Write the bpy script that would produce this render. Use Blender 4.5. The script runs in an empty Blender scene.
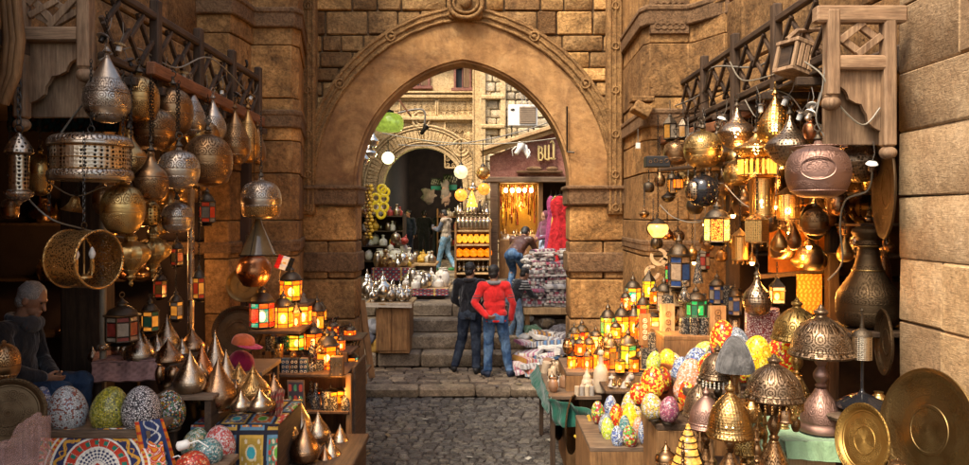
EXPO = 1.4
import bpy, math, random
from mathutils import Vector, Matrix, Euler, noise
random.seed(7)
PI = math.pi
R = math.radians
F, CX, HY, CZ = 760.0, 484.5, 215.0, 2.5
scene = bpy.context.scene
COL = scene.collection
def W(px, py, D):
 return Vector(((px - CX) * D / F, D, CZ + (HY - py) * D / F))
def XW(px, D): return (px - CX) * D / F
def ZW(py, D): return CZ + (HY - py) * D / F
# meshes
class MB:
 def __init__(s):
  s.v = []; s.f = []; s.t = []; s.m = []; s.tone = .5; s.mi = 0
 def add(s, vs, fs, tone=None):
  o = len(s.v); t = s.tone if tone is None else tone
  s.v += [tuple(q) for q in vs]; s.t += [t] * len(vs)
  s.f += [tuple(i + o for i in q) for q in fs]; s.m += [s.mi] * len(fs)
 def box(s, c, d, rot=None, ch=0.0, tone=None, jit=0.0):
  """box centre c, size d, chamfer ch"""
  hx, hy, hz = d[0] / 2, d[1] / 2, d[2] / 2
  M = rot.to_matrix() if isinstance(rot, Euler) else (rot or Matrix.Identity(3))
  c = Vector(c)
  ch = min(ch, hx * .45, hy * .45, hz * .45)
  if ch <= 0:
   P = [Vector((x * hx, y * hy, z * hz)) for x in (-1, 1) for y in (-1, 1) for z in (-1, 1)]
   fs = [(0, 1, 3, 2), (4, 6, 7, 5), (0, 4, 5, 1), (2, 3, 7, 6), (0, 2, 6, 4), (1, 5, 7, 3)]
  else:
   P = []; idx = {}
   for x in (-1, 1):
    for y in (-1, 1):
     for z in (-1, 1):
      for a in range(3):
       q = [hx, hy, hz]
       for b in range(3):
        if b != a: q[b] -= ch
       idx[(x, y, z, a)] = len(P)
       P.append(Vector((x * q[0], y * q[1], z * q[2])))
   I = idx; fs = []
   for sg in (-1, 1):
    fs.append((I[sg, -1, -1, 0], I[sg, 1, -1, 0], I[sg, 1, 1, 0], I[sg, -1, 1, 0]) if sg > 0 else (I[sg, -1, -1, 0], I[sg, -1, 1, 0], I[sg, 1, 1, 0], I[sg, 1, -1, 0]))
    fs.append((I[-1, sg, -1, 1], I[-1, sg, 1, 1], I[1, sg, 1, 1], I[1, sg, -1, 1]) if sg > 0 else (I[-1, sg, -1, 1], I[1, sg, -1, 1], I[1, sg, 1, 1], I[-1, sg, 1, 1]))
    fs.append((I[-1, -1, sg, 2], I[1, -1, sg, 2], I[1, 1, sg, 2], I[-1, 1, sg, 2]) if sg > 0 else (I[-1, -1, sg, 2], I[-1, 1, sg, 2], I[1, 1, sg, 2], I[1, -1, sg, 2]))
   for a in (-1, 1):
    for b in (-1, 1):
     fs.append((I[a, b, -1, 0], I[a, b, 1, 0], I[a, b, 1, 1], I[a, b, -1, 1]))
     fs.append((I[a, -1, b, 0], I[a, 1, b, 0], I[a, 1, b, 2], I[a, -1, b, 2]))
     fs.append((I[-1, a, b, 1], I[1, a, b, 1], I[1, a, b, 2], I[-1, a, b, 2]))
   for k in [(x, y, z) for x in (-1, 1) for y in (-1, 1) for z in (-1, 1)]:
    fs.append((I[k + (0,)], I[k + (1,)], I[k + (2,)]))
  if jit:
   P = [p + Vector((random.uniform(-jit, jit), random.uniform(-jit, jit), random.uniform(-jit, jit))) for p in P]
  s.add([c + M @ p for p in P], fs, tone)
 def lathe(s, prof, c=(0, 0, 0), n=24, M=None, tone=None, rib=None):
  """prof: [(r,z)] bottom to top"""
  c = Vector(c); vs = []; fs = []
  for (r, z) in prof:
   for k in range(n):
    a = 2 * PI * k / n
    rr = r * (1 + (rib[1] * math.cos(a * rib[0]) if rib else 0))
    p = Vector((rr * math.cos(a), rr * math.sin(a), z))
    vs.append(c + (M @ p if M else p))
  m = len(prof)
  for i in range(m - 1):
   for k in range(n):
    k2 = (k + 1) % n
    fs.append((i * n + k, i * n + k2, (i + 1) * n + k2, (i + 1) * n + k))
  if prof[0][0] > 1e-5: fs.append(tuple(range(n - 1, -1, -1)))
  if prof[-1][0] > 1e-5: fs.append(tuple((m - 1) * n + k for k in range(n)))
  s.add(vs, fs, tone)
 def tube(s, pts, r, n=8, caps=True, tone=None, closed=False):
  pts = [Vector(p) for p in pts]; m = len(pts)
  rs = r if isinstance(r, (list, tuple)) else [r] * m
  vs = []; fs = []; up = None
  for i, p in enumerate(pts):
   if closed: d = pts[(i + 1) % m] - pts[i - 1]
   else: d = pts[min(i + 1, m - 1)] - pts[max(i - 1, 0)]
   if d.length < 1e-9: d = Vector((0, 0, 1))
   d.normalize()
   if up is None:
    up = Vector((0, 0, 1)) if abs(d.z) < .9 else Vector((1, 0, 0))
   a = d.cross(up)
   if a.length < 1e-6: a = d.cross(Vector((0, 1, 0)))
   a.normalize(); b = a.cross(d).normalized(); up = b
   for k in range(n):
    t = 2 * PI * k / n
    vs.append(p + a * (rs[i] * math.cos(t)) + b * (rs[i] * math.sin(t)))
  for i in range(m if closed else m - 1):
   j = (i + 1) % m
   for k in range(n):
    k2 = (k + 1) % n
    fs.append((i * n + k, i * n + k2, j * n + k2, j * n + k))
  if caps and not closed:
   fs.append(tuple(range(n - 1, -1, -1))); fs.append(tuple((m - 1) * n + k for k in range(n)))
  s.add(vs, fs, tone)
 def ring(s, c, rad, r, M=None, n=24, k=6, tone=None):
  M = M or Matrix.Identity(3)
  s.tube([Vector(c) + M @ Vector((rad * math.cos(2 * PI * i / n), rad * math.sin(2 * PI * i / n), 0)) for i in range(n)], r, k, closed=True, tone=tone)
 def ell(s, c, rad, M=None, n=16, m=10, tone=None):
  if not isinstance(rad, (tuple, list)): rad = (rad,) * 3
  vs = []; fs = []; c = Vector(c)
  for i in range(1, m):
   th = PI * i / m
   for k in range(n):
    a = 2 * PI * k / n
    p = Vector((rad[0] * math.sin(th) * math.cos(a), rad[1] * math.sin(th) * math.sin(a), -rad[2] * math.cos(th)))
    vs.append(c + (M @ p if M else p))
  b = len(vs)
  for z in (-1, 1):
   p = Vector((0, 0, z * rad[2])); vs.append(c + (M @ p if M else p))
  for i in range(m - 2):
   for k in range(n):
    k2 = (k + 1) % n
    fs.append((i * n + k, i * n + k2, (i + 1) * n + k2, (i + 1) * n + k))
  for k in range(n):
   k2 = (k + 1) % n
   fs.append((b, k2, k)); fs.append((b + 1, (m - 2) * n + k, (m - 2) * n + k2))
  s.add(vs, fs, tone)
 def prism(s, poly, o, u, v, n, th, tone=None):
  """poly 2D pts in frame (o,u,v); extruded th along n"""
  o = Vector(o); u = Vector(u); v = Vector(v); n = Vector(n)
  A = [o + u * x + v * y for x, y in poly]; B = [p + n * th for p in A]; k = len(poly)
  fs = [tuple(range(k)), tuple(range(2 * k - 1, k - 1, -1))]
  for i in range(k):
   j = (i + 1) % k; fs.append((i, i + k, j + k, j))
  s.add(A + B, fs, tone)
 def strip(s, inner, outer, th, o=(0, 0, 0), tone=None):
  """band between two polylines in the XZ plane, thickness th toward +Y"""
  o = Vector(o); n = len(inner)
  vs = []
  for y in (0, th):
   vs += [o + Vector((a[0], y, a[1])) for a in inner] + [o + Vector((a[0], y, a[1])) for a in outer]
  fs = []
  for i in range(n - 1):
   fs += [(i, i + 1, n + i + 1, n + i), (2 * n + i + 1, 2 * n + i, 3 * n + i, 3 * n + i + 1),
                   (i + 1, i, 2 * n + i, 2 * n + i + 1), (n + i, n + i + 1, 3 * n + i + 1, 3 * n + i)]
  fs += [(0, n, 3 * n, 2 * n), (n - 1, 3 * n - 1, 4 * n - 1, 2 * n - 1)]
  s.add(vs, fs, tone)
 def build(s, name, mat, parent=None, smooth=35, loc=None, recalc=True):
  me = bpy.data.meshes.new(name)
  me.from_pydata(s.v, [], s.f)
  if recalc:
   import bmesh
   bm = bmesh.new(); bm.from_mesh(me); bmesh.ops.recalc_face_normals(bm, faces=bm.faces); bm.to_mesh(me); bm.free()
  a = me.attributes.new('tone', 'FLOAT', 'POINT'); a.data.foreach_set('value', s.t)
  mats = mat if isinstance(mat, (list, tuple)) else [mat]
  for q in mats: me.materials.append(q)
  if len(mats) > 1: me.polygons.foreach_set('material_index', s.m)
  if smooth:
   me.shade_smooth(); me.set_sharp_from_angle(angle=R(smooth))
  me.update()
  o = bpy.data.objects.new(name, me); COL.objects.link(o)
  if parent: o.parent = parent
  if loc is not None: o.location = loc
  return o
def tag(o, label=None, cat=None, group=None, kind=None):
 if label: o['label'] = label
 if cat: o['category'] = cat
 if group: o['group'] = group
 if kind: o['kind'] = kind
 return o
def thing(name, loc, label, cat, group=None, rz=0, rot=None):
 e = bpy.data.objects.new(name, None); COL.objects.link(e); e.empty_display_size = .1
 e.location = loc; e.rotation_euler = rot if rot else (0, 0, rz)
 return tag(e, label, cat, group)
def smoothprof(p, k=4):
 out = []
 n = len(p)
 for i in range(n - 1):
  p0 = p[max(i - 1, 0)]; p1 = p[i]; p2 = p[i + 1]; p3 = p[min(i + 2, n - 1)]
  for j in range(k):
   t = j / k
   q = []
   for a in (0, 1):
    q.append(.5 * (2 * p1[a] + (p2[a] - p0[a]) * t + (2 * p0[a] - 5 * p1[a] + 4 * p2[a] - p3[a]) * t * t + (3 * p1[a] - p0[a] - 3 * p2[a] + p3[a]) * t ** 3))
   out.append((max(q[0], 0), q[1]))
 out.append(p[-1])
 return out
# materials
class NT:
 def __init__(s, name):
  s.mat = bpy.data.materials.new(name); s.mat.use_nodes = True
  s.t = s.mat.node_tree; s.b = s.t.nodes['Principled BSDF']; s.out = s.t.nodes['Material Output']
 def n(s, typ, ins=None, **kw):
  nd = s.t.nodes.new(typ)
  for k, v in kw.items(): setattr(nd, k, v)
  for k, v in (ins or {}).items():
   if isinstance(v, bpy.types.NodeSocket): s.t.links.new(v, nd.inputs[k])
   else: nd.inputs[k].default_value = v
  return nd
 def co(s, scale=(1, 1, 1), src='Object', rot=(0, 0, 0)):
  c = s.n('ShaderNodeTexCoord')
  m = s.n('ShaderNodeMapping', {'Vector': c.outputs[src], 'Scale': scale, 'Rotation': rot})
  return m.outputs[0]
 def noise(s, vec, scale, detail=4, rough=.55, dist=0):
  return s.n('ShaderNodeTexNoise', {'Vector': vec, 'Scale': scale, 'Detail': detail, 'Roughness': rough, 'Distortion': dist}).outputs['Fac']
 def ramp(s, fac, stops, interp='LINEAR'):
  r = s.n('ShaderNodeValToRGB', {'Fac': fac}); r.color_ramp.interpolation = interp
  el = r.color_ramp.elements
  while len(el) > 1: el.remove(el[-1])
  el[0].position = stops[0][0]; el[0].color = c4(stops[0][1])
  for p, c in stops[1:]:
   e = el.new(p); e.color = c4(c)
  return r.outputs[0]
 def mix(s, f, a, b, typ='MIX'):
  m = s.n('ShaderNodeMix', data_type='RGBA', blend_type=typ)
  for k, v in ((0, f), (6, a), (7, b)):
   if isinstance(v, bpy.types.NodeSocket): s.t.links.new(v, m.inputs[k])
   else: m.inputs[k].default_value = c4(v) if k else v
  return m.outputs[2]
 def math(s, op, a, b=0, c=0):
  m = s.n('ShaderNodeMath', operation=op)
  for k, v in ((0, a), (1, b), (2, c)):
   if isinstance(v, bpy.types.NodeSocket): s.t.links.new(v, m.inputs[k])
   else: m.inputs[k].default_value = v
  return m.outputs[0]
 def bump(s, h, strength=.3, dist=.01, normal=None):
  i = {'Height': h, 'Strength': strength, 'Distance': dist}
  if normal is not None: i['Normal'] = normal
  return s.n('ShaderNodeBump', i).outputs[0]
 def attr(s, name='tone'):
  return s.n('ShaderNodeAttribute', attribute_name=name)
 def set(s, **kw):
  names = dict(color='Base Color', rough='Roughness', metal='Metallic', normal='Normal', spec='Specular IOR Level', emit='Emission Color', estr='Emission Strength', alpha='Alpha', sheen='Sheen Weight', coat='Coat Weight', trans='Transmission Weight')
  for k, v in kw.items():
   sock = s.b.inputs[names[k]]
   if isinstance(v, bpy.types.NodeSocket): s.t.links.new(v, sock)
   else: sock.default_value = c4(v) if k in ('color', 'emit') else v
  return s.mat
def c4(c):
 if not isinstance(c, (tuple, list)): return (c, c, c, 1)
 return tuple(c[:3]) + (1,)
def sc(c, k): return tuple(x * k for x in c[:3])
MC = {}
def stone(name, ca, cb, cc, scale=1.0, bump=.5, dark=(.08, .045, .02), rough=.88, stain=.55, fine=28, speck=.55, tool=0):
 m = NT(name); v = m.co((scale,) * 3)
 big = m.noise(v, 1.1, 6, .62, .6); mid = m.noise(v, 5.5, 8, .7, .3); fn = m.noise(v, fine, 6, .75)
 col = m.ramp(mid, [(.3, ca), (.5, cb), (.7, cc)])
 t = m.attr().outputs['Fac']
 col = m.mix(m.math('MULTIPLY', m.ramp(big, [(.42, 0), (.6, 1)]), .35), col, sc(cc, 1.12))
 tint = m.ramp(t, [(0, (.42, .36, .32)), (.5, (.95, .93, .9)), (1, (1.45, 1.36, 1.15))])
 col = m.mix(1, col, tint, 'MULTIPLY')
 st = m.ramp(m.noise(v, 1.7, 9, .72, 1.2), [(.46, 0), (.66, 1)])
 col = m.mix(m.math('MULTIPLY', st, stain), col, dark)
 v2 = m.co((2.2 * scale, 2.2 * scale, .35 * scale))
 sk = m.ramp(m.noise(v2, 2.6, 6, .6), [(.5, 0), (.72, 1)])
 col = m.mix(m.math('MULTIPLY', sk, stain * .55), col, sc(dark, 1.3))
 pits = m.n('ShaderNodeTexVoronoi', {'Vector': v, 'Scale': 21.0, 'Randomness': 1.0}).outputs['Distance']
 pit = m.ramp(pits, [(.05, 0), (.3, 1)])
 sp = m.ramp(fn, [(.36, speck), (.60, 1 + (1 - speck) * .5)])
 col = m.mix(1, col, sp, 'MULTIPLY')
 if tool:
  tl = m.noise(m.co((9, 9, 95)), 1.6, 4, .6, .3); col = m.mix(1, col, m.ramp(tl, [(.35, .8), (.6, 1.08)]), 'MULTIPLY'); fn = m.math('ADD', fn, tl)
 h = m.math('ADD', m.math('MULTIPLY', m.math('ADD', mid, big), 1.7), m.math('ADD', m.math('MULTIPLY', fn, .5), m.math('MULTIPLY', pit, .22)))
 return m.set(color=col, rough=rough, normal=m.bump(h, bump, .03), spec=.25)
def wood(name, ca, cb, axis=2, scale=1.0, rough=.72, bump=.35):
 m = NT(name); s = [14, 14, 14]; s[axis] = 1.1
 v = m.co(tuple(x * scale for x in s))
 g = m.noise(v, 1.6, 7, .65, .8); f = m.noise(v, 6, 5, .7)
 col = m.ramp(g, [(.3, ca), (.62, cb)])
 col = m.mix(1, col, m.ramp(f, [(.3, .62), (.6, 1.1)]), 'MULTIPLY')
 col = m.mix(1, col, m.ramp(m.attr().outputs['Fac'], [(0, .5), (.5, 1), (1, 1.45)]), 'MULTIPLY')
 wv = m.ramp(m.noise(m.co(), 3.3, 6, .6), [(.4, .7), (.65, 1.05)])
 col = m.mix(1, col, wv, 'MULTIPLY')
 return m.set(color=col, rough=rough, normal=m.bump(m.math('ADD', g, m.math('MULTIPLY', f, .5)), bump, .01), spec=.3)
def metal(name, color, dark, rough=.28, scale=26, eng=.5, tarnish=.5, bump=.35, pattern='voronoi', zone=(.36, .45)):
 m = NT(name); v = m.co()
 if pattern == 'bands':
  w1 = m.n('ShaderNodeTexWave', {'Vector': v, 'Scale': scale * .35, 'Distortion': 4.0, 'Detail': 2.0, 'Detail Scale': 2.0}, bands_direction='Z').outputs['Fac']
 else:
  w1 = m.n('ShaderNodeTexVoronoi', {'Vector': v, 'Scale': scale, 'Randomness': .75}, feature='SMOOTH_F1').outputs['Distance']
 w2 = m.n('ShaderNodeTexMagic', {'Vector': v, 'Scale': scale * .55, 'Distortion': 2.6}, turbulence_depth=3).outputs['Fac']
 sx = m.n('ShaderNodeSeparateXYZ', {'Vector': v}); x_, y_, z_ = sx.outputs
 th = m.math('MULTIPLY', m.math('ARCTAN2', y_, x_), 14 / (2 * PI))
 rr_ = m.math('SQRT', m.math('ADD', m.math('MULTIPLY', x_, x_), m.math('MULTIPLY', y_, y_)))
 hh = m.math('MULTIPLY', m.math('ADD', z_, rr_), 19.0)
 cv = m.n('ShaderNodeCombineXYZ', {0: th, 1: hh})
 vd = m.n('ShaderNodeTexVoronoi', {'Vector': cv.outputs[0], 'Scale': 1.0, 'Randomness': 0.0}, voronoi_dimensions='2D').outputs['Distance']
 rg_ = m.math('MULTIPLY_ADD', m.math('SINE', m.math('MULTIPLY', vd, 27.0)), .5, .5)
 fin = m.n('ShaderNodeTexVoronoi', {'Vector': cv.outputs[0], 'Scale': 5.0, 'Randomness': .6}, voronoi_dimensions='2D', feature='DISTANCE_TO_EDGE').outputs['Distance']
 orn = m.math('ADD', m.math('MULTIPLY', rg_, .62), m.math('MULTIPLY', m.ramp(fin, [(.05, 0), (.2, 1)]), .38))
 groove = m.ramp(m.math('ADD', m.math('MULTIPLY', m.math('ADD', w1, w2), .12), m.math('MULTIPLY', orn, .76)), [(.3, 0), (.5, 1)])
 big = m.ramp(m.noise(v, 7, 6, .65, .5), [(.38, 0), (.68, 1)])
 zone = m.math('MULTIPLY', m.ramp(m.noise(v, 4.0, 2, .5), [(zone[0], 0), (zone[1], 1)]), m.ramp(m.math('MULTIPLY_ADD', m.math('SINE', m.math('MULTIPLY', hh, 1.55)), .5, .5), [(.16, 0), (.24, 1)])) if zone[0] > .2 else m.math('MULTIPLY', 1.0, 1.0)
 gm = m.math('MULTIPLY', m.math('SUBTRACT', 1.0, groove), m.math('MULTIPLY', zone, eng))
 col = m.mix(gm, color, dark)
 col = m.mix(m.math('MULTIPLY', big, tarnish), col, m.mix(.5, color, dark))
 rg = m.math('ADD', rough, m.math('MULTIPLY', big, .2))
 h = m.math('ADD', m.math('MULTIPLY', groove, m.math('MULTIPLY', zone, 1.0)), m.math('MULTIPLY', m.noise(v, 18, 3), .5))
 return m.set(color=col, rough=rg, metal=1.0, normal=m.bump(h, bump, .004))
def perforated(name, color, dark, scale=26, hole=.28, rough=.35, lit=0, litcol=(1, .42, .06), rnd=.25):
 """sheet metal with real see-through holes"""
 m = NT(name); v = m.co()
 vo = m.n('ShaderNodeTexVoronoi', {'Vector': v, 'Scale': scale, 'Randomness': rnd}).outputs['Distance']
 mg = m.n('ShaderNodeTexMagic', {'Vector': v, 'Scale': scale * .3, 'Distortion': 1.8}, turbulence_depth=3).outputs['Fac']
 dd = m.math('ADD', vo, m.math('MULTIPLY', mg, .12))
 hole_m = m.ramp(dd, [(hole, 1), (hole + .05, 0)])
 rim = m.ramp(dd, [(hole, 1), (hole + .2, 0)])
 col = m.mix(m.math('MULTIPLY', rim, .6), color, dark)
 m.set(color=col, rough=rough, metal=1.0, normal=m.bump(dd, .5, .006))
 tr = m.n('ShaderNodeBsdfTransparent')
 mx = m.n('ShaderNodeMixShader', {0: hole_m, 1: m.b.outputs[0], 2: tr.outputs[0]})
 m.t.links.new(mx.outputs[0], m.out.inputs[0])
 return m.mat
def mosaic(name, cols, scale=60, grout=(.05, .045, .04), rough=.16, rnd=1.0, edge=.07, estr=0):
 m = NT(name); v = m.co()
 vo = m.n('ShaderNodeTexVoronoi', {'Vector': v, 'Scale': scale, 'Randomness': rnd})
 ve = m.n('ShaderNodeTexVoronoi', {'Vector': v, 'Scale': scale, 'Randomness': rnd}, feature='DISTANCE_TO_EDGE').outputs['Distance']
 rr = m.n('ShaderNodeSeparateColor', {'Color': vo.outputs['Color']}).outputs[0]
 k = len(cols)
 c = m.ramp(rr, [(i / k, q) for i, q in enumerate(cols)], 'CONSTANT')
 g = m.ramp(ve, [(edge * .6, 1), (edge, 0)])
 col = m.mix(g, c, grout)
 h = m.math('MULTIPLY', m.math('SUBTRACT', 1.0, g), m.math('ADD', .7, m.math('MULTIPLY', rr, .4)))
 kw = {}
 if estr: kw = dict(emit=col, estr=estr)
 return m.set(color=col, rough=m.math('ADD', rough, m.math('MULTIPLY', g, .5)), normal=m.bump(h, 1.0, .007), spec=.6, **kw)
def fabric(name, col, var=.25, scale=6, rough=.95, fold=.5, sheen=.2, fold_scale=9):
 m = NT(name); v = m.co()
 n = m.noise(v, scale, 5, .6); wv = m.noise(v, 220, 2)
 fo = m.noise(m.co((1, 1, .45)), fold_scale, 3, .5, .8)
 c = m.mix(1, col, m.ramp(n, [(.3, 1 - var), (.7, 1 + var)]), 'MULTIPLY')
 h = m.math('ADD', m.math('MULTIPLY', fo, 4.0), m.math('MULTIPLY', wv, .12))
 return m.set(color=c, rough=rough, normal=m.bump(h, fold, .02), sheen=sheen, spec=.15)
def plain(name, col, rough=.5, metal=0, var=.15, scale=20, bump=.1, spec=.5):
 if name in MC: return MC[name]
 m = NT(name); v = m.co()
 n = m.noise(v, scale, 5, .6)
 c = m.mix(1, col, m.ramp(n, [(.3, 1 - var), (.7, 1 + var)]), 'MULTIPLY')
 MC[name] = m.set(color=c, rough=rough, metal=metal, normal=m.bump(n, bump, .01), spec=spec)
 return MC[name]
def lit(name, col, strength=4, var=.5, scale=14):
 """glass lit from inside"""
 if name in MC: return MC[name]
 m = NT(name); v = m.co()
 n = m.noise(v, scale, 3, .5)
 c = m.mix(1, col, m.ramp(n, [(.3, 1 - var), (.7, 1 + var)]), 'MULTIPLY')
 m.set(color=sc(col, .5), rough=.15, emit=c, estr=strength)
 MC[name] = m.mat
 return MC[name]
def vcolmat(name, rough=.9, bump=.25, bscale=160):
 m = NT(name)
 a = m.n('ShaderNodeAttribute', attribute_name='pat')
 v = m.co()
 n = m.noise(v, 25, 4, .6)
 c = m.mix(1, a.outputs['Color'], m.ramp(n, [(.3, .78), (.7, 1.1)]), 'MULTIPLY')
 return m.set(color=c, rough=rough, normal=m.bump(m.math('ADD', m.noise(v, bscale, 2), m.math('MULTIPLY', n, 1.5)), bump, .006), spec=.2)
# palette
M = {}
M['wallstone'] = stone('weathered_limestone', (.20, .11, .042), (.38, .22, .09), (.52, .33, .145), 1.0, .9, stain=.62)
M['pierstone'] = stone('dark_sandstone', (.16, .08, .03), (.31, .165, .063), (.45, .26, .105), .8, .8, stain=.75)
M['plaster'] = stone('orange_plaster', (.27, .135, .048), (.42, .225, .085), (.52, .32, .145), .55, .45, dark=(.15, .07, .03), stain=.9, fine=16, speck=.82)
M['mould'] = stone('carved_stone_trim', (.19, .1, .04), (.3, .165, .065), (.42, .25, .10), 1.5, .7, stain=.5)
M['band'] = stone('dark_band_stone', (.13, .075, .038), (.2, .115, .06), (.29, .175, .09), 1.2, .6, stain=.5)
M['farstone'] = stone('pale_limestone', (.40, .27, .13), (.53, .38, .195), (.62, .46, .26), .7, .5, dark=(.3, .2, .1), stain=.3)
M['farrough'] = stone('pale_grey_rubble', (.36, .28, .18), (.50, .41, .27), (.62, .52, .37), 1.0, .8, dark=(.22, .16, .1), stain=.4)
M['nearstone'] = stone('tooled_ashlar', (.33, .205, .105), (.46, .305, .165), (.55, .39, .23), .9, .5, dark=(.22, .12, .06), stain=.38, fine=34, speck=.75, tool=1)
M['cobble'] = stone('basalt_setts', (.052, .047, .043), (.105, .096, .087), (.2, .185, .165), 3.0, .5, dark=(.02, .018, .016), rough=.36, stain=.3)
M['paving'] = stone('worn_paving', (.11, .08, .058), (.19, .145, .105), (.29, .23, .17), 1.2, .5, dark=(.06, .042, .03), rough=.6, stain=.5)
M['stepstone'] = stone('worn_step_stone', (.11, .083, .06), (.2, .155, .11), (.34, .275, .2), 1.2, .5, dark=(.06, .042, .03), rough=.65, stain=.5)
M['soil'] = plain('packed_dirt', (.06, .045, .035), .9)
M['mortar'] = stone('old_mortar', (.14, .09, .05), (.2, .13, .07), (.26, .17, .09), 2, .6)
M['maroon'] = stone('maroon_marble', (.16, .06, .045), (.26, .1, .075), (.38, .2, .15), 3, .3, dark=(.12, .05, .04), stain=.4)
M['wood_grey'] = wood('weathered_grey_wood', (.16, .085, .045), (.36, .225, .125), 2)
M['wood_grey_x'] = wood('weathered_grey_wood_across', (.16, .085, .045), (.36, .225, .125), 0)
M['wood_dark'] = wood('dark_wood', (.035, .02, .012), (.10, .058, .032), 1)
M['wood_darkz'] = wood('dark_post_wood', (.035, .02, .012), (.10, .058, .032), 2)
M['wood_red'] = wood('reddish_timber', (.13, .045, .018), (.26, .1, .04), 1)
M['wood_brown'] = wood('brown_cabinet_wood', (.15, .07, .025), (.3, .155, .06), 2)
M['wood_tan'] = wood('tan_wood', (.34, .2, .09), (.52, .34, .17), 2)
M['wood_shelf'] = wood('worn_shelf_wood', (.085, .053, .032), (.2, .13, .08), 0)
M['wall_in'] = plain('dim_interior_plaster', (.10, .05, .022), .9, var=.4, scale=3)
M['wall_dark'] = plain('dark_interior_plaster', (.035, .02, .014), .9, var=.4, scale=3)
M['black'] = plain('soot_black', (.012, .011, .010), .6)
M['iron'] = plain('blackened_iron', (.04, .035, .03), .45, 1, .3)
M['darkmetal'] = metal('dark_bronze_frame', (.11, .085, .06), (.02, .015, .01), .4, 60, .5, .4, .3)
M['silver'] = metal('aged_silver', (.46, .37, .28), (.09, .06, .04), .24, 30, 1, .6, .9, zone=(.26, .36))
M['gold'] = metal('engraved_brass', (.52, .30, .11), (.09, .045, .015), .25, 30, 1, .6, .9, zone=(.26, .36))
M['bronze'] = metal('brown_bronze', (.30, .17, .08), (.05, .025, .01), .27, 28, 1, .55, .9, zone=(.26, .36))
M['dgold'] = metal('dark_gold', (.5, .32, .12), (.07, .035, .01), .26, 40, .85, .4, .7)
M['mauve'] = metal('mauve_copper', (.33, .2, .155), (.12, .06, .045), .46, 24, .6, .5, .6)
M['spun'] = metal('polished_nickel', (.46, .35, .24), (.12, .07, .035), .2, 30, .25, .4, .18)
M['spun2'] = metal('polished_bronze', (.34, .2, .11), (.08, .04, .02), .2, 30, .25, .4, .18)
M['copper'] = metal('red_copper', (.42, .18, .08), (.16, .05, .02), .22, 30, .2, .45, .2)
M['dome'] = metal('engraved_dark_pewter', (.27, .18, .11), (.035, .02, .01), .34, 26, 1, .5, 1.0, zone=(.1, .2))
M['domegold'] = metal('engraved_dark_gold', (.38, .24, .08), (.05, .025, .01), .3, 26, 1, .4, 1.0, zone=(.1, .2))
M['blackglaze'] = plain('black_glaze', (.012, .012, .014), .08, 0, .2)
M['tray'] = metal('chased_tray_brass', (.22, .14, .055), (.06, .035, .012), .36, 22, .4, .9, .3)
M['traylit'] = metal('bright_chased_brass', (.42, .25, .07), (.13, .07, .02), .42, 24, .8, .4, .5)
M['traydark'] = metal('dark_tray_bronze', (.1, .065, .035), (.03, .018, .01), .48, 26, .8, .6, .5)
M['perf_silver'] = perforated('pierced_silver', (.5, .4, .29), (.08, .05, .03), 40, .36)
M['perf_gold'] = perforated('pierced_brass', (.5, .3, .1), (.1, .05, .015), 44, .34)
M['perf_fine'] = perforated('finely_pierced_brass', (.55, .35, .14), (.12, .06, .02), 74, .40, rnd=.8)
M['perf_lamp'] = perforated('pierced_gold_dome', (.34, .2, .075), (.07, .04, .015), 60, .27)
M['perf_white'] = perforated('pierced_bone', (.6, .5, .36), (.1, .07, .04), 90, .36)
M['perf_pewter'] = perforated('pierced_pewter', (.36, .26, .17), (.05, .03, .015), 48, .33)
M['fil_gold'] = perforated('gold_filigree', (.85, .52, .18), (.4, .18, .04), 80, .38)
M['bulb_off'] = plain('white_bulb_glass', (.8, .74, .64), .15, 0, .05)
M['rope'] = plain('hemp_cord', (.16, .11, .07), .9)
M['cable'] = plain('grey_cable', (.16, .14, .11), .6)
M['cablewhite'] = plain('white_cable', (.2, .17, .12), .5)
M['white'] = plain('white_paint', (.72, .69, .62), .5)
M['skin'] = plain('tanned_skin', (.33, .17, .1), .5, 0, .12)
M['skin2'] = plain('brown_skin', (.26, .13, .075), .5, 0, .12)
M['hair'] = plain('black_hair', (.012, .009, .007), .5, 0, .4, 120, .6)
M['hairgrey'] = plain('grey_hair', (.26, .24, .22), .7, 0, .5, 120, .8)
M['eye'] = plain('dark_eye', (.02, .015, .01), .2)
M['pat'] = vcolmat('patterned_cloth')
M['patstone'] = vcolmat('painted_panel', .5, .1)
AMB = (1, .40, .05); ORA = (1, .22, .02); YEL = (1, .62, .12); WARM = (1, .55, .16)
L = {}
for k, c, s_ in (('amber', (1, .36, .035), 5.5), ('orange', (1, .17, .012), 4.5), ('yellow', (1, .62, .06), 7), ('warm', (1, .66, .25), 9),
                 ('green', (.02, .55, .16), 2.2), ('teal', (.01, .42, .28), 1.8), ('red', (.9, .03, .01), 2.6), ('blue', (.02, .2, .45), 1.6),
                 ('lime', (.42, .8, .03), 4.5), ('dimamber', (1, .36, .05), .45), ('dimred', (.7, .06, .02), .2), ('bulb', (1, .62, .22), 60), ('amberbowl', (1, .5, .09), 3.2), ('amber2', (1, .36, .04), 2.6)):
 L[k] = lit('lit_%s_glass' % k, c, s_ * .42)
def unlit(name, c): return plain(name, c, .12, 0, .3, 30)
L['ublue'] = unlit('unlit_blue_glass', (.02, .05, .16)); L['ured'] = unlit('unlit_red_glass', (.2, .03, .02))
L['ugreen'] = unlit('unlit_green_glass', (.02, .13, .07)); L['uamber'] = unlit('unlit_amber_glass', (.3, .14, .03))
L['uclear'] = unlit('unlit_frosted_glass', (.26, .2, .14)); L['ucream'] = unlit('parchment_panel', (.5, .33, .16))
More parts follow.
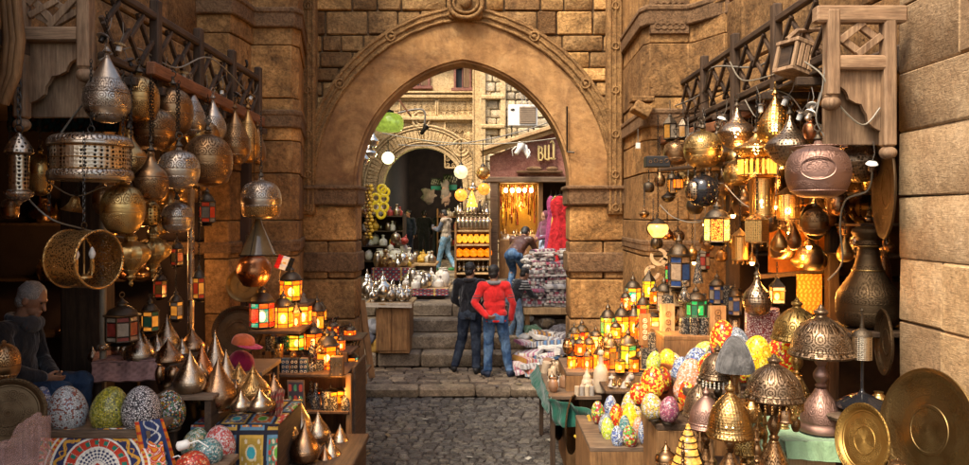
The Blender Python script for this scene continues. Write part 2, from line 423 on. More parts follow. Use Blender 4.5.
def patlit(name, a, b, s_, sc_=70):
 m = NT(name); v = m.co(); ve = m.n('ShaderNodeTexVoronoi', {'Vector': v, 'Scale': sc_}, feature='DISTANCE_TO_EDGE').outputs['Distance']
 c = m.mix(m.ramp(ve, [(.08, 0), (.14, 1)]), b, a)
 return m.set(color=c, rough=.2, emit=c, estr=s_)
L['yellowg'] = patlit('lit_yellow_tracery', (1, .66, .10), (.06, .03, .0), 2.6); L['redg'] = patlit('lit_red_tracery', (1, .16, .02), (.08, .01, .0), 2.0)
L['cone'] = lit('lit_cream_parchment', (.8, .36, .07), .38, .9, 60)
def glowglass(name, c, s_, alpha=.62):
 '''stained glass lit by the bulb behind it, partly see-through'''
 m = NT(name); v = m.co(); n = m.noise(v, 38, 4, .6, .5)
 col = m.mix(1, c, m.ramp(n, [(.32, .45), (.68, 1.35)]), 'MULTIPLY')
 return m.set(color=sc(c, .6), rough=.12, emit=col, estr=s_, alpha=alpha, spec=.6)
for k, c, s_ in (('amber', (1, .19, .01), .85), ('orange', (1, .09, .006), .8), ('yellow', (1, .34, .02), 1.0), ('warm', (1, .48, .12), 1.4), ('green', (.015, .36, .09), .6), ('teal', (.01, .34, .2), .6), ('red', (.85, .02, .01), .7), ('lime', (.46, .5, .02), .6)):
 L[k] = glowglass('stained_%s_glass' % k, c, s_)
L['core'] = lit('glowing_bulb', (1, .5, .12), 16)
# masonry
def masonry(mb, O, u, v, n, w, h, ch, ml, skip=None, gap=.012, depth=.16, prot=.014, chf=.014, vary=.12, tone=(.2, .8), lv=.35, heights=None, seed=None):
 rnd = random.Random(seed if seed is not None else 11)
 O = Vector(O); u = Vector(u); v = Vector(v); n = Vector(n)
 rot = Matrix((u, v, n)).transposed()
 z = 0; ci = 0
 while z < h - .02:
  H = heights[ci % len(heights)] if heights else ch * rnd.uniform(1 - vary, 1 + vary)
  if z + H > h - ch * .3: H = h - z
  x = -rnd.uniform(0, ml * .7)
  ctone = rnd.uniform(-.12, .12)
  while x < w - .01:
   Lb = ml * rnd.uniform(1 - lv, 1 + lv)
   a, b = max(x, 0), min(x + Lb, w)
   if w - b < ml * .2: b = w
   if b - a > .03:
    if not (skip and skip(a, b, z, z + H)):
     t = min(1, max(0, rnd.uniform(*tone) + ctone)) if tone else .5
     p = rnd.uniform(0, prot)
     c = O + u * ((a + b) / 2) + v * (z + H / 2) + n * (p - depth / 2)
     mb.box(c, (b - a - gap, H - gap, depth), rot, chf, t, jit=chf * .28)
   x = b if b >= w else x + Lb
  z += H; ci += 1
def arcs(cx, zs, hw, c, off=0.0, n=24):
 """pointed two-centred arch polyline (x,z) left springing -> apex -> right springing"""
 Rr = hw + c + off
 pts = []
 amax = math.acos(max(-1, min(1, c / Rr)))
 for i in range(n + 1):
  a = amax * i / n
  pts.append((cx + c - Rr * math.cos(a), zs + Rr * math.sin(a)))
 right = [(2 * cx - x, z) for x, z in pts[:-1]][::-1]
 return pts + right
X = Vector((1, 0, 0)); Y = Vector((0, 1, 0)); Z = Vector((0, 0, 1))
# ground
mb = MB(); mb.box((0, 40, -.40), (220, 220, .2)); tag(mb.build('ground', M['soil'], smooth=0), kind='structure')
def setts(mb, x0, x1, y0, y1, z, seed=3, dy=.088, dx=.135, hh=.09, jz=.005):
 rnd = random.Random(seed); y = y0
 while y < y1:
  d = dy * rnd.uniform(.85, 1.15); x = x0 - rnd.uniform(0, .15)
  while x < x1:
   w_ = dx * rnd.uniform(.6, 1.35)
   s_ = .02 * math.sin(x * 2.3 + y) 
   mb.box((x + w_ / 2, y + d / 2 + s_, z - hh / 2 + rnd.uniform(-jz, jz)), (w_ - .014, d - .014, hh), Euler((rnd.uniform(-.05, .05), rnd.uniform(-.05, .05), rnd.uniform(-.06, .06))), .016, rnd.uniform(.1, .95), .004)
   x += w_
  y += d
mb = MB(); setts(mb, -2.3, 1.9, 6.0, 10.98, -.14)
tag(mb.build('cobbled_street', M['cobble'], smooth=40), kind='structure')
mb = MB(); mb.box((0, 2, -.205), (14, 18.3, .08)); tag(mb.build('street_bed', M['soil'], smooth=0), kind='structure')
mb = MB()
x = -2.6
rk = random.Random(5)
while x < 2.4:
 w_ = rk.uniform(.5, .95); mb.box((x + w_ / 2, 11.14, -.075), (w_ - .01, .28, .15), None, .03, rk.uniform(.35, .8), .006); x += w_
tag(mb.build('kerb', M['stepstone'], smooth=40), kind='structure')
mb = MB(); setts(mb, -2.6, 2.4, 11.29, 12.5, -.004, 9, .16, .26, .1, .004)
tag(mb.build('landing_pavement', M['paving'], smooth=40), kind='structure')
mb = MB(); mb.box((-.1, 12.0, -.09), (5.0, 1.4, .1)); tag(mb.build('landing_bed', M['soil'], smooth=0), kind='structure')
st = thing('stone_steps', (-.3, 12.5, 0), 'flight of four worn stone steps climbing through the archway', 'steps')
zt = [0, .23, .46, .69, .92]
for i in range(4):
 mb = MB(); x = -2.6
 while x < 2.9:
  w_ = rk.uniform(.7, 1.5); mb.box((x + w_ / 2, .35 * i + .6, zt[i] + .115 - .002 * i), (w_ - .008, 1.2, .23), None, .028, rk.uniform(.3, .8), .007); x += w_
 mb.build('step', M['stepstone'], st, 40)
mb = MB(); mb.box((0, 24.0, .86), (14, 20.0, .1)); 
o = tag(mb.build('upper_street_bed', M['soil'], smooth=0), kind='structure')
mb = MB(); setts(mb, -3.6, 3.6, 14.72, 34.0, .925, 21, .5, .7, .1, .003)
tag(mb.build('upper_street', M['stepstone'], smooth=40), kind='structure')
# archway wall
AX, AZ, AH, AC = -.30, 2.905, 1.465, .25
YF = 10.5
aw = thing('archway_wall', (AX, YF, -.15), 'stone wall with a great pointed archway framing the alley', 'archway')
def inv(v): return Vector(v) - aw.location
def seg_in(x, z, off):     # inside the curve offset by off
 if z < AZ: return abs(x - AX) < AH + off
 cxr = AX + AC if x < AX else AX - AC
 return math.hypot(x - cxr, z - AZ) < AH + AC + off
X0, X1 = -2.62, 2.02
mb = MB()
def skip_up(a, b, z0, z1):
 xs = (X0 + a, X0 + (a + b) / 2, X0 + b); zs = (AZ + z0, AZ + (z0 + z1) / 2, AZ + z1)
 return any(seg_in(x, z, .18) for x in xs for z in zs)
masonry(mb, inv((X0, YF + .06, AZ)), X, Z, -Y, X1 - X0, 4.6, .265, .44, skip_up, gap=.022, depth=.4, prot=.03, chf=.014, tone=(.0, 1.0), vary=.28, lv=.5, seed=2)
mb.build('masonry', M['wallstone'], aw, 40)
mb = MB()
inn = arcs(AX, AZ, AH, AC, .1); 
outp = []
for x, z in inn:
 outp.append((X0 if x < AX - 1e-6 else X1, z))
k = len(inn) // 2
outer = [(X0, z) for x, z in inn[:k]] + [(AX, 7.4)] + [(X1, z) for x, z in inn[k + 1:]]
poly = [(X0, AZ)] + inn + [(X1, AZ), (X1, 7.4), (X0, 7.4)]
L_ = inn[:k + 1]; R_ = inn[k:]
mb.prism([(X0, AZ)] + L_ + [(AX, 7.42), (X0, 7.42)], inv((0, YF + .1, 0)), X, Z, Y, .3)
mb.prism([(AX, 7.42)] + R_ + [(X1, AZ), (X1, 7.42)], inv((0, YF + .1, 0)), X, Z, Y, .3)
mb.build('core', M['mortar'], aw, 0)
mb = MB(); IN = arcs(AX, AZ, AH, AC, 0, 30); OUT = arcs(AX, AZ, AH, AC, .55, 30)
EDGE = arcs(AX, AZ, AH, AC, .035, 30)
def sh(pts, d=(0, 0, 0)): return [(x - aw.location.x, z - aw.location.z) for x, z in pts]
mb.strip(sh(EDGE), sh(OUT), .5, (0, -.07, 0))
mb.strip(sh(IN), sh(EDGE), .4, (0, -.035, 0))
mb.build('arch_ring', M['plaster'], aw, 30)
mb = MB()
for off, r, y in ((.575, .02, -.095), (.655, .018, -.095), (.735, .018, -.085)):
 P = arcs(AX, AZ, AH, AC, off, 36)
 mb.tube([(x - aw.location.x + random.uniform(-.006, .006), y + random.uniform(-.006, .006), z - aw.location.z + random.uniform(-.006, .006)) for x, z in P], [r * random.uniform(.8, 1.15) for _ in P], 8)
mb.strip(sh(arcs(AX, AZ, AH, AC, .55, 30)), sh(arcs(AX, AZ, AH, AC, .77, 30)), .2, (0, -.085, 0))
mb.build('arch_moulding', M['mould'], aw, 40)
P = arcs(AX, AZ, AH, AC, .665, 40)
for q in (6, 17, 28, 52, 63, 74):
 x, z = P[q]; mb = MB(); c = Vector((x - aw.location.x, -.10, z - aw.location.z))
 Mx = Matrix.Rotation(PI / 2, 3, 'X')
 mb.ring(c, .06, .016, Mx, 20, 8); mb.ell(c, (.03, .02, .03))
 mb.build('rosette', M['mould'], aw, 60)
mb = MB(); c = Vector((XW(466, YF) - aw.location.x, -.2, ZW(4, YF) - aw.location.z)); Mx = Matrix.Rotation(PI / 2, 3, 'X')
for rad, r in ((.22, .03), (.16, .02)):
 mb.tube([c + Vector((rad * 1.0 * math.cos(t) * (1 - .25 * math.sin(t)), 0, rad * 1.1 * math.sin(t))) for t in [2 * PI * i / 28 for i in range(28)]], r, 8, closed=True)
mb.ell(c, (.09, .06, .12)); mb.box(c + Vector((0, .09, 0)), (.46, .14, .5), None, .05)
mb.build('keystone_boss', M['mould'], aw, 60)
for sx, xa, xb in ((-1, XW(303, YF), XW(317, YF)), (1, XW(606, YF), XW(622, YF))):
 mb = MB(); xc = (xa + xb) / 2 - aw.location.x; wd = (xb - xa)
 mb.box((xc, .02, 5.1 + .0), (wd, .3, 4.9), None, .02)
 for dx in (-.07, 0, .07): mb.tube([(xc + dx, -.13, 2.7), (xc + dx, -.13, 7.4)], .018, 8)
 for zz in (2.75, 3.2, 3.75, 4.35, 4.95, 5.5):
  mb.ring((xc, -.14, zz), .045, .013, Matrix.Rotation(PI / 2, 3, 'X'), 16, 6)
 mb.build('pilaster', M['mould'], aw, 40)
mb = MB(); JH = AZ + .15 
for xa, xb, sd in ((X0, AX - AH, 4), (AX + AH, X1, 8)):
 z = -.15
 for hgt, t, mat in ((.62, .3, 0), (.6, .45, 0), (.55, .6, 0), (.52, .35, 0), (.482, .8, 0)):
  w_ = xb - xa
  for part in ((xa, xb),) if hgt in (.55, .482) else ((xa, xa + w_ * .55), (xa + w_ * .55, xb)):
   mb.box(inv(((part[0] + part[1]) / 2, YF + .2, z + hgt / 2)), (part[1] - part[0] - .012, .54 + random.uniform(-.02, .02), hgt - .012), None, .02, t + random.uniform(-.15, .15), .004)
  z += hgt
mb.build('jamb', M['pierstone'], aw, 40)
for xa, xb in ((X0 - .02, AX - AH + .02), (AX + AH - .02, X1 + .02)):
 mb = MB()
 z1, z0 = ZW(185.6, YF), ZW(206, YF)
 mb.box(inv(((xa + xb) / 2, YF + .2, (z0 + z1) / 2)), (xb - xa + .03, .67, z1 - z0), None, .03, .4)
 mb.box(inv(((xa + xb) / 2, YF + .195, z1 - .03)), (xb - xa + .07, .73, .05), None, .015, .4)
 mb.build('impost', M['band'], aw, 40)
 mb = MB(); z1, z0 = ZW(252, YF), ZW(272, YF)
 mb.box(inv(((xa + xb) / 2, YF + .2, (z0 + z1) / 2)), (xb - xa + .02, .60, z1 - z0), None, .02, .35)
 mb.build('string_course', M['band'], aw, 40)
rod = MB(); rod.tube([(0, 0, 0), (0, 0, .62)], .012, 6); rod.tube([(0, 0, 0), (.10, -.02, -.01)], .012, 6)
tag(rod.build('iron_rod', M['iron'], None, 40, loc=W(567, 152, 10.38)), 'thin rusty iron rod fixed upright on the right shoulder of the arch', 'rod')
# corner piers
def pier(name, side, label):
 pts = ([(-3.6, 8.3), (-2.78, 8.3), (-2.74, 8.55), (-2.72, 8.9), (-2.26, 8.9), (-2.2, 9.05), (-2.48, 10.45), (-3.6, 10.45)] if side < 0 else
           [(3.4, 8.3), (2.62, 8.3), (2.42, 8.75), (2.36, 8.8), (1.92, 8.8), (1.86, 8.95), (1.9, 10.45), (3.4, 10.45)])
 root = thing(name, (pts[3][0], 9.3, -.15), label, 'pier')
 mb = MB(); rnd = random.Random(17 + side); z = 0
 hs = [.5, .62, .45, .6, .42, .55, .38, .5, .62, .35, .66, .5, .6, .5, .6, .6]
 for i, h_ in enumerate(hs):
  if z > 8: break
  lim = (3.05 if side < 0 else 2.72) if z < 3.5 else 9
  j = [(max(-lim, min(lim, x)) - root.location.x, y - root.location.y) for x, y in pts]
  s_ = rnd.uniform(-.012, .012)
  j = [(x + (s_ if abs(x) < .6 else 0), y + s_) for x, y in j]
  mb.prism(j, (0, 0, z + .005), X, Y, Z, h_ - .012, rnd.uniform(.15, .9))
  z += h_
 o = mb.build('shaft', M['pierstone'], root, 30)
 bv = o.modifiers.new('bevel', 'BEVEL'); bv.width = .009; bv.segments = 1; bv.limit_method = 'ANGLE'
 zc = [(ZW(128, 8.9), ZW(110, 8.9), .07), (ZW(28, 8.9), ZW(8, 8.9), .09), (ZW(252, 8.9), ZW(240, 8.9), .03)]
 for z0, z1, e in zc:
  mb = MB(); cx = sum(p[0] for p in pts) / len(pts); cy = sum(p[1] for p in pts) / len(pts)
  for (za, zb, ee) in ((z0, z1, e * .75), (z1 - .07, z1, e), (z0, z0 + .05, e * .35)):
   ee *= .6; q = [(x + (ee if x > cx else -ee) * (1 if abs(x) < 3.0 else 0) - root.location.x, y + (-ee if y < 9.6 else 0) - root.location.y) for x, y in pts]
   mb.prism(q, (0, 0, za + .15 + .001), X, Y, Z, zb - za, .4)
  o = mb.build('cornice', M['band'], root, 30)
  bv = o.modifiers.new('bevel', 'BEVEL'); bv.width = .02; bv.segments = 2; bv.limit_method = 'ANGLE'
 return root
pl_ = pier('corner_pier', -1, 'stepped stone corner pier left of the archway, banded with dark cornices')
pr_ = pier('corner_pier', 1, 'stepped stone corner pier right of the archway, with carved dark blocks')
mb = MB()
for i in range(5):
 for j in range(5):
  cx, cz = .07 + i * .07, .08 + j * .12
  mb.ring((cx, 0, cz), .034, .012, Matrix.Rotation(PI / 2, 3, 'X'), 10, 5)
mb.box((.21, .03, .32), (.46, .06, .66), None, .01)
o = mb.build('carved_relief', M['band'], pr_, 40); o.location = Vector((1.93, 8.77, 4.6)) - pr_.location
# courtyard side walls, above the shops
def sidewall(name, P0, P1, z0, z1, label, sgn, back=-7):
 P0 = Vector(P0); P1 = Vector(P1)
 d = (P1 - P0); Lw = d.length; u = d.normalized(); n = Vector((sgn * u.y, -sgn * u.x, 0))
 if n.x * sgn > 0: n = -n
 root = thing(name, (P0.x, P0.y, z0), label, 'wall')
 mb = MB(); O = Vector((0, 0, 0))
 vdir = Z
 if sgn > 0: masonry(mb, O, u, Z, n, Lw, z1 - z0, .72, 1.15, None, .014, .3, .02, .014, .2, (.15, .85), seed=31)
 else: masonry(mb, O, u, Z, n, Lw, z1 - z0, .72, 1.15, None, .014, .3, .02, .014, .2, (.15, .85), seed=37)
 mb.build('masonry', M['pierstone'], root, 40)
 mb = MB(); rot = Matrix((u, Z, n)).transposed()
 mb.box(u * (Lw / 2) + Z * ((z1 - z0) / 2) - n * .19, (Lw, z1 - z0, .3), rot)
 mb.build('core', M['mortar'], root, 0)
 mb = MB(); mb.box(u * (Lw / 2) + Z * .09 + n * .02, (Lw, .18, .12), rot, .02)
 mb.build('lintel', M['wood_dark'], root, 30)
 return root
sidewall('courtyard_wall', (-3.15, 4.5, 0), (-3.15, 8.3, 0), 3.5, 9.0, 'tall ashlar wall above the left lamp shop, receding to the corner pier', -1)
sidewall('courtyard_wall', (2.93, 5.22, 0), (2.66, 8.4, 0), 3.5, 9.0, 'tall ashlar wall above the right lamp shop, receding to the corner pier', 1)
np_ = thing('foreground_pillar', (2.83, 4.0, -.15), 'big foreground pillar of tooled stone blocks at the right edge, behind brass trays', 'pillar')
mb = MB(); dz = [.9, .47, .50, .44, .43, .40, .46, .5, .42, .45, .5, .5, .5, .6, .6]
zz = []
for py in (465, 395, 320, 258, 197, 133, 75, 8): zz.append(ZW(py, 5.2) + .15)
hs = [zz[0]] + [zz[i + 1] - zz[i] for i in range(len(zz) - 1)] + [.5] * 9
z = 0; rnd = random.Random(4)
for i, h_ in enumerate(hs):
 y0 = 5.2; 
 ln = [rnd.uniform(.35, 1.1), 2, 2]
 for l_ in ln:
  y1 = max(y0 - l_, 2.2)
  if y0 - y1 > .05:
   mb.box((.45, (y0 + y1) / 2 - 4.0, z + h_ / 2), (.9 + rnd.uniform(-.01, .01), y0 - y1 - .007, h_ - .006), None, .012, rnd.uniform(.15, .85), .005)
  y0 = y1
 z += h_
mb.build('masonry', M['nearstone'], np_, 40)
mb = MB(); mb.box((.47, -.3, 4.5), (.86, 2.9, 9.0)); mb.build('core', M['mortar'], np_, 0)
np2 = thing('foreground_pillar', (-2.86, 3.8, -.15), 'edge of a stone pillar filling the extreme left of the photo', 'pillar')
mb = MB(); z = 0
for i in range(16):
 h_ = rnd.uniform(.45, .65); mb.box((-.45, 0, z + h_ / 2), (.9 + rnd.uniform(-.01, .01), 1.36, h_ - .008), None, .015, rnd.uniform(.2, .7), .003); z += h_
mb.build('masonry', M['nearstone'], np2, 40)
mb = MB()
for rr in (0, .07, .14):
 mb.tube([W(2 + rr * 60, -40, 4.7), W(5 + rr * 80, 0, 4.7), W(8 + rr * 90, 40, 4.7), W(5 + rr * 80, 75, 4.7), W(-3 + rr * 50, 104, 4.7)], .03, 8)
c0 = W(6, 104, 4.7)
o = mb.build('curved_wooden_rib', M['wood_brown'], None, 50); o.data.transform(Matrix.Translation(-c0)); o.location = c0
tag(o, 'curved moulded wooden rib at the top left edge beside the carved bracket', 'moulding')
# lamp shop interiors
def shop(name, side, label):
 s = side; xi = 3.15 * s; xo = 6.2 * s; y0, y1 = 3.2, 8.9
 root = thing(name, (xi, 6, -.15), label, 'shop')
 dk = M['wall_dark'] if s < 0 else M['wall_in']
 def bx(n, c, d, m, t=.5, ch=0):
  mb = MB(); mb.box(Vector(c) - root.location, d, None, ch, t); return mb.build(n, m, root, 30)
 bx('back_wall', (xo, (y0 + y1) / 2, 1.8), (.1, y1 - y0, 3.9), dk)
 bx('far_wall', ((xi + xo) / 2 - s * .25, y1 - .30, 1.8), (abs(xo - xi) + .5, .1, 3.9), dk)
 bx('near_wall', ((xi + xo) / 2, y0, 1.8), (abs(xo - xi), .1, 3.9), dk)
 bx('ceiling', ((xi + xo) / 2, (y0 + y1) / 2, 3.6), (abs(xo - xi) + .3, y1 - y0, .1), M['wood_dark'])
 bx('floor', ((xi + xo) / 2, (y0 + y1) / 2, -.1), (abs(xo - xi), y1 - y0, .1), M['wood_dark'])
 for k in range(3):
  bx('shelf', ((xo - s * .25), (y0 + y1) / 2, 1.3 + k * .6), (.4, y1 - y0 - .4, .03), M['wood_dark'])
  bx('shelf', ((xi + xo) / 2 + s * .2, y1 - .55, 1.2 + k * .6), (abs(xo - xi) * .85, .38, .03), M['wood_dark'])
 return root
shop('lamp_shop_interior', -1, 'dark shop interior with shelves behind the left hanging lamps')
shop('lamp_shop_interior', 1, 'orange lit shop interior behind the right hanging lamps')
# mashrabiya balcony frames
def lattice(mb, O, u, v, w, h, bar=.028, n=3, th=.03):
 O = Vector(O); u = Vector(u); v = Vector(v); nn = u.cross(v)
 rot = Matrix((u, v, nn)).transposed()
 cell = w / n
 for i in range(n):
  for sgn in (1, -1):
   c = O + u * (cell * (i + .5)) + v * (h / 2)
   for off in (-.28, .28):
    ang = math.atan2(h, cell) * sgn
    L_ = math.hypot(h, cell) * (.98 - abs(off) * .9)
    cc = c + u * (off * cell * sgn * .75) - v * (off * h * .75) * 1.0
    cc += nn * (.008 * sgn)
    mb.box(cc, (L_ * .8, bar, th), rot @ Matrix.Rotation(ang, 3, 'Z'), .003, random.uniform(.3, .8))
def curvebracket(w, h):
 """ogee bracket profile; board fills the corner away from the street"""
 pts = [(0, 0), (w, 0)]
 prof = [(1, .0), (.98, -.12), (.9, -.24), (.78, -.30), (.72, -.38), (.70, -.44), (.55, -.5), (.42, -.52), (.36, -.62), (.30, -.68), (.28, -.8), (.16, -.88), (0, -.94)]
 return [(0, 0)] + [(x * w, z * h) for x, z in prof]
def balcony(side, label):
 s = side
 xs = -2.55 if s < 0 else 2.3          # street side line
 xw = -3.12 if s < 0 else 2.74
 zb, zm, zt = 3.52, 3.62, 4.03
 root = thing('wooden_balcony', (xs, 5.0, zb), label, 'balcony')
 D0 = 5.0
 rl = lambda v: Vector(v) - root.location
 if s < 0:
  zt0, zm0, zl = ZW(-34, D0), ZW(35, D0), ZW(64, D0)
  px0, px1 = 22, 86
 else:
  zt0, zm0, zl = ZW(15, D0), ZW(63, D0), ZW(92, D0)
  px0, px1 = 888, 831
 xa, xb = XW(px0, D0), XW(px1, D0)
 mid = (xa + xb) / 2; wd = abs(xb - xa)
 for nm, c, d in (('rail', (mid + s * .0, D0, zt0), (wd + .22, .09, .11)), ('rail', (mid, D0, zm0), (wd + .06, .075, .095))):
  mb = MB(); mb.box(rl(c), d, None, .012, .75, .002); mb.build(nm, M['wood_grey_x'], root, 30)
 mb = MB(); mb.box(rl((xb, D0 - .005, (zt0 + zl) / 2)), (.085, .10, zt0 - zl + .06), None, .012, .6, .002); mb.build('post', M['wood_grey'], root, 30)
 mb = MB(); mb.box(rl((xa, D0 + .003, (zt0 + zl) / 2 - .16)), (.08, .09, zt0 - zl + .4), None, .012, .6, .002); mb.build('post', M['wood_grey'], root, 30)
 mb = MB(); mb.ell(rl((xb, D0, zl - .075)), (.062, .062, .05)); mb.ell(rl((xb, D0, zl - .03)), (.045, .045, .03)); mb.build('knob', M['wood_grey'], root, 60)
 mb = MB(); mb.ell(rl((xa, D0, zl - .40)), (.055, .055, .045)); mb.build('knob', M['wood_grey'], root, 60)
 mb = MB(); lattice(mb, rl((min(xa, xb) + .05, D0, zm0 + .05)), X, Z, wd - .1, zt0 - zm0 - .1, .045, 1 if s > 0 else 1, .035)
 if s < 0: lattice(mb, rl((min(xa, xb) + .05, D0 + .01, zm0 + .05)), X, Z, wd - .1, (zt0 - zm0 - .1) * .5, .04, 1, .035)
 mb.build('lattice', M['wood_grey'], root, 30)
 mb = MB(); pr = curvebracket(wd - .08, .42)
 mb.prism([(x, z) for x, z in pr], rl((xa - s * .04, D0 + .02, zm0 - .05)), X * (-s), Z, Y, .035, .6)
 mb.build('bracket', M['wood_grey'], root, 40)
 mb = MB(); mb.box(rl((mid, D0 + .12, zm0 - .28)), (wd, .03, .5), None, .004, .3); mb.build('backboard', M['wood_grey'], root, 30)
 y1 = 8.55 if s < 0 else 9.9
 bays = 4 if s < 0 else 5
 Ln = y1 - D0
 for nm, z, d in (('rail', zt, (.06, Ln, .06)), ('rail', zb + .04, (.06, Ln, .06))):
  mb = MB(); mb.box(rl((xs, D0 + Ln / 2 + .06, z)), d, None, .012, .5, .003); mb.build(nm, M['wood_dark'], root, 30)
 for k in range(1, bays + 1):
  y = D0 + Ln * k / bays
  mb = MB(); mb.box(rl((xs - .004 * s, y, (zt + zb) / 2 - .06)), (.075, .085, zt - zb + .38), None, .012, .55, .002)
  mb.ell(rl((xs, y, zb - .32)), (.05, .05, .05)); mb.build('post', M['wood_darkz'], root, 30)
 for k in range(bays):
  mb = MB(); lattice(mb, rl((xs, D0 + Ln * k / bays + .07, zb + .09)), Y, Z, Ln / bays - .14, zt - zb - .14, .03, 2, .03)
  mb.build('lattice', M['wood_darkz'], root, 30)
 mb = MB(); n = 14
 for k in range(n):
  yy = D0 + .15 + (Ln - .15) * (k + .5) / n
  mb.box(rl(((xs + xw) / 2 + s * .02, yy, zb - .03 + random.uniform(-.004, .004))), (abs(xw - xs) + .1, (Ln - .15) / n - .008, .025), None, .003, random.uniform(.2, .8))
 mb.build('boarding', M['wood_dark'], root, 30)
 for k in range(8):
  yy = D0 + .3 + (Ln - .4) * k / 7
  mb = MB(); mb.box(rl((xs - s * .0 + s * .18, yy, zb - .09)), (.62, .05, .06), None, .006, .5); mb.build('joist', M['wood_dark'], root, 30)
 return root
bl = balcony(-1, 'weathered wooden lattice balcony over the left lamp shop')
br = balcony(1, 'weathered wooden lattice balcony over the right lamp shop')
lb = thing('louvred_box', W(797, 60, 5.4), 'small tilted wooden box with slats hanging off the right balcony', 'wooden box', rot=(0.0, .25, .35))
mb = MB(); mb.box((0, 0, .1), (.24, .22, .03), None, .004, .7); mb.box((0, 0, -.1), (.22, .2, .03), None, .004, .6)
for sx in (-1, 1):
 for sy in (-1, 1): mb.box((sx * .10, sy * .09, 0), (.025, .025, .2), None, .003, .6)
mb.build('frame', M['wood_grey'], lb, 30)
for k in range(4):
 mb = MB(); mb.box((.01 + (-.07 + .047 * k), -.1, 0), (.034, .015, .17), None, .003, .8); mb.build('slat', M['wood_grey'], lb, 30)
mb = MB(); mb.box((0, .03, 0), (.18, .12, .15), None, .004, .2); mb.build('inner_box', M['wood_dark'], lb, 30)
mb = MB(); mb.tube([(-.12, 0, .11), (-.05, 0, .2), (.15, 0, .28)], .018, 6); mb.build('arm', M['wood_grey'], lb, 30)
for a, b, lab in ((W(733, 118, 7.0), W(868, 62, 5.4), 'reddish sloping timber beam under the right balcony'),
                  (W(655, 142, 9.0), W(735, 122, 7.2), 'thin reddish timber between the far bays of the right balcony'),
                  (W(150, 68, 5.6), W(262, 122, 8.3), 'thin reddish timber sloping under the left balcony')):
 mb = MB(); d = b - a; rot = d.to_track_quat('Y', 'Z').to_matrix(); mb.box((0, 0, 0), (.07, d.length, .10), rot, .01, .6)
 tag(mb.build('timber_beam', M['wood_red'], None, 30, loc=(a + b) / 2), lab, 'beam', 'reddish timbers under the balconies')
# building across the end of the alley
YB = 23.5
GF = .92
fb = thing('stone_building', (0, YB, GF), 'pale carved stone building closing the alley, with a dark pointed gateway', 'building')
fl = lambda v: Vector(v) - fb.location
ax = XW(423, YB); ahw = (XW(463, YB) - XW(383, YB)) / 2; az = ZW(188, YB); arise = ZW(148, YB) - az
ac = max(.02, (arise ** 2 - ahw ** 2) / (2 * ahw))
RY = YB
def in_far(x, z, off):
 if z < az: return abs(x - ax) < ahw + off
 cxr = ax + ac if x < ax else ax - ac
 return math.hypot(x - cxr, z - az) < ahw + ac + off
FX0, FX1 = -7.0, 1.25
wx0, wx1, wz0, wz1 = XW(454, YB), XW(471, YB), ZW(89, YB), ZW(67, YB)
vx0, vx1, vz0, vz1 = XW(410, YB), XW(430, YB), ZW(87, YB), ZW(70, YB)
mb = MB()
def skf(a, b, z0, z1):
 x0, x1_ = FX0 + a, FX0 + b; za, zb = GF + z0, GF + z1
 if any(in_far(x, z, .34) for x in (x0, (x0 + x1_) / 2, x1_) for z in (za, (za + zb) / 2, zb)): return True
 for (p, q, r, t) in ((wx0, wx1, wz0, wz1), (vx0, vx1, vz0, vz1)):
  if x0 < q and x1_ > p and za < t and zb > r: return True
 return False
masonry(mb, fl((FX0, RY, GF)), X, Z, -Y, FX1 - FX0, 9.5, .32, .62, skf, gap=.014, depth=.25, prot=.012, chf=.012, tone=(.3, .75), seed=6)
mb.build('masonry', M['farstone'], fb, 40)
mb = MB()
inn = arcs(ax, az, ahw, ac, .2, 20); k = len(inn) // 2
sF = lambda p: [(x, z - GF) for x, z in p]
mb.prism(sF([(FX0, GF), (inn[0][0], GF)] + inn[:k + 1] + [(ax, wz0), (FX0, wz0)]), (0, .05, 0), X, Z, Y, .5)
mb.prism(sF([(ax, wz0)] + inn[k:] + [(inn[-1][0], GF), (FX1, GF), (FX1, wz0)]), (0, .05, 0), X, Z, Y, .5)
for a, b, c_, d in ((FX0, vx0, wz0, wz1), (vx1, wx0, wz0, wz1), (wx1, FX1, wz0, wz1), (FX0, FX1, wz1, 10.4)):
 mb.box(((a + b) / 2, .3, (c_ + d) / 2 - GF), (b - a, .5, d - c_))
mb.build('core', M['farstone'], fb, 0)
mb = MB()
mb.strip(sF(arcs(ax, az, ahw, ac, 0, 20)), sF(arcs(ax, az, ahw, ac, .12, 20)), .45, (0, -.06, 0))
mb.strip(sF(arcs(ax, az, ahw, ac, .12, 20)), sF(arcs(ax, az, ahw, ac, .64, 20)), .3, (0, -.03, 0))
mb.build('arch_ring', M['farstone'], fb, 30)
mb = MB()
Pi = arcs(ax, az, ahw, ac, .19, 23); Po = arcs(ax, az, ahw, ac, .52, 23)
for i in range(len(Pi)):
 a = Vector((Pi[i][0], 0, Pi[i][1] - GF)); b = Vector((Po[i][0], 0, Po[i][1] - GF)); d = b - a
 rot = d.to_track_quat('Z', 'Y').to_matrix()
 mb.box((a + b) / 2 + Vector((0, -.06, 0)), (.055, .10, d.length), rot, .02, .6)
mb.build('radiating_flutes', M['farstone'], fb, 40)
mb = MB()
for off, r in ((.14, .03), (.57, .035), (.66, .045)):
 mb.tube([(x, -.07, z - GF) for x, z in arcs(ax, az, ahw, ac, off, 24)], r, 6)
mb.build('arch_moulding', M['farstone'], fb, 50)
for x0_, x1_ in ((ax - ahw - .62, ax - ahw), (ax + ahw, ax + ahw + .62)):
 mb = MB(); masonry(mb, fl((x0_, RY - .06, GF)), X, Z, -Y, x1_ - x0_, az - GF, .34, .4, None, depth=.5, tone=(.2, .7))
 mb.build('jamb', M['farstone'], fb, 40)
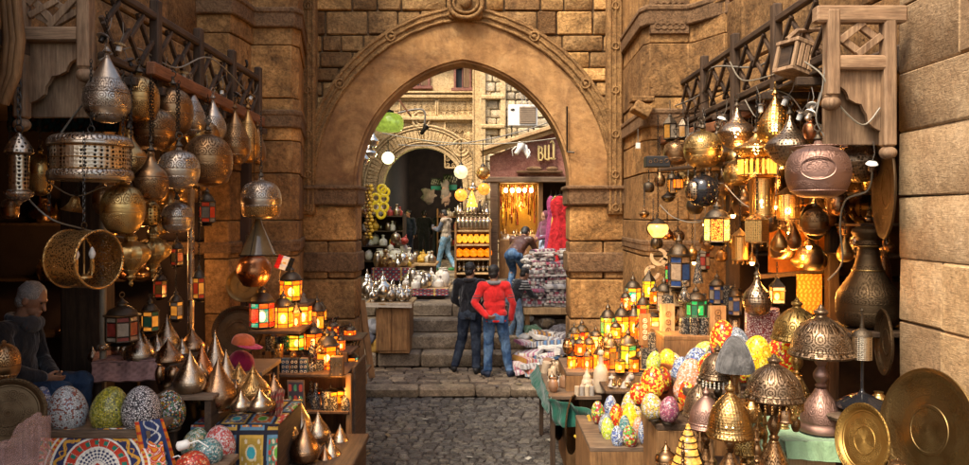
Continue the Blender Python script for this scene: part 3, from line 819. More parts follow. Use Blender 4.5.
for py, hh, ee, xa, xb in ((97, .12, .09, 395, 476), (119, .13, .10, 395, 476), (93, .06, .12, 395, 476), (62, .14, .12, 380, 500)):
 mb = MB(); z = ZW(py, YB); mb.box(fl(((XW(xa, YB) + XW(xb, YB)) / 2 - .3, RY - ee / 2, z)), (XW(xb, YB) - XW(xa, YB) + .6, ee + .1, hh), None, .03, .6)
 mb.build('string_course', M['farstone'], fb, 40)
for pxa, pxb, pya, pyb in ((400, 436, 100, 116), (438, 474, 100, 116), (400, 425, 122, 140), (445, 474, 122, 168)):
 mb = MB(); xa, xb, za, zb = XW(pxa, YB), XW(pxb, YB), ZW(pyb, YB) - GF, ZW(pya, YB) - GF
 for c, d in ((((xa + xb) / 2, -.03, za), (xb - xa, .07, .05)), (((xa + xb) / 2, -.03, zb), (xb - xa, .07, .05)), ((xa, -.028, (za + zb) / 2), (.05, .075, zb - za)), ((xb, -.028, (za + zb) / 2), (.05, .075, zb - za))):
  mb.box(c, d, None, .015, .6)
 rr = random.Random(3)
 nx = max(3, int((xb - xa) / .16)); nz = max(2, int((zb - za) / .16))
 for i in range(nx):
  for j in range(nz):
   c = (xa + (i + .5) * (xb - xa) / nx, -.012, za + (j + .5) * (zb - za) / nz)
   mb.ring(c, .055, .014, Matrix.Rotation(PI / 2, 3, 'X'), 8, 4)
   mb.ell(c, (.02, .02, .02), None, 6, 4)
 mb.build('carved_panel', M['farstone'], fb, 40)
for px, py in ((421, 120), (461, 148)):
 mb = MB(); c = fl(W(px, py, YB - .08)); Mx = Matrix.Rotation(PI / 2, 3, 'X')
 mb.ring(c, .26, .04, Mx, 22, 6); mb.ring(c, .15, .03, Mx, 18, 6); mb.ell(c, (.08, .05, .08))
 mb.build('medallion', M['farstone'], fb, 50)
mb = MB(); xp = XW(478, YB); mb.box((xp, -.06, 4.0), (.2, .25, 8.6), None, .03, .6); mb.tube([(xp - .13, -.16, 0), (xp - .13, -.16, 8.4)], .04, 6); mb.tube([(xp + .13, -.16, 0), (xp + .13, -.16, 8.4)], .04, 6)
mb.build('pilaster', M['farstone'], fb, 40)
def farwin(x0, x1_, z0, z1_, dark):
 f = MB(); xm, zm = (x0 + x1_) / 2, (z0 + z1_) / 2 - GF; w_, h_ = x1_ - x0, z1_ - z0
 for c, d in (((xm, -.03, z0 - GF - .03), (w_ + .16, .2, .09)), ((xm, 0, z1_ - GF), (w_, .1, .07)), ((x0 + .03, .002, zm), (.07, .1, h_)), ((x1_ - .03, .002, zm), (.07, .1, h_)), ((xm, .03, zm), (.04, .04, h_))):
  f.box(c, d, None, .008, .4)
 fr = f.build('window', M['maroon'], fb, 30)
 p = MB(); p.box((xm, .12, zm), (w_, .02, h_)); p.build('pane', M['black'], fr, 0)
 p = MB(); p.box((x1_ - w_ * .25, -.08, zm), (w_ * .4, .03, h_ * .9), Euler((0, 0, .5)), .005, .5); p.build('shutter', M['wood_grey'], fr, 30)
farwin(wx0, wx1, wz0, wz1, 1); farwin(vx0, vx1, vz0, vz1, 1)
YR = 22.0
rb = thing('rubble_building', (2.6, YR, GF), 'pale grey rough stone house behind the air conditioner, right of the carved building', 'building')
mb = MB(); xr0 = XW(481, YR)
masonry(mb, (xr0 - 2.6, 0, 0), X, Z, -Y, 6.0, 9.5, .26, .42, None, gap=.025, depth=.3, prot=.03, chf=.03, tone=(.3, .9), seed=9)
masonry(mb, (xr0 - 2.6, 1.6, 0), -Y, Z, -X, 1.6, 9.5, .26, .42, None, gap=.025, depth=.3, prot=.03, chf=.03, tone=(.3, .9), seed=10)
mb.build('masonry', M['farrough'], rb, 40)
mb = MB(); mb.box((xr0 - 2.6 + 3.03, .9, 4.7), (5.9, 1.6, 9.4)); mb.build('core', M['farrough'], rb, 0)
for px in (483, 503):
 mb = MB(); x = XW(px, YR) - 2.6; mb.box((x, -.06, 4.6), (.16, .14, 9.2), None, .02, .6); mb.build('quoin_strip', M['farstone'], rb, 30)
for py in (98, 127):
 mb = MB(); mb.box((XW(493, YR) - 2.6, -.08, ZW(py, YR) - GF), (.7, .16, .12), None, .03, .6); mb.build('ledge', M['farstone'], rb, 30)
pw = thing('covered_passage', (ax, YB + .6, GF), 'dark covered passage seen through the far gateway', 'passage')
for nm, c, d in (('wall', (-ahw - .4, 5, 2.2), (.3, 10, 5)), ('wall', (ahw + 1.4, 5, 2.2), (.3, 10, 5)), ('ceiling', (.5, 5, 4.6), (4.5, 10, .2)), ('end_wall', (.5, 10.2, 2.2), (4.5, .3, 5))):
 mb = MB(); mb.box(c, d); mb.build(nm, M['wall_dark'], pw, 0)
for s, x0_, yy0, yy1, lab in ((-1, -3.75, 11.4, 23.4, 'shaded stone wall along the left side of the alley behind the stalls'),
                              (1, 2.75, 11.4, 22.0, 'shaded stone wall along the right side of the alley')):
 aw_ = thing('alley_wall', (x0_, (yy0 + yy1) / 2, GF), lab, 'wall')
 mb = MB()
 if s < 0: masonry(mb, (0, -(yy1 - yy0) / 2, -1), Y, Z, X, yy1 - yy0, 7.8, .4, .7, None, depth=.4, seed=12)
 else: masonry(mb, (0, (yy1 - yy0) / 2, -1), -Y, Z, -X, yy1 - yy0, 4.3, .4, .7, None, depth=.4, seed=13)
 mb.build('masonry', M['wallstone'], aw_, 40)
# jewellery / perfume shop on the right
YS = 19.0
sf = thing('jewellery_shop', (XW(530, YS), YS, GF), 'wooden shop front with maroon gable and gold BUIL lettering on the right of the alley', 'shop front')
q = lambda px, py, dy=0: W(px, py, YS) + Vector((0, dy, 0)) - sf.location
def sbox(n, pa, pb, ya, yb, m, t=.5, ch=.01, par=None, d0=0):
 a = q(pa, yb); b = q(pb, ya); mb = MB()
 mb.box(((a.x + b.x) / 2, d0, (a.z + b.z) / 2), (abs(b.x - a.x), d0 * 0 + .16, abs(b.z - a.z)), None, ch, t); return mb.build(n, m, par or sf, 30)
xl, xr = XW(490, YS) - sf.location.x, XW(600, YS) - sf.location.x
mb = MB(); zl_ = q(0, 156).z; zr_ = q(0, 121).z; zb_ = q(0, 180).z; xm_ = q(570, 0).x
mb.prism([(xl, zb_), (xr, zb_), (xr, q(0, 140).z), (xm_, q(0, 127).z), (xl, zl_)], (0, .02, 0), X, Z, Y, .2)
mb.build('gable_panel', M['maroon'], sf, 0)
for k in range(2):   # raking wooden cornice
 mb = MB(); a = Vector((xl - .25, -.08 - .06 * k, zl_ + .02 + .11 * k)); b = Vector((xm_ + .02, -.08 - .06 * k, q(0, 127).z + .02 + .11 * k)); d = b - a
 mb.box((a + b) / 2, (d.length, .22 + .14 * k, .10), Matrix.Rotation(-math.atan2(d.z, d.x), 3, 'Y'), .015, .8); mb.build('raking_cornice', M['wood_tan'], sf, 30)
mb = MB(); mb.box(((xl + xr) / 2, -.05, zb_), (xr - xl + .2, .25, .14), None, .02, .6); mb.build('beam', M['wood_shelf'], sf, 30)
mb = MB(); mb.box(((q(517, 0).x + q(562, 0).x) / 2, -.06, q(0, 172).z), (1.15, .1, .06), None, .01, .2)
mb.ell((q(534, 0).x, -.06, q(0, 169).z), (.2, .05, .06)); mb.ell((q(552, 0).x, -.06, q(0, 169).z), (.15, .05, .06)); mb.build('small_lettering_strip', M['band'], sf, 50)
mb = MB(); mb.box((q(494, 0).x, -.03, (zb_) / 2), (.19, .22, zb_), None, .015, .7); mb.build('post', M['wood_shelf'], sf, 30)
mb = MB(); mb.box((q(541, 0).x, .02, (zb_) / 2), (.09, .14, zb_), None, .01, .3); mb.build('post', M['wood_brown'], sf, 30)
wz0_, wz1_ = q(0, 240).z, q(0, 182).z; wxa, wxb = q(499, 0).x, q(539, 0).x
mb = MB(); mb.box(((wxa + wxb) / 2, .75, (wz0_ + wz1_) / 2), (wxb - wxa, .06, wz1_ - wz0_)); back = mb.build('window_back', plain('gold_backcloth', (.5, .28, .05), .7), sf, 0)
for xx in (wxa, wxb):
 mb = MB(); mb.box((xx, .35, (wz0_ + wz1_) / 2), (.04, .8, wz1_ - wz0_)); mb.build('window_side', M['wood_brown'], sf, 0)
mb = MB(); mb.box(((wxa + wxb) / 2, .35, wz0_), (wxb - wxa, .8, .05)); mb.build('window_shelf', M['wood_tan'], sf, 0)
mb = MB(); mb.box(((wxa + wxb) / 2, .35, wz1_), (wxb - wxa, .8, .05)); mb.build('window_head', M['wood_brown'], sf, 0)
mb = MB(); mb.box(((wxa + wxb) / 2 , 0, wz0_ / 2), (wxb - wxa, .2, wz0_), None, .01, .4); mb.build('stall_riser', M['wood_brown'], sf, 30)
rr = random.Random(8)
for i in range(20):
 x = wxa + .05 + (wxb - wxa - .1) * i / 19; ln = rr.uniform(.5, 1.15); mb = MB()
 mb.tube([(x + rr.uniform(-.01, .01), .3 + rr.uniform(-.1, .25), wz1_ - .06 - j * ln / 6) for j in range(7)], [rr.uniform(.012, .024) for _ in range(7)], 5, tone=rr.random())
 o = mb.build('necklace', M['gold'] if i % 3 else L['ured'], None, 40); o.parent = sf
tmp = []
for i in range(5):
 mb = MB(); x = wxa + .18 + i * (wxb - wxa - .36) / 4
 mb.ell((x, .25, wz1_ - .2), (.045, .045, .06)); mb.build('bulb', lit('shop_bulb', (1, .75, .35), 22), sf, 60)
for i in range(26):
 x = wxa + rr.uniform(.05, wxb - wxa - .05); mb = MB(); r = rr.uniform(.03, .07)
 mb.lathe([(r, 0), (r * .8, r), (r * .3, r * 1.6), (.01, r * 2.4)], (x, rr.uniform(0, .6), wz0_ + .02 + rr.choice((0, 0, .12))), 8); mb.build('trinket', rr.choice((M['gold'], M['silver'], M['white'], M['gold'])), sf, 50)
mb = MB(); mb.box(((wxa + wxb) / 2, .3, wz0_ + .07), (wxb - wxa - .1, .4, .12), None, .01); mb.build('display_step', M['wood_tan'], sf, 30)
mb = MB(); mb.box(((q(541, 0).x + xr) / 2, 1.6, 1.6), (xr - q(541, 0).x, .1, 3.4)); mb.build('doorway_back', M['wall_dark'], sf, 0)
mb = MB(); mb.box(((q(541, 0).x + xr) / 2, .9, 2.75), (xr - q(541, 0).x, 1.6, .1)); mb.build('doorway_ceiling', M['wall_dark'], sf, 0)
mb = MB(); mb.box(((xl + xr) / 2, .9, 3.0), (xr - xl, 1.6, .1)); mb.build('roof', M['wood_shelf'], sf, 0)
def letter(mb, strokes, o, s_):
 for a, b, w_ in strokes:
  A = Vector((a[0] * s_ * .62, 0, a[1] * s_)) + o; B = Vector((b[0] * s_ * .62, 0, b[1] * s_)) + o
  d = B - A; mb.box((A + B) / 2, (w_ * s_ * .7, .05, d.length + w_ * s_ * .4), Matrix.Rotation(math.atan2(d.x, d.z), 3, 'Y'), .008)
LB = [((.1, 0), (.1, 1), .2), ((.1, .95), (.45, .9), .16), ((.48, .85), (.45, .6), .17), ((.45, .55), (.15, .5), .14), ((.45, .5), (.58, .3), .18), ((.58, .25), (.45, .08), .16), ((.45, .05), (.1, .02), .16)]
LU = [((.1, .98), (.1, .12), .2), ((.1, .08), (.4, 0), .16), ((.5, 1), (.5, 0), .2)]
LI = [((.1, 1), (.1, 0), .22), ((0, 1), (.2, .95), .12)]
LI2 = [((.05, 1.15), (.25, 1.3), .14), ((.25, 1.3), (.42, 1.05), .18), ((.42, 1.1), (.42, 0), .22), ((.05, .05), (.6, .02), .16)]
o0 = q(537.5, 161, 0) + Vector((0, -.1, 0)); hS = .36
for nm, lt, dx in (('letter', LB, 0), ('letter', LU, .16), ('letter', LI2, .30)):
 mb = MB(); letter(mb, lt, o0 + Vector((dx, 0, dx * .12)), hS); mb.build(nm, plain('gilt_letter', (.8, .6, .25), .35, .6), sf, 40)
ac_ = thing('air_conditioner', W(523, 126, 20.6), 'boxy white air conditioner mounted high on the grey wall beyond the arch', 'air conditioner')
w_, h_ = .80, .58
mb = MB(); mb.box((0, .25, h_ / 2), (w_, .5, h_), None, .02, .6); mb.build('casing', M['white'], ac_, 30)
mb = MB(); mb.box((.13, -.012, h_ / 2), (.45, .02, .46), None, .004); g = mb.build('grille', plain('ac_grille', (.28, .2, .13), .6), ac_, 30)
mb = MB()
for k in range(10): mb.box((.13, -.03, .08 + k * .045), (.43, .02, .014))
mb.build('louvres', plain('ac_louvre', (.4, .3, .2), .6), ac_, 0)
mb = MB(); mb.ell((-.28, -.008, .44), (.06, .012, .03)); mb.build('badge', M['iron'], ac_, 50)
for sx in (-1, 1):
 mb = MB(); mb.tube([(sx * .3, .5, -.02), (sx * .3, -.02, -.02)], .02, 6); mb.tube([(sx * .3, .5, -.4), (sx * .3, 0, -.03)], .016, 6); mb.build('support', M['iron'], ac_, 40)
cb = MB(); rr = random.Random(2)
for i in range(9):
 a = W(505 + i * 3, 82 + i * 2, 20.9); b = W(530 + rr.uniform(-10, 25), 104, 20.4); c = (a + b) / 2 + Vector((rr.uniform(-.15, .15), 0, rr.uniform(-.1, .2)))
 cb.tube([a, c, b], .012, 4)
c0 = W(520, 95, 20.8); o = cb.build('cable_tangle', M['cable'], None, 40); o.data.transform(Matrix.Translation(-c0)); o.location = c0
tag(o, 'tangle of loose grey cables above the air conditioner', 'cables')
def wire(name, pts, r, mat, label, grp=None, cat='cable', n=14, sag=None):
 P = [Vector(p) for p in pts]
 out = []
 if sag is not None and len(P) == 2:
  for i in range(n + 1):
   t = i / n; out.append(P[0].lerp(P[1], t) - Vector((0, 0, sag * 4 * t * (1 - t))))
 else:
  out = [Vector((a, b, 0)) for a, b in []]
  m = len(P)
  for i in range(m - 1):
   p0, p1, p2, p3 = P[max(i - 1, 0)], P[i], P[i + 1], P[min(i + 2, m - 1)]
   for j in range(6):
    t = j / 6; out.append(.5 * (2 * p1 + (p2 - p0) * t + (2 * p0 - 5 * p1 + 4 * p2 - p3) * t * t + (3 * p1 - p0 - 3 * p2 + p3) * t ** 3))
  out.append(P[-1])
 c = out[0].copy(); mb = MB(); mb.tube([p - c for p in out], r, 5)
 return tag(mb.build(name, mat, None, 60, loc=c), label, cat, grp)
wire('cable', [W(382, 133, 18), W(570, 136, 17)], .013, M['cablewhite'], 'white cable sagging across the alley below the air conditioner', sag=.22)
wire('cable', [W(398, 145, 20), W(560, 118, 20)], .016, M['cable'], 'thin grey cable strung from the lamp to the gable', sag=.25)
wire('cable', [W(398, 113, 22.6), W(423, 110, 22.6), W(424, 128, 22.6)], .03, M['cable'], 'bent cable holding the small lamp over the far gateway')
def spot(px, py, D, label, mat, rz=0):
 t = thing('spotlight', W(px, py, D), label, 'spotlight', rot=(0, .6, rz))
 mb = MB(); mb.lathe([(.03, -.16), (.055, -.14), (.06, 0), (.095, .10), (.1, .15)], (0, 0, 0), 14); mb.build('housing', mat, t, 50)
 mb = MB(); mb.ell((0, 0, .14), (.085, .085, .03)); mb.build('lens', M['bulb_off'], t, 60)
 mb = MB(); mb.tube([(-.1, 0, 0), (-.12, .05, -.12), (0, .1, -.2)], .014, 6); mb.build('bracket', mat, t, 40)
spot(519, 149, 18.4, 'white spotlight with round head clipped to the shop gable', M['white'], .5)
spot(526, 152, 18.5, 'second white spotlight lower right on the shop gable', M['white'], 2.4)
spot(424, 130, 22.3, 'small grey spotlight at the crown of the far gateway', M['iron'], .2)
# profiles (r, z) normalised: r max 1, z 0..1
PR = {
 'tear': [(0, 0), (.3, .005), (.62, .05), (.9, .16), (1, .30), (.93, .44), (.72, .58), (.46, .72), (.24, .84), (.11, .93), (.06, 1)],
 'slimtear': [(0, 0), (.35, .01), (.8, .08), (1, .24), (.92, .40), (.62, .58), (.34, .74), (.16, .88), (.06, 1)],
 'globe': [(0, 0), (.3, .01), (.66, .07), (.93, .25), (1, .45), (.95, .63), (.74, .79), (.44, .88), (.16, .92), (.12, .94), (.16, .96), (.05, 1)],
 'flatglobe': [(.2, 0), (.55, .02), (.86, .14), (1, .38), (.95, .62), (.74, .79), (.4, .87), (.16, .9), (.12, .95), (.05, 1)],
 'pear': [(0, 0), (.34, .01), (.74, .08), (.97, .26), (1, .4), (.84, .56), (.52, .68), (.30, .78), (.2, .88), (.22, .93), (.08, 1)],
 'onion': [(0, 0), (.4, .02), (.82, .12), (1, .28), (.92, .40), (.62, .50), (.34, .60), (.18, .74), (.09, .9), (.04, 1)],
 'wideonion': [(0, 0), (.35, .03), (.7, .13), (.97, .33), (1, .40), (.86, .5), (.5, .62), (.28, .74), (.13, .88), (.05, 1)],
 'star': [(.03, 0), (.12, .04), (.08, .09), (.26, .16), (.2, .19), (.4, .27), (.34, .3), (.8, .42), (1, .55), (.84, .68), (.4, .76), (.3, .8), (.34, .84), (.12, .92), (.04, 1)],
 'spun': [(0, 0), (.5, 0), (.56, .02), (.54, .05), (.86, .12), (1, .26), (.98, .37), (.80, .51), (.55, .63), (.34, .75), (.18, .86), (.08, .94), (.015, 1)],
 'egg': [(0, 0), (.34, .015), (.66, .08), (.92, .25), (1, .43), (.93, .62), (.73, .8), (.42, .94), (.15, .993), (0, 1)],
 'dome': [(.96, .0), (1, .02), (1, .07), (.95, .1), (.93, .13), (.88, .32), (.74, .5), (.5, .64), (.3, .72), (.2, .75), (.16, .79), (.22, .83), (.2, .88), (.1, .91), (.09, .94), (.05, .97), (.01, 1)],
 'drumjar': [(0, 0), (.8, .01), (.9, .05), (.92, .9), (.8, .97), (.4, 1)],
 'urn': [(.5, 0), (.8, .01), (.97, .08), (1, .2), (.96, .33), (.72, .44), (.50, .55), (.38, .66), (.33, .78), (.42, .82), (.36, .86), (.5, .93), (.48, .97), (.3, 1)],
 'pot': [(.3, 0), (.6, .02), (.95, .3), (1, .5), (.85, .75), (.55, .88), (.5, .93), (.62, 1)],
 'baluster': [(1, 0), (1, .03), (.84, .06), (.9, .10), (.72, .16), (.4, .21), (.26, .26), (.3, .3), (.42, .33), (.3, .36), (.24, .42), (.34, .5), (.38, .58), (.26, .66), (.22, .74), (.34, .78), (.24, .82), (.18, .92), (.2, 1)],
 'bottle': [(0, 0), (.8, 0), (1, .06), (1, .42), (.8, .56), (.36, .68), (.3, .86), (.42, .9), (.4, .97), (.2, 1)],
 'cone': [(1, 0), (1, .04), (.8, .25), (.72, .28), (.66, .45), (.56, .49), (.46, .66), (.36, .7), (.2, .86), (.1, .93), (.12, .96), (0, 1)],
 'teapot': [(.6, 0), (.66, .04), (.5, .07), (.9, .2), (1, .36), (.86, .52), (.5, .62), (.34, .68), (.4, .71), (.24, .78), (.1, .86), (.13, .9), (.04, 1)],
}
SP = {k: smoothprof(v, 3) for k, v in PR.items()}
for k in ('dome', 'baluster', 'cone', 'urn'): SP[k] = smoothprof(PR[k], 2)
def prof(kind, w, h, z0=0): return [(r * w / 2, z0 + z * h) for r, z in SP[kind]]
def chain_mesh(mb, a, b, link=.030, r=.0028):
 a = Vector(a); b = Vector(b); d = b - a; n = max(2, int(d.length / (link * .72)))
 q = d.to_track_quat('Z', 'Y').to_matrix()
 for i in range(n):
  c = a + d * ((i + .5) / n); tw = Matrix.Rotation(PI / 2 * (i % 2), 3, 'Z')
  pts = []
  for k in range(8):
   t = 2 * PI * k / 8
   pts.append(c + q @ (tw @ Vector((link * .27 * math.cos(t), 0, link * .52 * math.sin(t)))))
  mb.tube(pts, r, 4, closed=True)
CHAINZ = 3.45
def hang(px, yt, yb, wpx, D, kind, mat, label, cat='hanging lamp', group=None, chain=True, ring=True, top=None, tassel=None, lit_=None, rib=None, name='hanging_lamp', seg=36, tilt=0, fine=True):
 """a lamp body whose drawn top/bottom are at rows yt, yb; origin at the hook"""
 c = W(px, yb, D); h = (yb - yt) * D / F; w_ = wpx * D / F
 t = thing(name, (c.x, c.y, c.z + h), label, cat, group)
 t.rotation_euler = (tilt, tilt * .6, random.uniform(0, 6.28) if not tilt else 0)
 mb = MB(); mb.lathe(prof(kind, w_, h, -h), (0, 0, 0), seg, rib=rib)
 mb.build('shade', mat, t, 50)
 mb = MB(); s = min(.03, w_ * .12)
 mb.lathe([(s * .5, -h * .02), (s, 0), (s * .6, s * .5), (s * .35, s * 1.1), (s * .5, s * 1.4), (.001, s * 1.9)], (0, 0, 0), 12)
 if ring: mb.ring((0, 0, s * 2.5), s * .75, s * .18, Matrix.Rotation(PI / 2, 3, 'X'), 12, 5)
 mb.build('finial', M['darkmetal'] if kind != 'tear' else mat, t, 50)
 if wpx > 26 and kind in ('globe', 'flatglobe', 'pear', 'tear') and fine:
  mb = MB(); zc = -h * .56
  for dz_ in (-.012, .012):
   rr_ = max(r for r, z in prof(kind, w_, h, -h) if abs(z - zc) < h * .08)
   mb.ring((0, 0, zc + dz_), rr_ * .992, .0025, None, 40, 4)
  mb.build('band', mat, t, 50)
 if lit_:
  mb = MB(); mb.ell((0, 0, -h * .62), (min(.03, w_ * .2), min(.03, w_ * .2), min(.045, h * .2))); mb.build('bulb', lit_, t, 60)
 if chain:
  zt = CHAINZ if top is None else ZW(top, D)
  L1 = zt - (c.z + h) - s * 3
  if L1 > .03:
   mb = MB()
   if L1 < 1.6: chain_mesh(mb, (0, 0, s * 3), (0, 0, s * 3 + L1))
   mb.build('chain', M['iron'], t, 50)
 return t, w_, h
def stand(px, yt, yb, wpx, D, kind, mat, label, cat='lamp', group=None, name='metal_lamp', base=True, rz=None, seg=32, lean=0, rib=None, knob=None, partname='body'):
 c = W(px, yb, D); h = (yb - yt) * D / F; w_ = wpx * D / F
 t = thing(name, c, label, cat, group, rot=(0, lean, random.uniform(0, 6.28) if rz is None else rz))
 mb = MB(); mb.lathe(prof(kind, w_, h), (0, 0, 0), seg, rib=rib); mb.build(partname, mat, t, 50)
 if kind == 'spun':
  mb = MB()
  for z in (.30, .345): 
   r_ = max(r for r, zz in prof(kind, w_, h) if abs(zz - z * h) < h * .06)
   mb.ring((0, 0, z * h), r_ * .985, h * .008, None, 32, 5)
  mb.build('collar', mat, t, 50)
  mb = MB(); mb.ell((0, 0, h * 1.0), (h * .012, h * .012, h * .02), None, 8, 6); mb.build('tip', mat, t, 50)
 if knob:
  mb = MB(); mb.lathe([(w_ * .08, 0), (w_ * .12, w_ * .06), (w_ * .05, w_ * .14), (.001, w_ * .22)], (0, 0, h), 12); mb.build('knob', knob, t, 50)
 return t, w_, h
def egg(px, yt, yb, wpx, D, mat, label, group='mosaic egg lamps', lean=None, litk=None):
 c = W(px, yb, D); h = (yb - yt) * D / F; w_ = wpx * D / F
 t = thing('mosaic_egg_lamp', c, label, 'egg lamp', group, rot=(random.uniform(-.12, .12), random.uniform(-.12, .12) if lean is None else lean, random.uniform(0, 6)))
 mb = MB(); mb.lathe(prof('egg', w_, h, .006), (0, 0, 0), 40); mb.build('mosaic_shell', mat, t, 60)
 mb = MB(); mb.lathe([(w_ * .3, -.002), (w_ * .3, .012), (w_ * .22, .02), (.001, .02)], (0, 0, 0), 20); mb.build('base_ring', M['darkmetal'], t, 50)
 return t
GLOW = ('amber', 'orange', 'yellow', 'warm', 'lime', 'teal', 'green', 'red', 'yellowg', 'redg')
def lantern(px, yt, yb, wpx, D, cols, label, n=6, cat='lantern', group=None, hang_=False, roof='dome', name='lantern', rz=None, taper=1.0, frame=None, top=None, feet=True, split=2):
 """metal framed lantern with coloured glass panes"""
 c = W(px, yb, D); H = (yb - yt) * D / F; w_ = wpx * D / F; r = w_ / 2 * .92
 fm = frame or M['darkmetal']
 t = thing(name, c, label, cat, group, rot=(0, 0, random.uniform(0, 1) if rz is None else rz))
 zb, zt = H * .10, H * .60
 rt, rb = r, r * taper
 def ringp(rad, z, k=n, off=0): return [Vector((rad * math.cos(2 * PI * (i + off) / k), rad * math.sin(2 * PI * (i + off) / k), z)) for i in range(k)]
 bar = max(.0035, w_ * .028)
 f = MB()
 A = ringp(rb, zb); B = ringp(rt, zt)
 for i in range(n):
  j = (i + 1) % n
  f.tube([A[i], B[i]], bar, 5); f.tube([A[i], A[j]], bar, 5); f.tube([B[i], B[j]], bar, 5)
  if split == 2:
   m0 = A[i].lerp(B[i], .78); m1 = A[j].lerp(B[j], .78); f.tube([m0, m1], bar * .7, 4)
   m0 = A[i].lerp(B[i], .2); m1 = A[j].lerp(B[j], .2); f.tube([m0, m1], bar * .7, 4)
 f.lathe([(rb * .7, 0), (rb * .75, H * .02), (rb * .5, H * .04), (rb * .95, zb - .002), (rb * .9, zb + .004), (0.001, zb + .004)], (0, 0, 0), n * 2)
 f.build('frame', fm, t, 30)
 for i in range(n):
  j = (i + 1) % n
  def pane(t0, t1, mat, ins=.985):
   p = [A[i].lerp(B[i], t0), A[j].lerp(B[j], t0), A[j].lerp(B[j], t1), A[i].lerp(B[i], t1)]
   p = [Vector((q.x * ins, q.y * ins, q.z)) for q in p]
   cen = sum(p, Vector()) / 4; p = [cen + (q - cen) * .93 for q in p]
   nn = (p[1] - p[0]).cross(p[3] - p[0]).normalized() * .003
   g = MB(); g.add([q for q in p] + [q - nn for q in p], [(0, 1, 2, 3), (7, 6, 5, 4), (0, 4, 5, 1), (1, 5, 6, 2), (2, 6, 7, 3), (3, 7, 4, 0)]); g.build('glass_pane', L[mat], t, 0)
  if split == 2:
   pane(.02, .19, cols[(i + 1) % len(cols)]); pane(.21, .77, cols[i % len(cols)]); pane(.79, .98, cols[(i + 1) % len(cols)])
  else: pane(.02, .98, cols[i % len(cols)])
 if any(q in GLOW for q in cols):
  bb = MB(); bb.ell((0, 0, H * .30), (w_ * .13, w_ * .13, H * .11), None, 12, 8); bb.build('bulb', L['core'], t, 60)
 rf = MB()
 if roof == 'dome': P = [(rt * 1.12, zt), (rt * 1.15, zt + H * .015), (rt * .95, zt + H * .04), (rt * .8, zt + H * .12), (rt * .45, zt + H * .19), (rt * .3, zt + H * .205), (rt * .3, zt + H * .25), (rt * .36, zt + H * .26), (rt * .12, zt + H * .32), (rt * .08, H * .95), (.001, H * .97)]
 elif roof == 'pyramid': P = [(rt * 1.15, zt), (rt * 1.12, zt + H * .02), (rt * .35, zt + H * .22), (rt * .3, zt + H * .26), (rt * .38, zt + H * .27), (.001, H * .95)]
 else: P = [(rt * 1.05, zt), (rt * 1.05, zt + H * .03), (rt * .8, zt + H * .06), (rt * .1, zt + H * .1), (.001, zt + H * .12)]
 rf.lathe(P, (0, 0, 0), n if roof == 'pyramid' else 16); rf.build('roof', fm, t, 35)
 rg = MB(); rg.ring((0, 0, H * .985 + w_ * .06), w_ * .075, w_ * .018, Matrix.Rotation(PI / 2, 3, 'X'), 12, 5); rg.build('ring', fm, t, 50)
 if hang_:
  zz = (CHAINZ if top is None else ZW(top, D)) - c.z
  mb = MB(); chain_mesh(mb, (0, 0, H + w_ * .12), (0, 0, zz)); mb.build('chain', M['iron'], t, 50)
 return t
def disc_tray(px, py, wpx, hpx, D, mat, label, rot, name='brass_tray', group='round metal trays', cat='tray'):
 """round tray, radius from the taller drawn size"""
 rad = max(wpx, hpx) * D / F / 2
 t = thing(name, W(px, py, D), label, cat, group, rot=rot)
 mb = MB()
 P = [(0.001, 0), (rad * .35, .0), (rad * .36, .003), (rad * .40, .003), (rad * .41, 0), (rad * .76, 0), (rad * .78, .004), (rad * .82, .004), (rad * .86, .012), (rad * .93, .022), (rad * .985, .024), (rad, .018), (rad * .99, .010), (rad * .9, .006), (rad * .8, -.006), (.001, -.006)]
 mb.lathe(P, (0, 0, 0), 64); mb.build('plate', mat, t, 35)
 mb = MB(); mb.ring((0, 0, .020), rad * .985, .006, None, 64, 6); mb.build('rim', mat, t, 50)
 return t
def table(px0, px1, py, D0, D1, th, mat, label, name='display_table', legs=True, zfloor=-.15, skirt=None, cat='table'):
 """table top whose front edge is drawn at row py at depth D0"""
 z = ZW(py, D0); xa, xb = XW(px0, D0), XW(px1, D0); xc = (xa + xb) / 2
 t = thing(name, (xc, (D0 + D1) / 2, zfloor), label, cat)
 mb = MB(); mb.box((0, 0, z - zfloor - th / 2), (xb - xa, D1 - D0, th), None, .006, .6); mb.build('top', mat, t, 30)
 if legs:
  for sx in (-1, 1):
   for sy in (-1, 1):
    mb = MB(); mb.box((sx * ((xb - xa) / 2 - .04), sy * ((D1 - D0) / 2 - .04), (z - zfloor - th) / 2), (.05, .05, z - zfloor - th), None, .005, .4); mb.build('leg', M['wood_darkz'], t, 30)
 if skirt:
  mb = MB(); mb.box((0, -(D1 - D0) / 2 + .012, (z - zfloor - th) / 2), (xb - xa - .01, .02, z - zfloor - th), None, .004, .5); mb.build('front_panel', skirt, t, 30)
  mb = MB(); sx = 1 if xc < -.3 else -1; mb.box((sx * ((xb - xa) / 2 - .012), .01, (z - zfloor - th) / 2), (.02, D1 - D0 - .03, z - zfloor - th), None, .004, .5); mb.build('side_panel', skirt, t, 30)
 return t, z
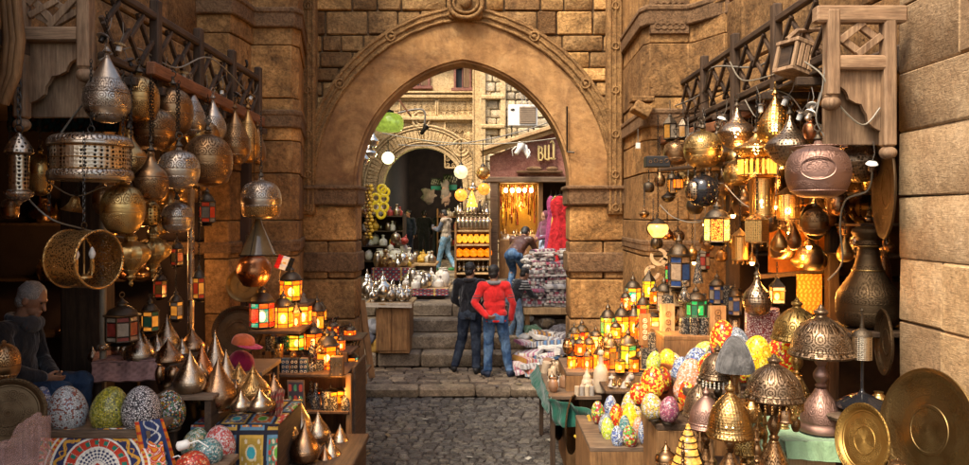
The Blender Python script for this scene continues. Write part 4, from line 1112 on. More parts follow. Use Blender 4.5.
def pattern_sheet(name, fn, P00, P10, P01, P11, nx, ny, par=None, th=.006, wav=0, mat=None, sag=None):
 """cloth/panel through four corners, coloured per vertex by fn(u,v) -> rgb"""
 P00, P10, P01, P11 = map(Vector, (P00, P10, P01, P11))
 nrm = (P10 - P00).cross(P01 - P00).normalized()
 vs = []; cols = []
 for j in range(ny + 1):
  for i in range(nx + 1):
   u, v = i / nx, j / ny
   p = P00 * (1 - u) * (1 - v) + P10 * u * (1 - v) + P01 * (1 - u) * v + P11 * u * v
   if wav: p = p + nrm * wav * (math.sin(u * 9 + 2 * v) * .5 + .5 * math.sin(u * 21 + 3) + .4 * math.sin(v * 7 + u * 3))
   if sag: p = p + sag(u, v)
   vs.append(p); cols.append(fn(u, v))
 n1 = len(vs); vs += [p - nrm * th for p in vs]; cols += cols
 fs = []
 for j in range(ny):
  for i in range(nx):
   a = j * (nx + 1) + i; fs.append((a, a + 1, a + nx + 2, a + nx + 1)); fs.append((a + n1, a + n1 + nx + 1, a + n1 + nx + 2, a + n1 + 1))
 edge = [j * (nx + 1) for j in range(ny + 1)]
 def side(idx):
  for a, b in zip(idx[:-1], idx[1:]): fs.append((a, b, b + n1, a + n1))
 side(list(range(nx + 1))); side([ny * (nx + 1) + i for i in range(nx + 1)]); side(edge); side([j * (nx + 1) + nx for j in range(ny + 1)])
 c = vs[0].copy() if par is None else Vector()
 me = bpy.data.meshes.new(name); me.from_pydata([tuple(p - c) for p in vs], [], fs); me.shade_smooth()
 a = me.attributes.new('pat', 'FLOAT_COLOR', 'POINT'); a.data.foreach_set('color', [k for q in cols for k in (*q[:3], 1)])
 me.materials.append(mat or M['pat']); o = bpy.data.objects.new(name, me); COL.objects.link(o)
 if par: o.parent = par
 else: o.location = c
 return o
def plight(px, py, D, e, col=(1, .5, .15), r=.05):  # point lights: glow of the lit lamps, some added as fill
 l = bpy.data.lights.new('lamp_and_fill_light', 'POINT'); l.energy = e; l.color = col; l.shadow_soft_size = r
 o = bpy.data.objects.new('lamp_and_fill_light', l); COL.objects.link(o); o.location = W(px, py, D); return o
def group_items(): pass
# LEFT SHOP: hanging lamps
G1 = 'metal lamps hanging in the left cluster'
for a in [
 (107, 52, 123, 45, 5.0, 'tear', 'silver', 'large silver teardrop lamp hanging highest and foremost in the left cluster', dict(top=12)),
 (139, 72, 123, 39, 5.5, 'globe', 'gold', 'engraved golden globe lamp just right of the big silver teardrop', dict(top=60)),
 (173, 84, 136, 39, 5.9, 'globe', 'bronze', 'bronze globe lamp with burnished spots under the wooden lattice', {}),
 (191, 84, 137, 28, 6.4, 'tear', 'silver', 'silver teardrop lamp half hidden behind the bronze globe under the lattice', {}),
 (152, 104, 150, 48, 5.7, 'globe', 'bronze', 'dark bronze globe lamp tucked between the two upper golden globes', {}),
 (129, 128, 184, 37, 5.3, 'pear', 'gold', 'golden pear shaped lamp right behind the wide pierced drum lamp', {}),
 (179, 146, 189, 40, 5.4, 'flatglobe', 'silver', 'round grey silver lamp hanging in the middle of the left cluster', {}),
 (208, 130, 187, 48, 6.0, 'globe', 'bronze', 'biggest bronze globe lamp, right of the round grey silver one', {}),
 (213, 98, 142, 26, 6.6, 'tear', 'silver', 'small silver teardrop lamp above the biggest bronze globe', {}),
 (235, 108, 165, 31, 6.9, 'tear', 'bronze', 'bronze teardrop lamp, first of three teardrops by the stone pier', {}),
 (248, 108, 163, 26, 7.4, 'tear', 'gold', 'brass teardrop lamp, second of three teardrops by the stone pier', {}),
 (258, 126, 165, 16, 7.9, 'tear', 'bronze', 'smallest bronze teardrop lamp, last of three by the stone pier', {}),
 (151, 150, 201, 34, 5.2, 'pear', 'bronze', 'bronze onion lamp with tall neck below the dark bronze globe', {}),
 (123, 180, 234, 42, 5.0, 'globe', 'dgold', 'dark brass globe lamp hanging just right of the small bell', {}),
 (150, 198, 226, 20, 5.4, 'flatglobe', 'perf_gold', 'small pierced brass lamp glinting under the bronze onion lamp', {}),
 (177, 199, 233, 30, 5.5, 'flatglobe', 'silver', 'small grey globe lamp, lowest in the middle of the left cluster', {}),
 (40, 150, 196, 26, 5.6, 'globe', 'dgold', 'shadowed brass globe lamp behind the tall pierced silver lantern', {}),
 (10, 196, 219, 17, 5.3, 'flatglobe', 'bronze', 'tiny bronze lamp peeping out by the left pillar edge', {}),
 (131, 228, 286, 36, 5.1, 'star', 'dgold', 'golden ribbed lamp with stepped pendant, left of the pair', dict(rib=(12, .05))),
 (153, 226, 279, 34, 5.4, 'star', 'dgold', 'golden ribbed lamp with stepped pendant, right of the pair', dict(rib=(12, .05))),
 (220, 166, 184, 18, 6.6, 'flatglobe', 'dgold', 'small dark brass lamp just below the biggest bronze globe', {}),
 (167, 128, 152, 20, 6.3, 'globe', 'gold', 'small brass globe lamp deep in the middle of the left cluster', {}),
 (103, 182, 215, 20, 5.8, 'globe', 'bronze', 'dim bronze globe lamp behind the hanging bell', {}),
]:
 kw = dict(a[8]); m_ = a[6]
 hang(a[0], a[1], a[2], a[3], a[4], a[5], M[m_], a[7], group=G1, **kw)
t, w_, h_ = hang(261, 176, 219, 40, 6.6, 'flatglobe', M['silver'], 'silver round lamp with golden lower band hanging before the stone pier', group=G1, top=112)
mb = MB(); mb.lathe([(w_ * .42, -h_ * .93), (w_ * .46, -h_ * .86), (w_ * .485, -h_ * .72), (w_ * .49, -h_ * .72), (w_ * .47, -h_ * .88), (w_ * .43, -h_ * .95)], (0, 0, 0), 32); mb.build('gold_band', M['gold'], t, 50)
tri = thing('glass_pendant', W(258, 216, 6.7), 'clear glass bell hanging on three wires below the round silver lamp', 'hanging lamp')
mb = MB()
for k in range(3):
 a = k * 2.09 + .4; mb.tube([(0, 0, 0), (.16 * math.cos(a), .16 * math.sin(a), -.34)], .004, 5)
mb.ring((0, 0, -.34), .16, .006, None, 24, 5); mb.build('wires', M['iron'], tri, 50)
mb = MB(); mb.lathe([(.02, -.02), (.05, -.1), (.12, -.26), (.155, -.34)], (0, 0, 0), 24); g_ = plain('smoky_glass', (.15, .1, .05), .08); mb.build('bell', g_, tri, 50)
t, w_, h_ = stand(254, 252, 286, 34, 7.2, 'pot', M['copper'], 'hanging copper pot with flat bottom in front of the pier', 'pot', name='copper_pot')
mb = MB(); zt_ = ZW(216, 7.2) - t.location.z
for k in range(3):
 a = k * 2.09; mb.tube([(.1 * math.cos(a), .1 * math.sin(a), h_ * .96), (0, 0, zt_)], .003, 4)
mb.tube([(0, 0, zt_), (0, 0, ZW(128, 7.2) - t.location.z)], .003, 4); mb.build('wire', M['iron'], t, 50)
D = 4.9; c = W(91, 181, D); Wd = 79 * D / F; Hd = 47 * D / F
t = thing('drum_lamp', (c.x, c.y, c.z + Hd), 'wide pierced silver drum lamp with rounded lid at the left', 'hanging lamp')
mb = MB(); mb.lathe([(Wd * .46, -Hd * .78), (Wd * .46, -Hd * .28)], (0, 0, 0), 56)
o = mb.build('pierced_band', M['perf_silver'], t, 50)
o.data.polygons.foreach_set('material_index', [0] * len(o.data.polygons))
mb = MB(); mb.lathe(smoothprof([(.02, -.01), (Wd * .16, 0), (Wd * .34, -.008), (Wd * .46, -Hd * .09), (Wd * .50, -Hd * .22), (Wd * .495, -Hd * .27), (Wd * .46, -Hd * .28)], 3)[::-1], (0, 0, 0), 56); mb.build('lid', M['silver'], t, 50)
mb = MB(); mb.lathe(smoothprof([(Wd * .44, -Hd * 1.0), (Wd * .485, -Hd * .985), (Wd * .5, -Hd * .9), (Wd * .49, -Hd * .80), (Wd * .46, -Hd * .77)], 3), (0, 0, 0), 56); mb.build('lower_rim', M['silver'], t, 50)
for z in (-.29, -.76, -.53):
 mb = MB(); mb.ring((0, 0, Hd * z), Wd * .463, .004, None, 56, 5); mb.build('hoop', M['gold'], t, 50)
mb = MB(); mb.lathe([(Wd * .3, -Hd * .75), (Wd * .3, -Hd * .3)], (0, 0, 0), 30); mb.build('liner', M['wall_dark'], t, 50)
mb = MB(); mb.ring((0, 0, .03), .022, .005, Matrix.Rotation(PI / 2, 3, 'X'), 14, 6); chain_mesh(mb, (0, 0, .05), (0, 0, 3.5 - t.location.z)); mb.build('chain', M['iron'], t, 50)
for k in range(14):
 a = 2 * PI * k / 14; mb = MB(); mb.ell((Wd * .49 * math.cos(a), Wd * .49 * math.sin(a), -Hd * .885), (.008, .008, .008), None, 8, 6); mb.build('stud', M['darkmetal'], t, 50)
mb = MB(); chain_mesh(mb, (0, 0, 0), (0, 0, -.42), .035, .004); tag(mb.build('loose_chain', M['iron'], None, 50, loc=W(49, 146, 4.9)), 'loose dark chain dangling left of the pierced drum lamp', 'chain')
t = thing('bell', W(76, 196, 4.95), 'small brass bell on a chain under the pierced drum lamp', 'bell', rot=(0, .2, 0))
mb = MB(); mb.lathe(smoothprof([(.075, -.10), (.06, -.085), (.035, -.05), (.026, -.015), (.008, 0)], 3), (0, 0, 0), 24); mb.build('bell_cup', M['gold'], t, 50)
mb = MB(); mb.ring((0, 0, .02), .018, .004, Matrix.Rotation(PI / 2, 3, 'X'), 12, 5); chain_mesh(mb, (0, 0, .04), (.02, 0, .16)); mb.build('chain', M['iron'], t, 50)
D = 4.75; c = W(19, 206, D); H = 74 * D / F; w_ = 27 * D / F
t = thing('pierced_lantern', (c.x, c.y, c.z + H), 'tall pierced silver lantern hanging by the left pillar', 'hanging lantern')
mb = MB(); mb.lathe([(w_ * .33, -H * .78), (w_ * .34, -H * .32)], (0, 0, 0), 28); mb.build('tube', M['perf_silver'], t, 50)
mb = MB(); mb.lathe([(w_ * .24, -H * .76), (w_ * .24, -H * .34)], (0, 0, 0), 20); mb.build('liner', M['wall_dark'], t, 50)
mb = MB(); mb.lathe([(w_ * .33, -H * .32), (w_ * .5, -H * .28), (w_ * .48, -H * .24), (w_ * .3, -H * .12), (w_ * .1, -H * .03), (.005, 0)], (0, 0, 0), 28); mb.build('cap', M['perf_silver'], t, 50)
mb = MB(); mb.lathe([(.004, -H), (w_ * .12, -H * .95), (w_ * .35, -H * .9), (w_ * .5, -H * .84), (w_ * .5, -H * .81), (w_ * .33, -H * .78)], (0, 0, 0), 28); mb.build('foot', M['silver'], t, 50)
mb = MB(); mb.ring((0, 0, .02), .025, .005, Matrix.Rotation(PI / 2, 3, 'X'), 14, 6); chain_mesh(mb, (0, 0, .05), (0, 0, 3.4 - t.location.z), .05, .005); mb.build('chain', M['iron'], t, 50)
D = 4.6; Rh = 28.5 * D / F
t = thing('hoop_lamp', W(84, 259, D), 'pierced brass hoop lamp holding two unlit candle bulbs', 'hanging lamp', rot=(0, 0, R(69)))
RX = Matrix.Rotation(PI / 2, 3, 'X')
dep = .25
mb = MB(); mb.lathe([(Rh, -dep / 2), (Rh, dep / 2)], (0, 0, 0), 64, RX)
mb.f = [f for f in mb.f if len(f) == 4]; mb.m = mb.m[:len(mb.f)]
mb.build('pierced_hoop', M['perf_fine'], t, 50)
for yy in (-dep / 2, dep / 2):
 mb = MB(); mb.ring((0, yy, 0), Rh, .008, RX, 64, 8); mb.build('rim', M['gold'], t, 50)
mb = MB(); mb.tube([(0, 0, Rh), (0, 0, -Rh * .55)], .006, 6); mb.lathe([(.05, -.0), (.045, .012), (.012, .02)], (0, 0, -Rh * .66), 16)
for sx in (-1, 1): mb.tube([(0, 0, -Rh * .6), (sx * .05, 0, -Rh * .66), (sx * .058, 0, -Rh * .5)], .006, 6); mb.lathe([(.014, 0), (.014, .085)], (sx * .058, 0, -Rh * .5), 12)
mb.build('bracket', M['gold'], t, 50)
for sx in (-1, 1):
 mb = MB(); mb.lathe(smoothprof([(.010, 0), (.019, .02), (.02, .035), (.010, .062), (.001, .075)], 3), (sx * .058, 0, -Rh * .5 + .085), 16); mb.build('candle_bulb', M['bulb_off'], t, 60)
mb = MB(); mb.ring((0, 0, Rh + .03), .02, .004, RX, 12, 5); chain_mesh(mb, (0, 0, Rh + .05), (0, 0, 3.0 - t.location.z)); mb.build('chain', M['iron'], t, 50)
for px, D, r, y0, y1, mat, lab in ((103, 6.0, .025, 165, 352, M['cablewhite'], 'thin white pipe standing behind the brass hoop lamp'),
                                 (191, 7.0, .03, 185, 380, M['silver'], 'slim metal pole rising behind the left lamp table'),
                                 (247, 8.1, .012, 235, 330, M['iron'], 'thin iron rod against the left stone pier')):
 mb = MB(); a = ZW(y0, D) ; b = -.15; mb.tube([(0, 0, a - b), (0, 0, 0)], r, 10); tag(mb.build('pole', mat, None, 50, loc=(XW(px, D), D, b)), lab, 'pole')
mb = MB(); mb.box((0, 0, 1.7), (.36, .25, 3.4), None, .02, .3); tag(mb.build('shop_post', M['wood_darkz'], None, 30, loc=(XW(88, 6.6), 6.6, -.15)), 'dark square wooden post inside the left shop behind the hoop lamp', 'post')
GW = 'cables strung among the hanging lamps'
wire('cable', [W(8, 175, 5.0), W(45, 215, 4.9), W(80, 228, 5.1), W(125, 238, 5.4)], .006, M['cable'], 'thin cable sagging below the silver drum lamp at the left', GW)
wire('cable', [W(46, 180, 5.0), W(75, 196, 5.2), W(110, 186, 5.4), W(140, 196, 5.6)], .005, M['cable'], 'thin looped cable crossing behind the bell', GW)
wire('cable', [W(95, 90, 5.0), W(72, 118, 5.1), W(50, 150, 5.1)], .006, M['cable'], 'thin cable running down left from the silver teardrop lamp', GW)
wire('cable', [W(100, 60, 5.0), W(135, 48, 5.6), W(175, 68, 6.2), W(210, 58, 6.8), W(245, 90, 7.6)], .007, M['cablewhite'], 'pale cable looping along the left lattice', GW)
wire('cable', [W(110, 40, 5.0), W(128, 78, 5.6), W(165, 60, 6.2), W(196, 100, 6.8), W(225, 75, 7.4)], .006, M['iron'], 'dark cable tangled through the left lattice', GW)
rr = random.Random(12)
for i, (px, py, D) in enumerate(((120, 44, 5.2), (128, 60, 5.4), (148, 68, 5.8), (160, 74, 6.0), (184, 72, 6.4), (205, 92, 6.8), (222, 90, 7.2), (238, 94, 7.5), (252, 96, 7.9), (104, 36, 5.0))):
 t = thing('bulb_holder', W(px, py, D), 'small dangling bulb holder caught in the left lattice', 'bulb holder', 'bulb holders dangling in the left lattice', rot=(rr.uniform(-.5, .5), rr.uniform(-.6, .6), 0))
 mb = MB(); mb.lathe([(.018, -.05), (.02, -.01), (.012, 0), (.004, .01)], (0, 0, 0), 10); mb.build('socket', M['iron'] if i % 2 else M['white'], t, 50)
 mb = MB(); mb.lathe([(.045, -.012), (.03, .006), (.006, .012)], (0, 0, 0), 14); mb.build('cap', M['silver'] if i % 2 else M['gold'], t, 50)
 mb = MB(); mb.tube([(0, 0, .01), (.01, 0, .07), (-.01, 0, .15)], .003, 4); mb.build('wire', M['cable'], t, 50)
wire('iron_hook', [W(240, 72, 8.2), W(247, 66, 8.2), W(246, 60, 8.2)], .014, M['iron'], 'bent iron hook sticking out of the pier above the lattice', None, 'hook')
lantern(199, 262, 302, 13, 6.3, ['dimamber', 'dimred'], 'slim lantern glowing faintly amber, hanging right of the metal pole', hang_=True, top=180)
lantern(207, 186, 226, 17, 6.5, ['uclear', 'dimred'], 'dark lantern with dim panes hanging below the biggest bronze globe', hang_=True, top=150)
lantern(177, 236, 268, 14, 6.6, ['dimred', 'uamber'], 'small dark lantern hanging beside the golden ribbed lamps', hang_=True, top=215)
lantern(176, 288, 322, 14, 6.4, ['dimamber', 'uclear'], 'small dim amber lantern in the shade left of the pole', hang_=True, top=250)
lantern(150, 296, 334, 18, 6.0, ['ugreen', 'dimamber'], 'lantern with green and amber panes in the shade of the left shop', n=6)
lantern(122, 296, 345, 34, 5.7, ['ured', 'uclear'], 'wide dark octagonal lantern with studded red panels behind the silver teardrops', n=8, roof='dome')
lantern(160, 268, 300, 14, 6.9, ['uamber', 'dimred'], 'little lantern at the back of the left shop above the green paned one', n=6, hang_=True, top=230)
rr = random.Random(5)
GS = 'metal ware on the dark shelves of the left shop'
for i in range(90):
 px = rr.uniform(14, 185); k_ = rr.choice((0, 1, 2)); zs = 1.33 + k_ * .6
 D = rr.uniform(7.9, 8.3); px = rr.uniform(40, 190)
 x = XW(px, D); kind = rr.choice(('bottle', 'teapot', 'pot', 'onion', 'urn')); hh = rr.uniform(.14, .3); ww = hh * rr.uniform(.45, .8)
 if x > -3.4 or x < -6: continue
 t = thing('metal_jar', (x, D, zs - .14 + .005 + .0), 'dim metal jar on a dark shelf inside the left shop', 'jar', GS, rz=rr.uniform(0, 6))
 t.location.z = [1.2, 1.8, 2.4][k_] + .016
 mb = MB(); mb.lathe(prof(kind, ww, hh), (0, 0, 0), 16); mb.build('body', M[rr.choice(('bronze', 'dgold', 'spun2', 'darkmetal', 'copper'))], t, 50)
def teal(u, v):
 s = math.sin(u * 60) * math.sin(v * 14 + math.sin(u * 22) * 2)
 return (.02, .07, .09) if s > .1 else ((.10, .05, .03) if s < -.6 else (.012, .02, .025))
o = pattern_sheet('fabric_valance', teal, W(8, 132, 5.9), W(118, 132, 5.9), W(8, 105, 5.9), W(118, 105, 5.9), 80, 14, wav=.02)
tag(o, 'dark teal patterned cloth valance under the left balcony', 'valance')
disc_tray(244, 285, 32, 34, 8.0, M['tray'], 'dark round tray with inner ring leaning on the left stone pier', (R(80), 0, .1))
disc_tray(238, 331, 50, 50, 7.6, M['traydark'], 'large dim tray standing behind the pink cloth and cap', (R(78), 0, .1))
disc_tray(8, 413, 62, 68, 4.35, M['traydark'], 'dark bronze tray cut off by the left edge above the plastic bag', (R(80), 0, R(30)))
stand(4, 340, 382, 30, 4.5, 'globe', M['bronze'], 'shiny bronze globe lamp half out of the picture at the left edge', group=None, name='metal_lamp')
t = thing('carved_box', W(245, 312, 7.9), 'small carved golden box above the large dim tray', 'box')
mb = MB(); mb.box((0, 0, 0), (.3, .16, .11), None, .006, .6); mb.build('case', M['gold'], t, 30)
mb = MB()
for k in range(5): mb.ring((-.11 + k * .055, -.083, 0), .02, .004, RX, 10, 4)
mb.build('inlay', M['darkmetal'], t, 50)
def flag(u, v):
 if v > .667: return (.6, .02, .02)
 if v > .333:
  return (.6, .4, .12) if math.hypot((u - .5) * 1.5, (v - .5)) < .09 else (.75, .73, .7)
 return (.01, .01, .01)
t = thing('flag', W(279, 282, 7.6), 'small red white and black flag stuck up behind the lit lanterns', 'flag')
mb = MB(); mb.tube([(0, 0, 0), (.03, 0, .27)], .004, 5); mb.build('stick', M['wood_tan'], t, 50)
p0 = Vector((.11, -.01, .10)); e2 = Vector((-.16, 0, .05)); e1 = Vector((.05, .01, .13))
pattern_sheet('banner', flag, p0, p0 + e1, p0 + e2, p0 + e1 + e2, 24, 18, par=t, th=.002, wav=.006)
# LEFT TABLES
# mosaic materials
WH = (.62, .62, .58); MOS = {
 'white': mosaic('white_mirror_mosaic', [(.55, .56, .53), (.66, .67, .64), (.45, .47, .46), (.6, .6, .57), (.32, .09, .05)], 88),
 'yellow': mosaic('yellow_green_mosaic', [(.42, .36, .03), (.55, .46, .05), (.30, .28, .02), (.48, .44, .10), (.2, .2, .02)], 92),
 'maze': mosaic('black_white_mosaic', [(.62, .58, .55), (.7, .66, .62), (.55, .48, .46)], 72, (.012, .008, .01), edge=.17),
 'multi': mosaic('multicoloured_mosaic', [(.65, .62, .56), (.5, .14, .03), (.02, .05, .05), (.6, .55, .48), (.5, .35, .04), (.12, .25, .12)], 72, (.01, .01, .01), edge=.12),
 'bluewhite': mosaic('blue_white_mosaic', [(.5, .56, .66), (.1, .16, .42), (.62, .66, .7), (.3, .4, .6)], 73, edge=.1),
 'greenwhite': mosaic('green_white_mosaic', [(.4, .5, .38), (.6, .62, .5), (.1, .25, .14), (.5, .4, .2)], 73),
 'redwhite': mosaic('red_white_mosaic', [(.55, .08, .07), (.65, .45, .42), (.6, .12, .1), (.5, .05, .04), (.68, .6, .56)], 82, (.3, .2, .18)),
 'teal': mosaic('teal_mosaic', [(.08, .28, .28), (.35, .5, .46), (.05, .18, .2), (.5, .55, .5), (.2, .36, .34)], 82),
 'red': mosaic('red_mosaic', [(.6, .05, .02), (.7, .1, .03), (.5, .03, .02), (.75, .35, .2)], 73, (.12, .02, .01)),
 'redyellow': mosaic('red_yellow_mosaic', [(.65, .05, .01), (.7, .35, .02), (.6, .04, .01), (.8, .6, .06)], 55, (.1, .01, .0)),
 'redlit': mosaic('lit_red_mosaic', [(.75, .06, .01), (.8, .45, .03), (.7, .03, .01), (.9, .75, .1)], 55, (.2, .01, .0), estr=.12),
 'yellowlit': mosaic('lit_yellow_mosaic', [(.9, .6, .03), (.8, .4, .02), (.95, .75, .12), (.8, .5, .02)], 57, (.35, .12, .0), estr=.2),
 'orange': mosaic('orange_white_mosaic', [(.75, .35, .2), (.7, .5, .4), (.75, .25, .1), (.7, .6, .5)], 73, (.4, .15, .07)),
 'greenred': mosaic('green_red_mosaic', [(.6, .08, .03), (.15, .4, .05), (.7, .6, .1), (.6, .55, .45), (.5, .05, .05)], 59, (.05, .03, .02)),
 'pinkwhite': mosaic('pink_white_mosaic', [(.62, .5, .46), (.7, .6, .55), (.55, .4, .38)], 55, (.22, .03, .03), edge=.16),
 'lime': mosaic('lime_mosaic', [(.55, .65, .05), (.4, .5, .04), (.7, .7, .15), (.6, .6, .3)], 69, estr=.15),
 'purple': mosaic('purple_mosaic', [(.35, .08, .12), (.5, .2, .24), (.28, .05, .12), (.55, .35, .35)], 78),
 'yelwhite': mosaic('yellow_white_mosaic', [(.7, .5, .1), (.65, .6, .5), (.75, .6, .1), (.6, .35, .1), (.66, .62, .55)], 69),
 'greyblue': mosaic('grey_blue_mosaic', [(.3, .34, .38), (.45, .46, .48), (.2, .25, .3)], 73),
}
# near table under the applique cloth
t, zA = table(14, 150, 431, 4.95, 5.45, .05, M['wood_shelf'], 'wooden table under the red circle patterned cloth at lower left')
def suz(u, v):
 x = (u - .46) * 124; y = (v * 80) - 38
 r = math.hypot(x, y); a = math.atan2(y, x)
 red, navy, wht, gold, grn, org = (.50, .045, .02), (.03, .035, .09), (.72, .66, .55), (.62, .30, .04), (.02, .17, .11), (.6, .2, .02)
 if r < 7: return red if abs(x) + abs(y) < 5 else wht
 if r < 20: return navy if math.sin(a * 12 + r * .9) * math.sin(a * 12 - r * .9) > .06 else wht
 if r < 22: return wht
 if r < 31:
  return grn if math.sin(a * 17) > .25 and 24 < r < 29 else (wht if abs(math.sin(a * 8.5)) < .06 else red)
 if r < 33: return wht
 if r < 44: return gold if abs((r - 38.5) - 3.6 * math.sin(a * 11)) < 1.5 or abs((r - 38.5) + 2.6 * math.cos(a * 22)) < .7 else navy
 if r < 46.5: return wht
 if r < 50: return red if math.sin(a * 60) > 0 else gold
 if r < 52: return wht
 if y > 34: return org if math.sin(x * .55) > -.2 else navy
 k = math.sin(x * .33 + math.sin(y * .3) * 2) * math.sin(y * .36 + math.sin(x * .25) * 2)
 return wht if abs(k) < .07 else (grn if k > .55 else (gold if k > .32 else (org if k < -.6 else red)))
o = pattern_sheet('applique_cloth', suz, W(34, 506, 4.70), W(172, 500, 4.74), W(42, 430, 4.98), W(160, 427, 5.02), 220, 150, wav=.008)
tag(o, 'red cloth with big navy and white circular applique hanging over the near left table', 'cloth')
def topc(u, v):
 k = math.sin(u * 40 + math.sin(v * 9) * 2) * math.sin(v * 16)
 return (.6, .22, .03) if k > .35 else ((.03, .035, .09) if k < -.4 else (.48, .045, .02))
o = pattern_sheet('table_cloth', topc, W(40, 432.0, 4.985), W(163, 429, 5.02), W(40, 419, 5.52), W(163, 419, 5.52), 90, 20, wav=0); o.location.z += .012
tag(o, 'red and orange cloth lying flat under the row of four egg lamps', 'cloth')
def bluec(u, v):
 navy, org, wht = (.03, .045, .12), (.62, .2, .02), (.6, .58, .52)
 if u < .16 or u > .84: return org if math.sin(v * 50) > -.6 else (.45, .04, .02)
 return wht if abs((u - .5) - .2 * math.sin(v * 18)) < .035 or abs((u - .5) + .22 * math.sin(v * 18 + 1)) < .03 else navy
o = pattern_sheet('folded_cloth', bluec, W(150, 500, 4.86), W(186, 495, 5.0), W(134, 422, 4.93), W(164, 418, 5.0), 50, 80, wav=.02)
tag(o, 'folded cloth with white squiggles on navy and orange borders beside the circle cloth', 'cloth')
for a in [
 (44, 387, 428, 22, 5.35, 'bluewhite', 'blue and white egg lamp half hidden behind the dark tray'),
 (71, 386, 433, 37, 5.1, 'white', 'white mirrored egg lamp with tiny red dots, first in the row of four'),
 (107, 387, 433, 37, 5.1, 'yellow', 'yellow green egg lamp, second in the row of four'),
 (143, 386, 433, 38, 5.1, 'maze', 'egg lamp of white pieces in black lines, third in the row of four'),
 (172, 391, 430, 30, 5.4, 'multi', 'egg lamp of white orange and black pieces at the end of the row'),
]: egg(a[0], a[1], a[2], a[3], a[4], MOS[a[5]], a[6])
t, z_ = table(162, 222, 470, 5.0, 5.35, .04, M['wood_shelf'], 'low wooden table carrying the red and teal egg lamps')
for a in [
 (190, 428, 462, 28, 5.4, 'greenwhite', 'small green and white egg lamp behind the teal one'),
 (220, 426, 464, 32, 5.35, 'redwhite', 'red and white egg lamp by the patchwork cloth'),
 (205, 439, 468, 30, 5.15, 'teal', 'teal egg lamp lying low between two red ones'),
 (190, 452, 480, 34, 5.0, 'red', 'red egg lamp cut off by the bottom edge at left'),
]: egg(a[0], a[1], a[2], a[3], a[4], MOS[a[5]], a[6], lean=.5)
for px, py in ((183, 445), (163, 460)):
 t = thing('plug', W(px, py, 5.0), 'white plug fitting with cord lying among the egg lamps', 'plug', 'white plug fittings')
 mb = MB(); mb.lathe([(.02, -.04), (.032, -.03), (.03, .03), (.014, .045)], (0, 0, 0), 14, Matrix.Rotation(1.3, 3, 'Y')); mb.build('body', M['white'], t, 50)
 mb = MB(); mb.tube([(.04, 0, .01), (.1, 0, .03), (.16, .02, -.02)], .005, 5); mb.build('cord', M['white'], t, 50)
mbg = MB(); mbg.ell((0, 0, 0), (.17, .13, .12), None, 70, 46)
rnd = random.Random(3)
mbg.v = [tuple(Vector(p) * (1 + .3 * noise.noise(Vector(p) * 9) + .22 * abs(noise.noise(Vector(p) * 26)) + .08 * noise.noise(Vector(p) * 60)) + Vector((0, 0, .16 * max(0, 1 - (p[0] - .10) ** 2 * 60) if p[2] > .05 else 0))) for p in mbg.v]
m = NT('crumpled_plastic'); v = m.co(); m.set(color=(.5, .3, .26), rough=.18, alpha=.34, trans=.1, normal=m.bump(m.noise(v, 22, 6, .7, 1.0), .9, .03))
o = mbg.build('plastic_bag', m.mat, None, 25, loc=W(20, 462, 4.2)); tag(o, 'crumpled translucent pinkish plastic bag at the bottom left corner', 'bag')
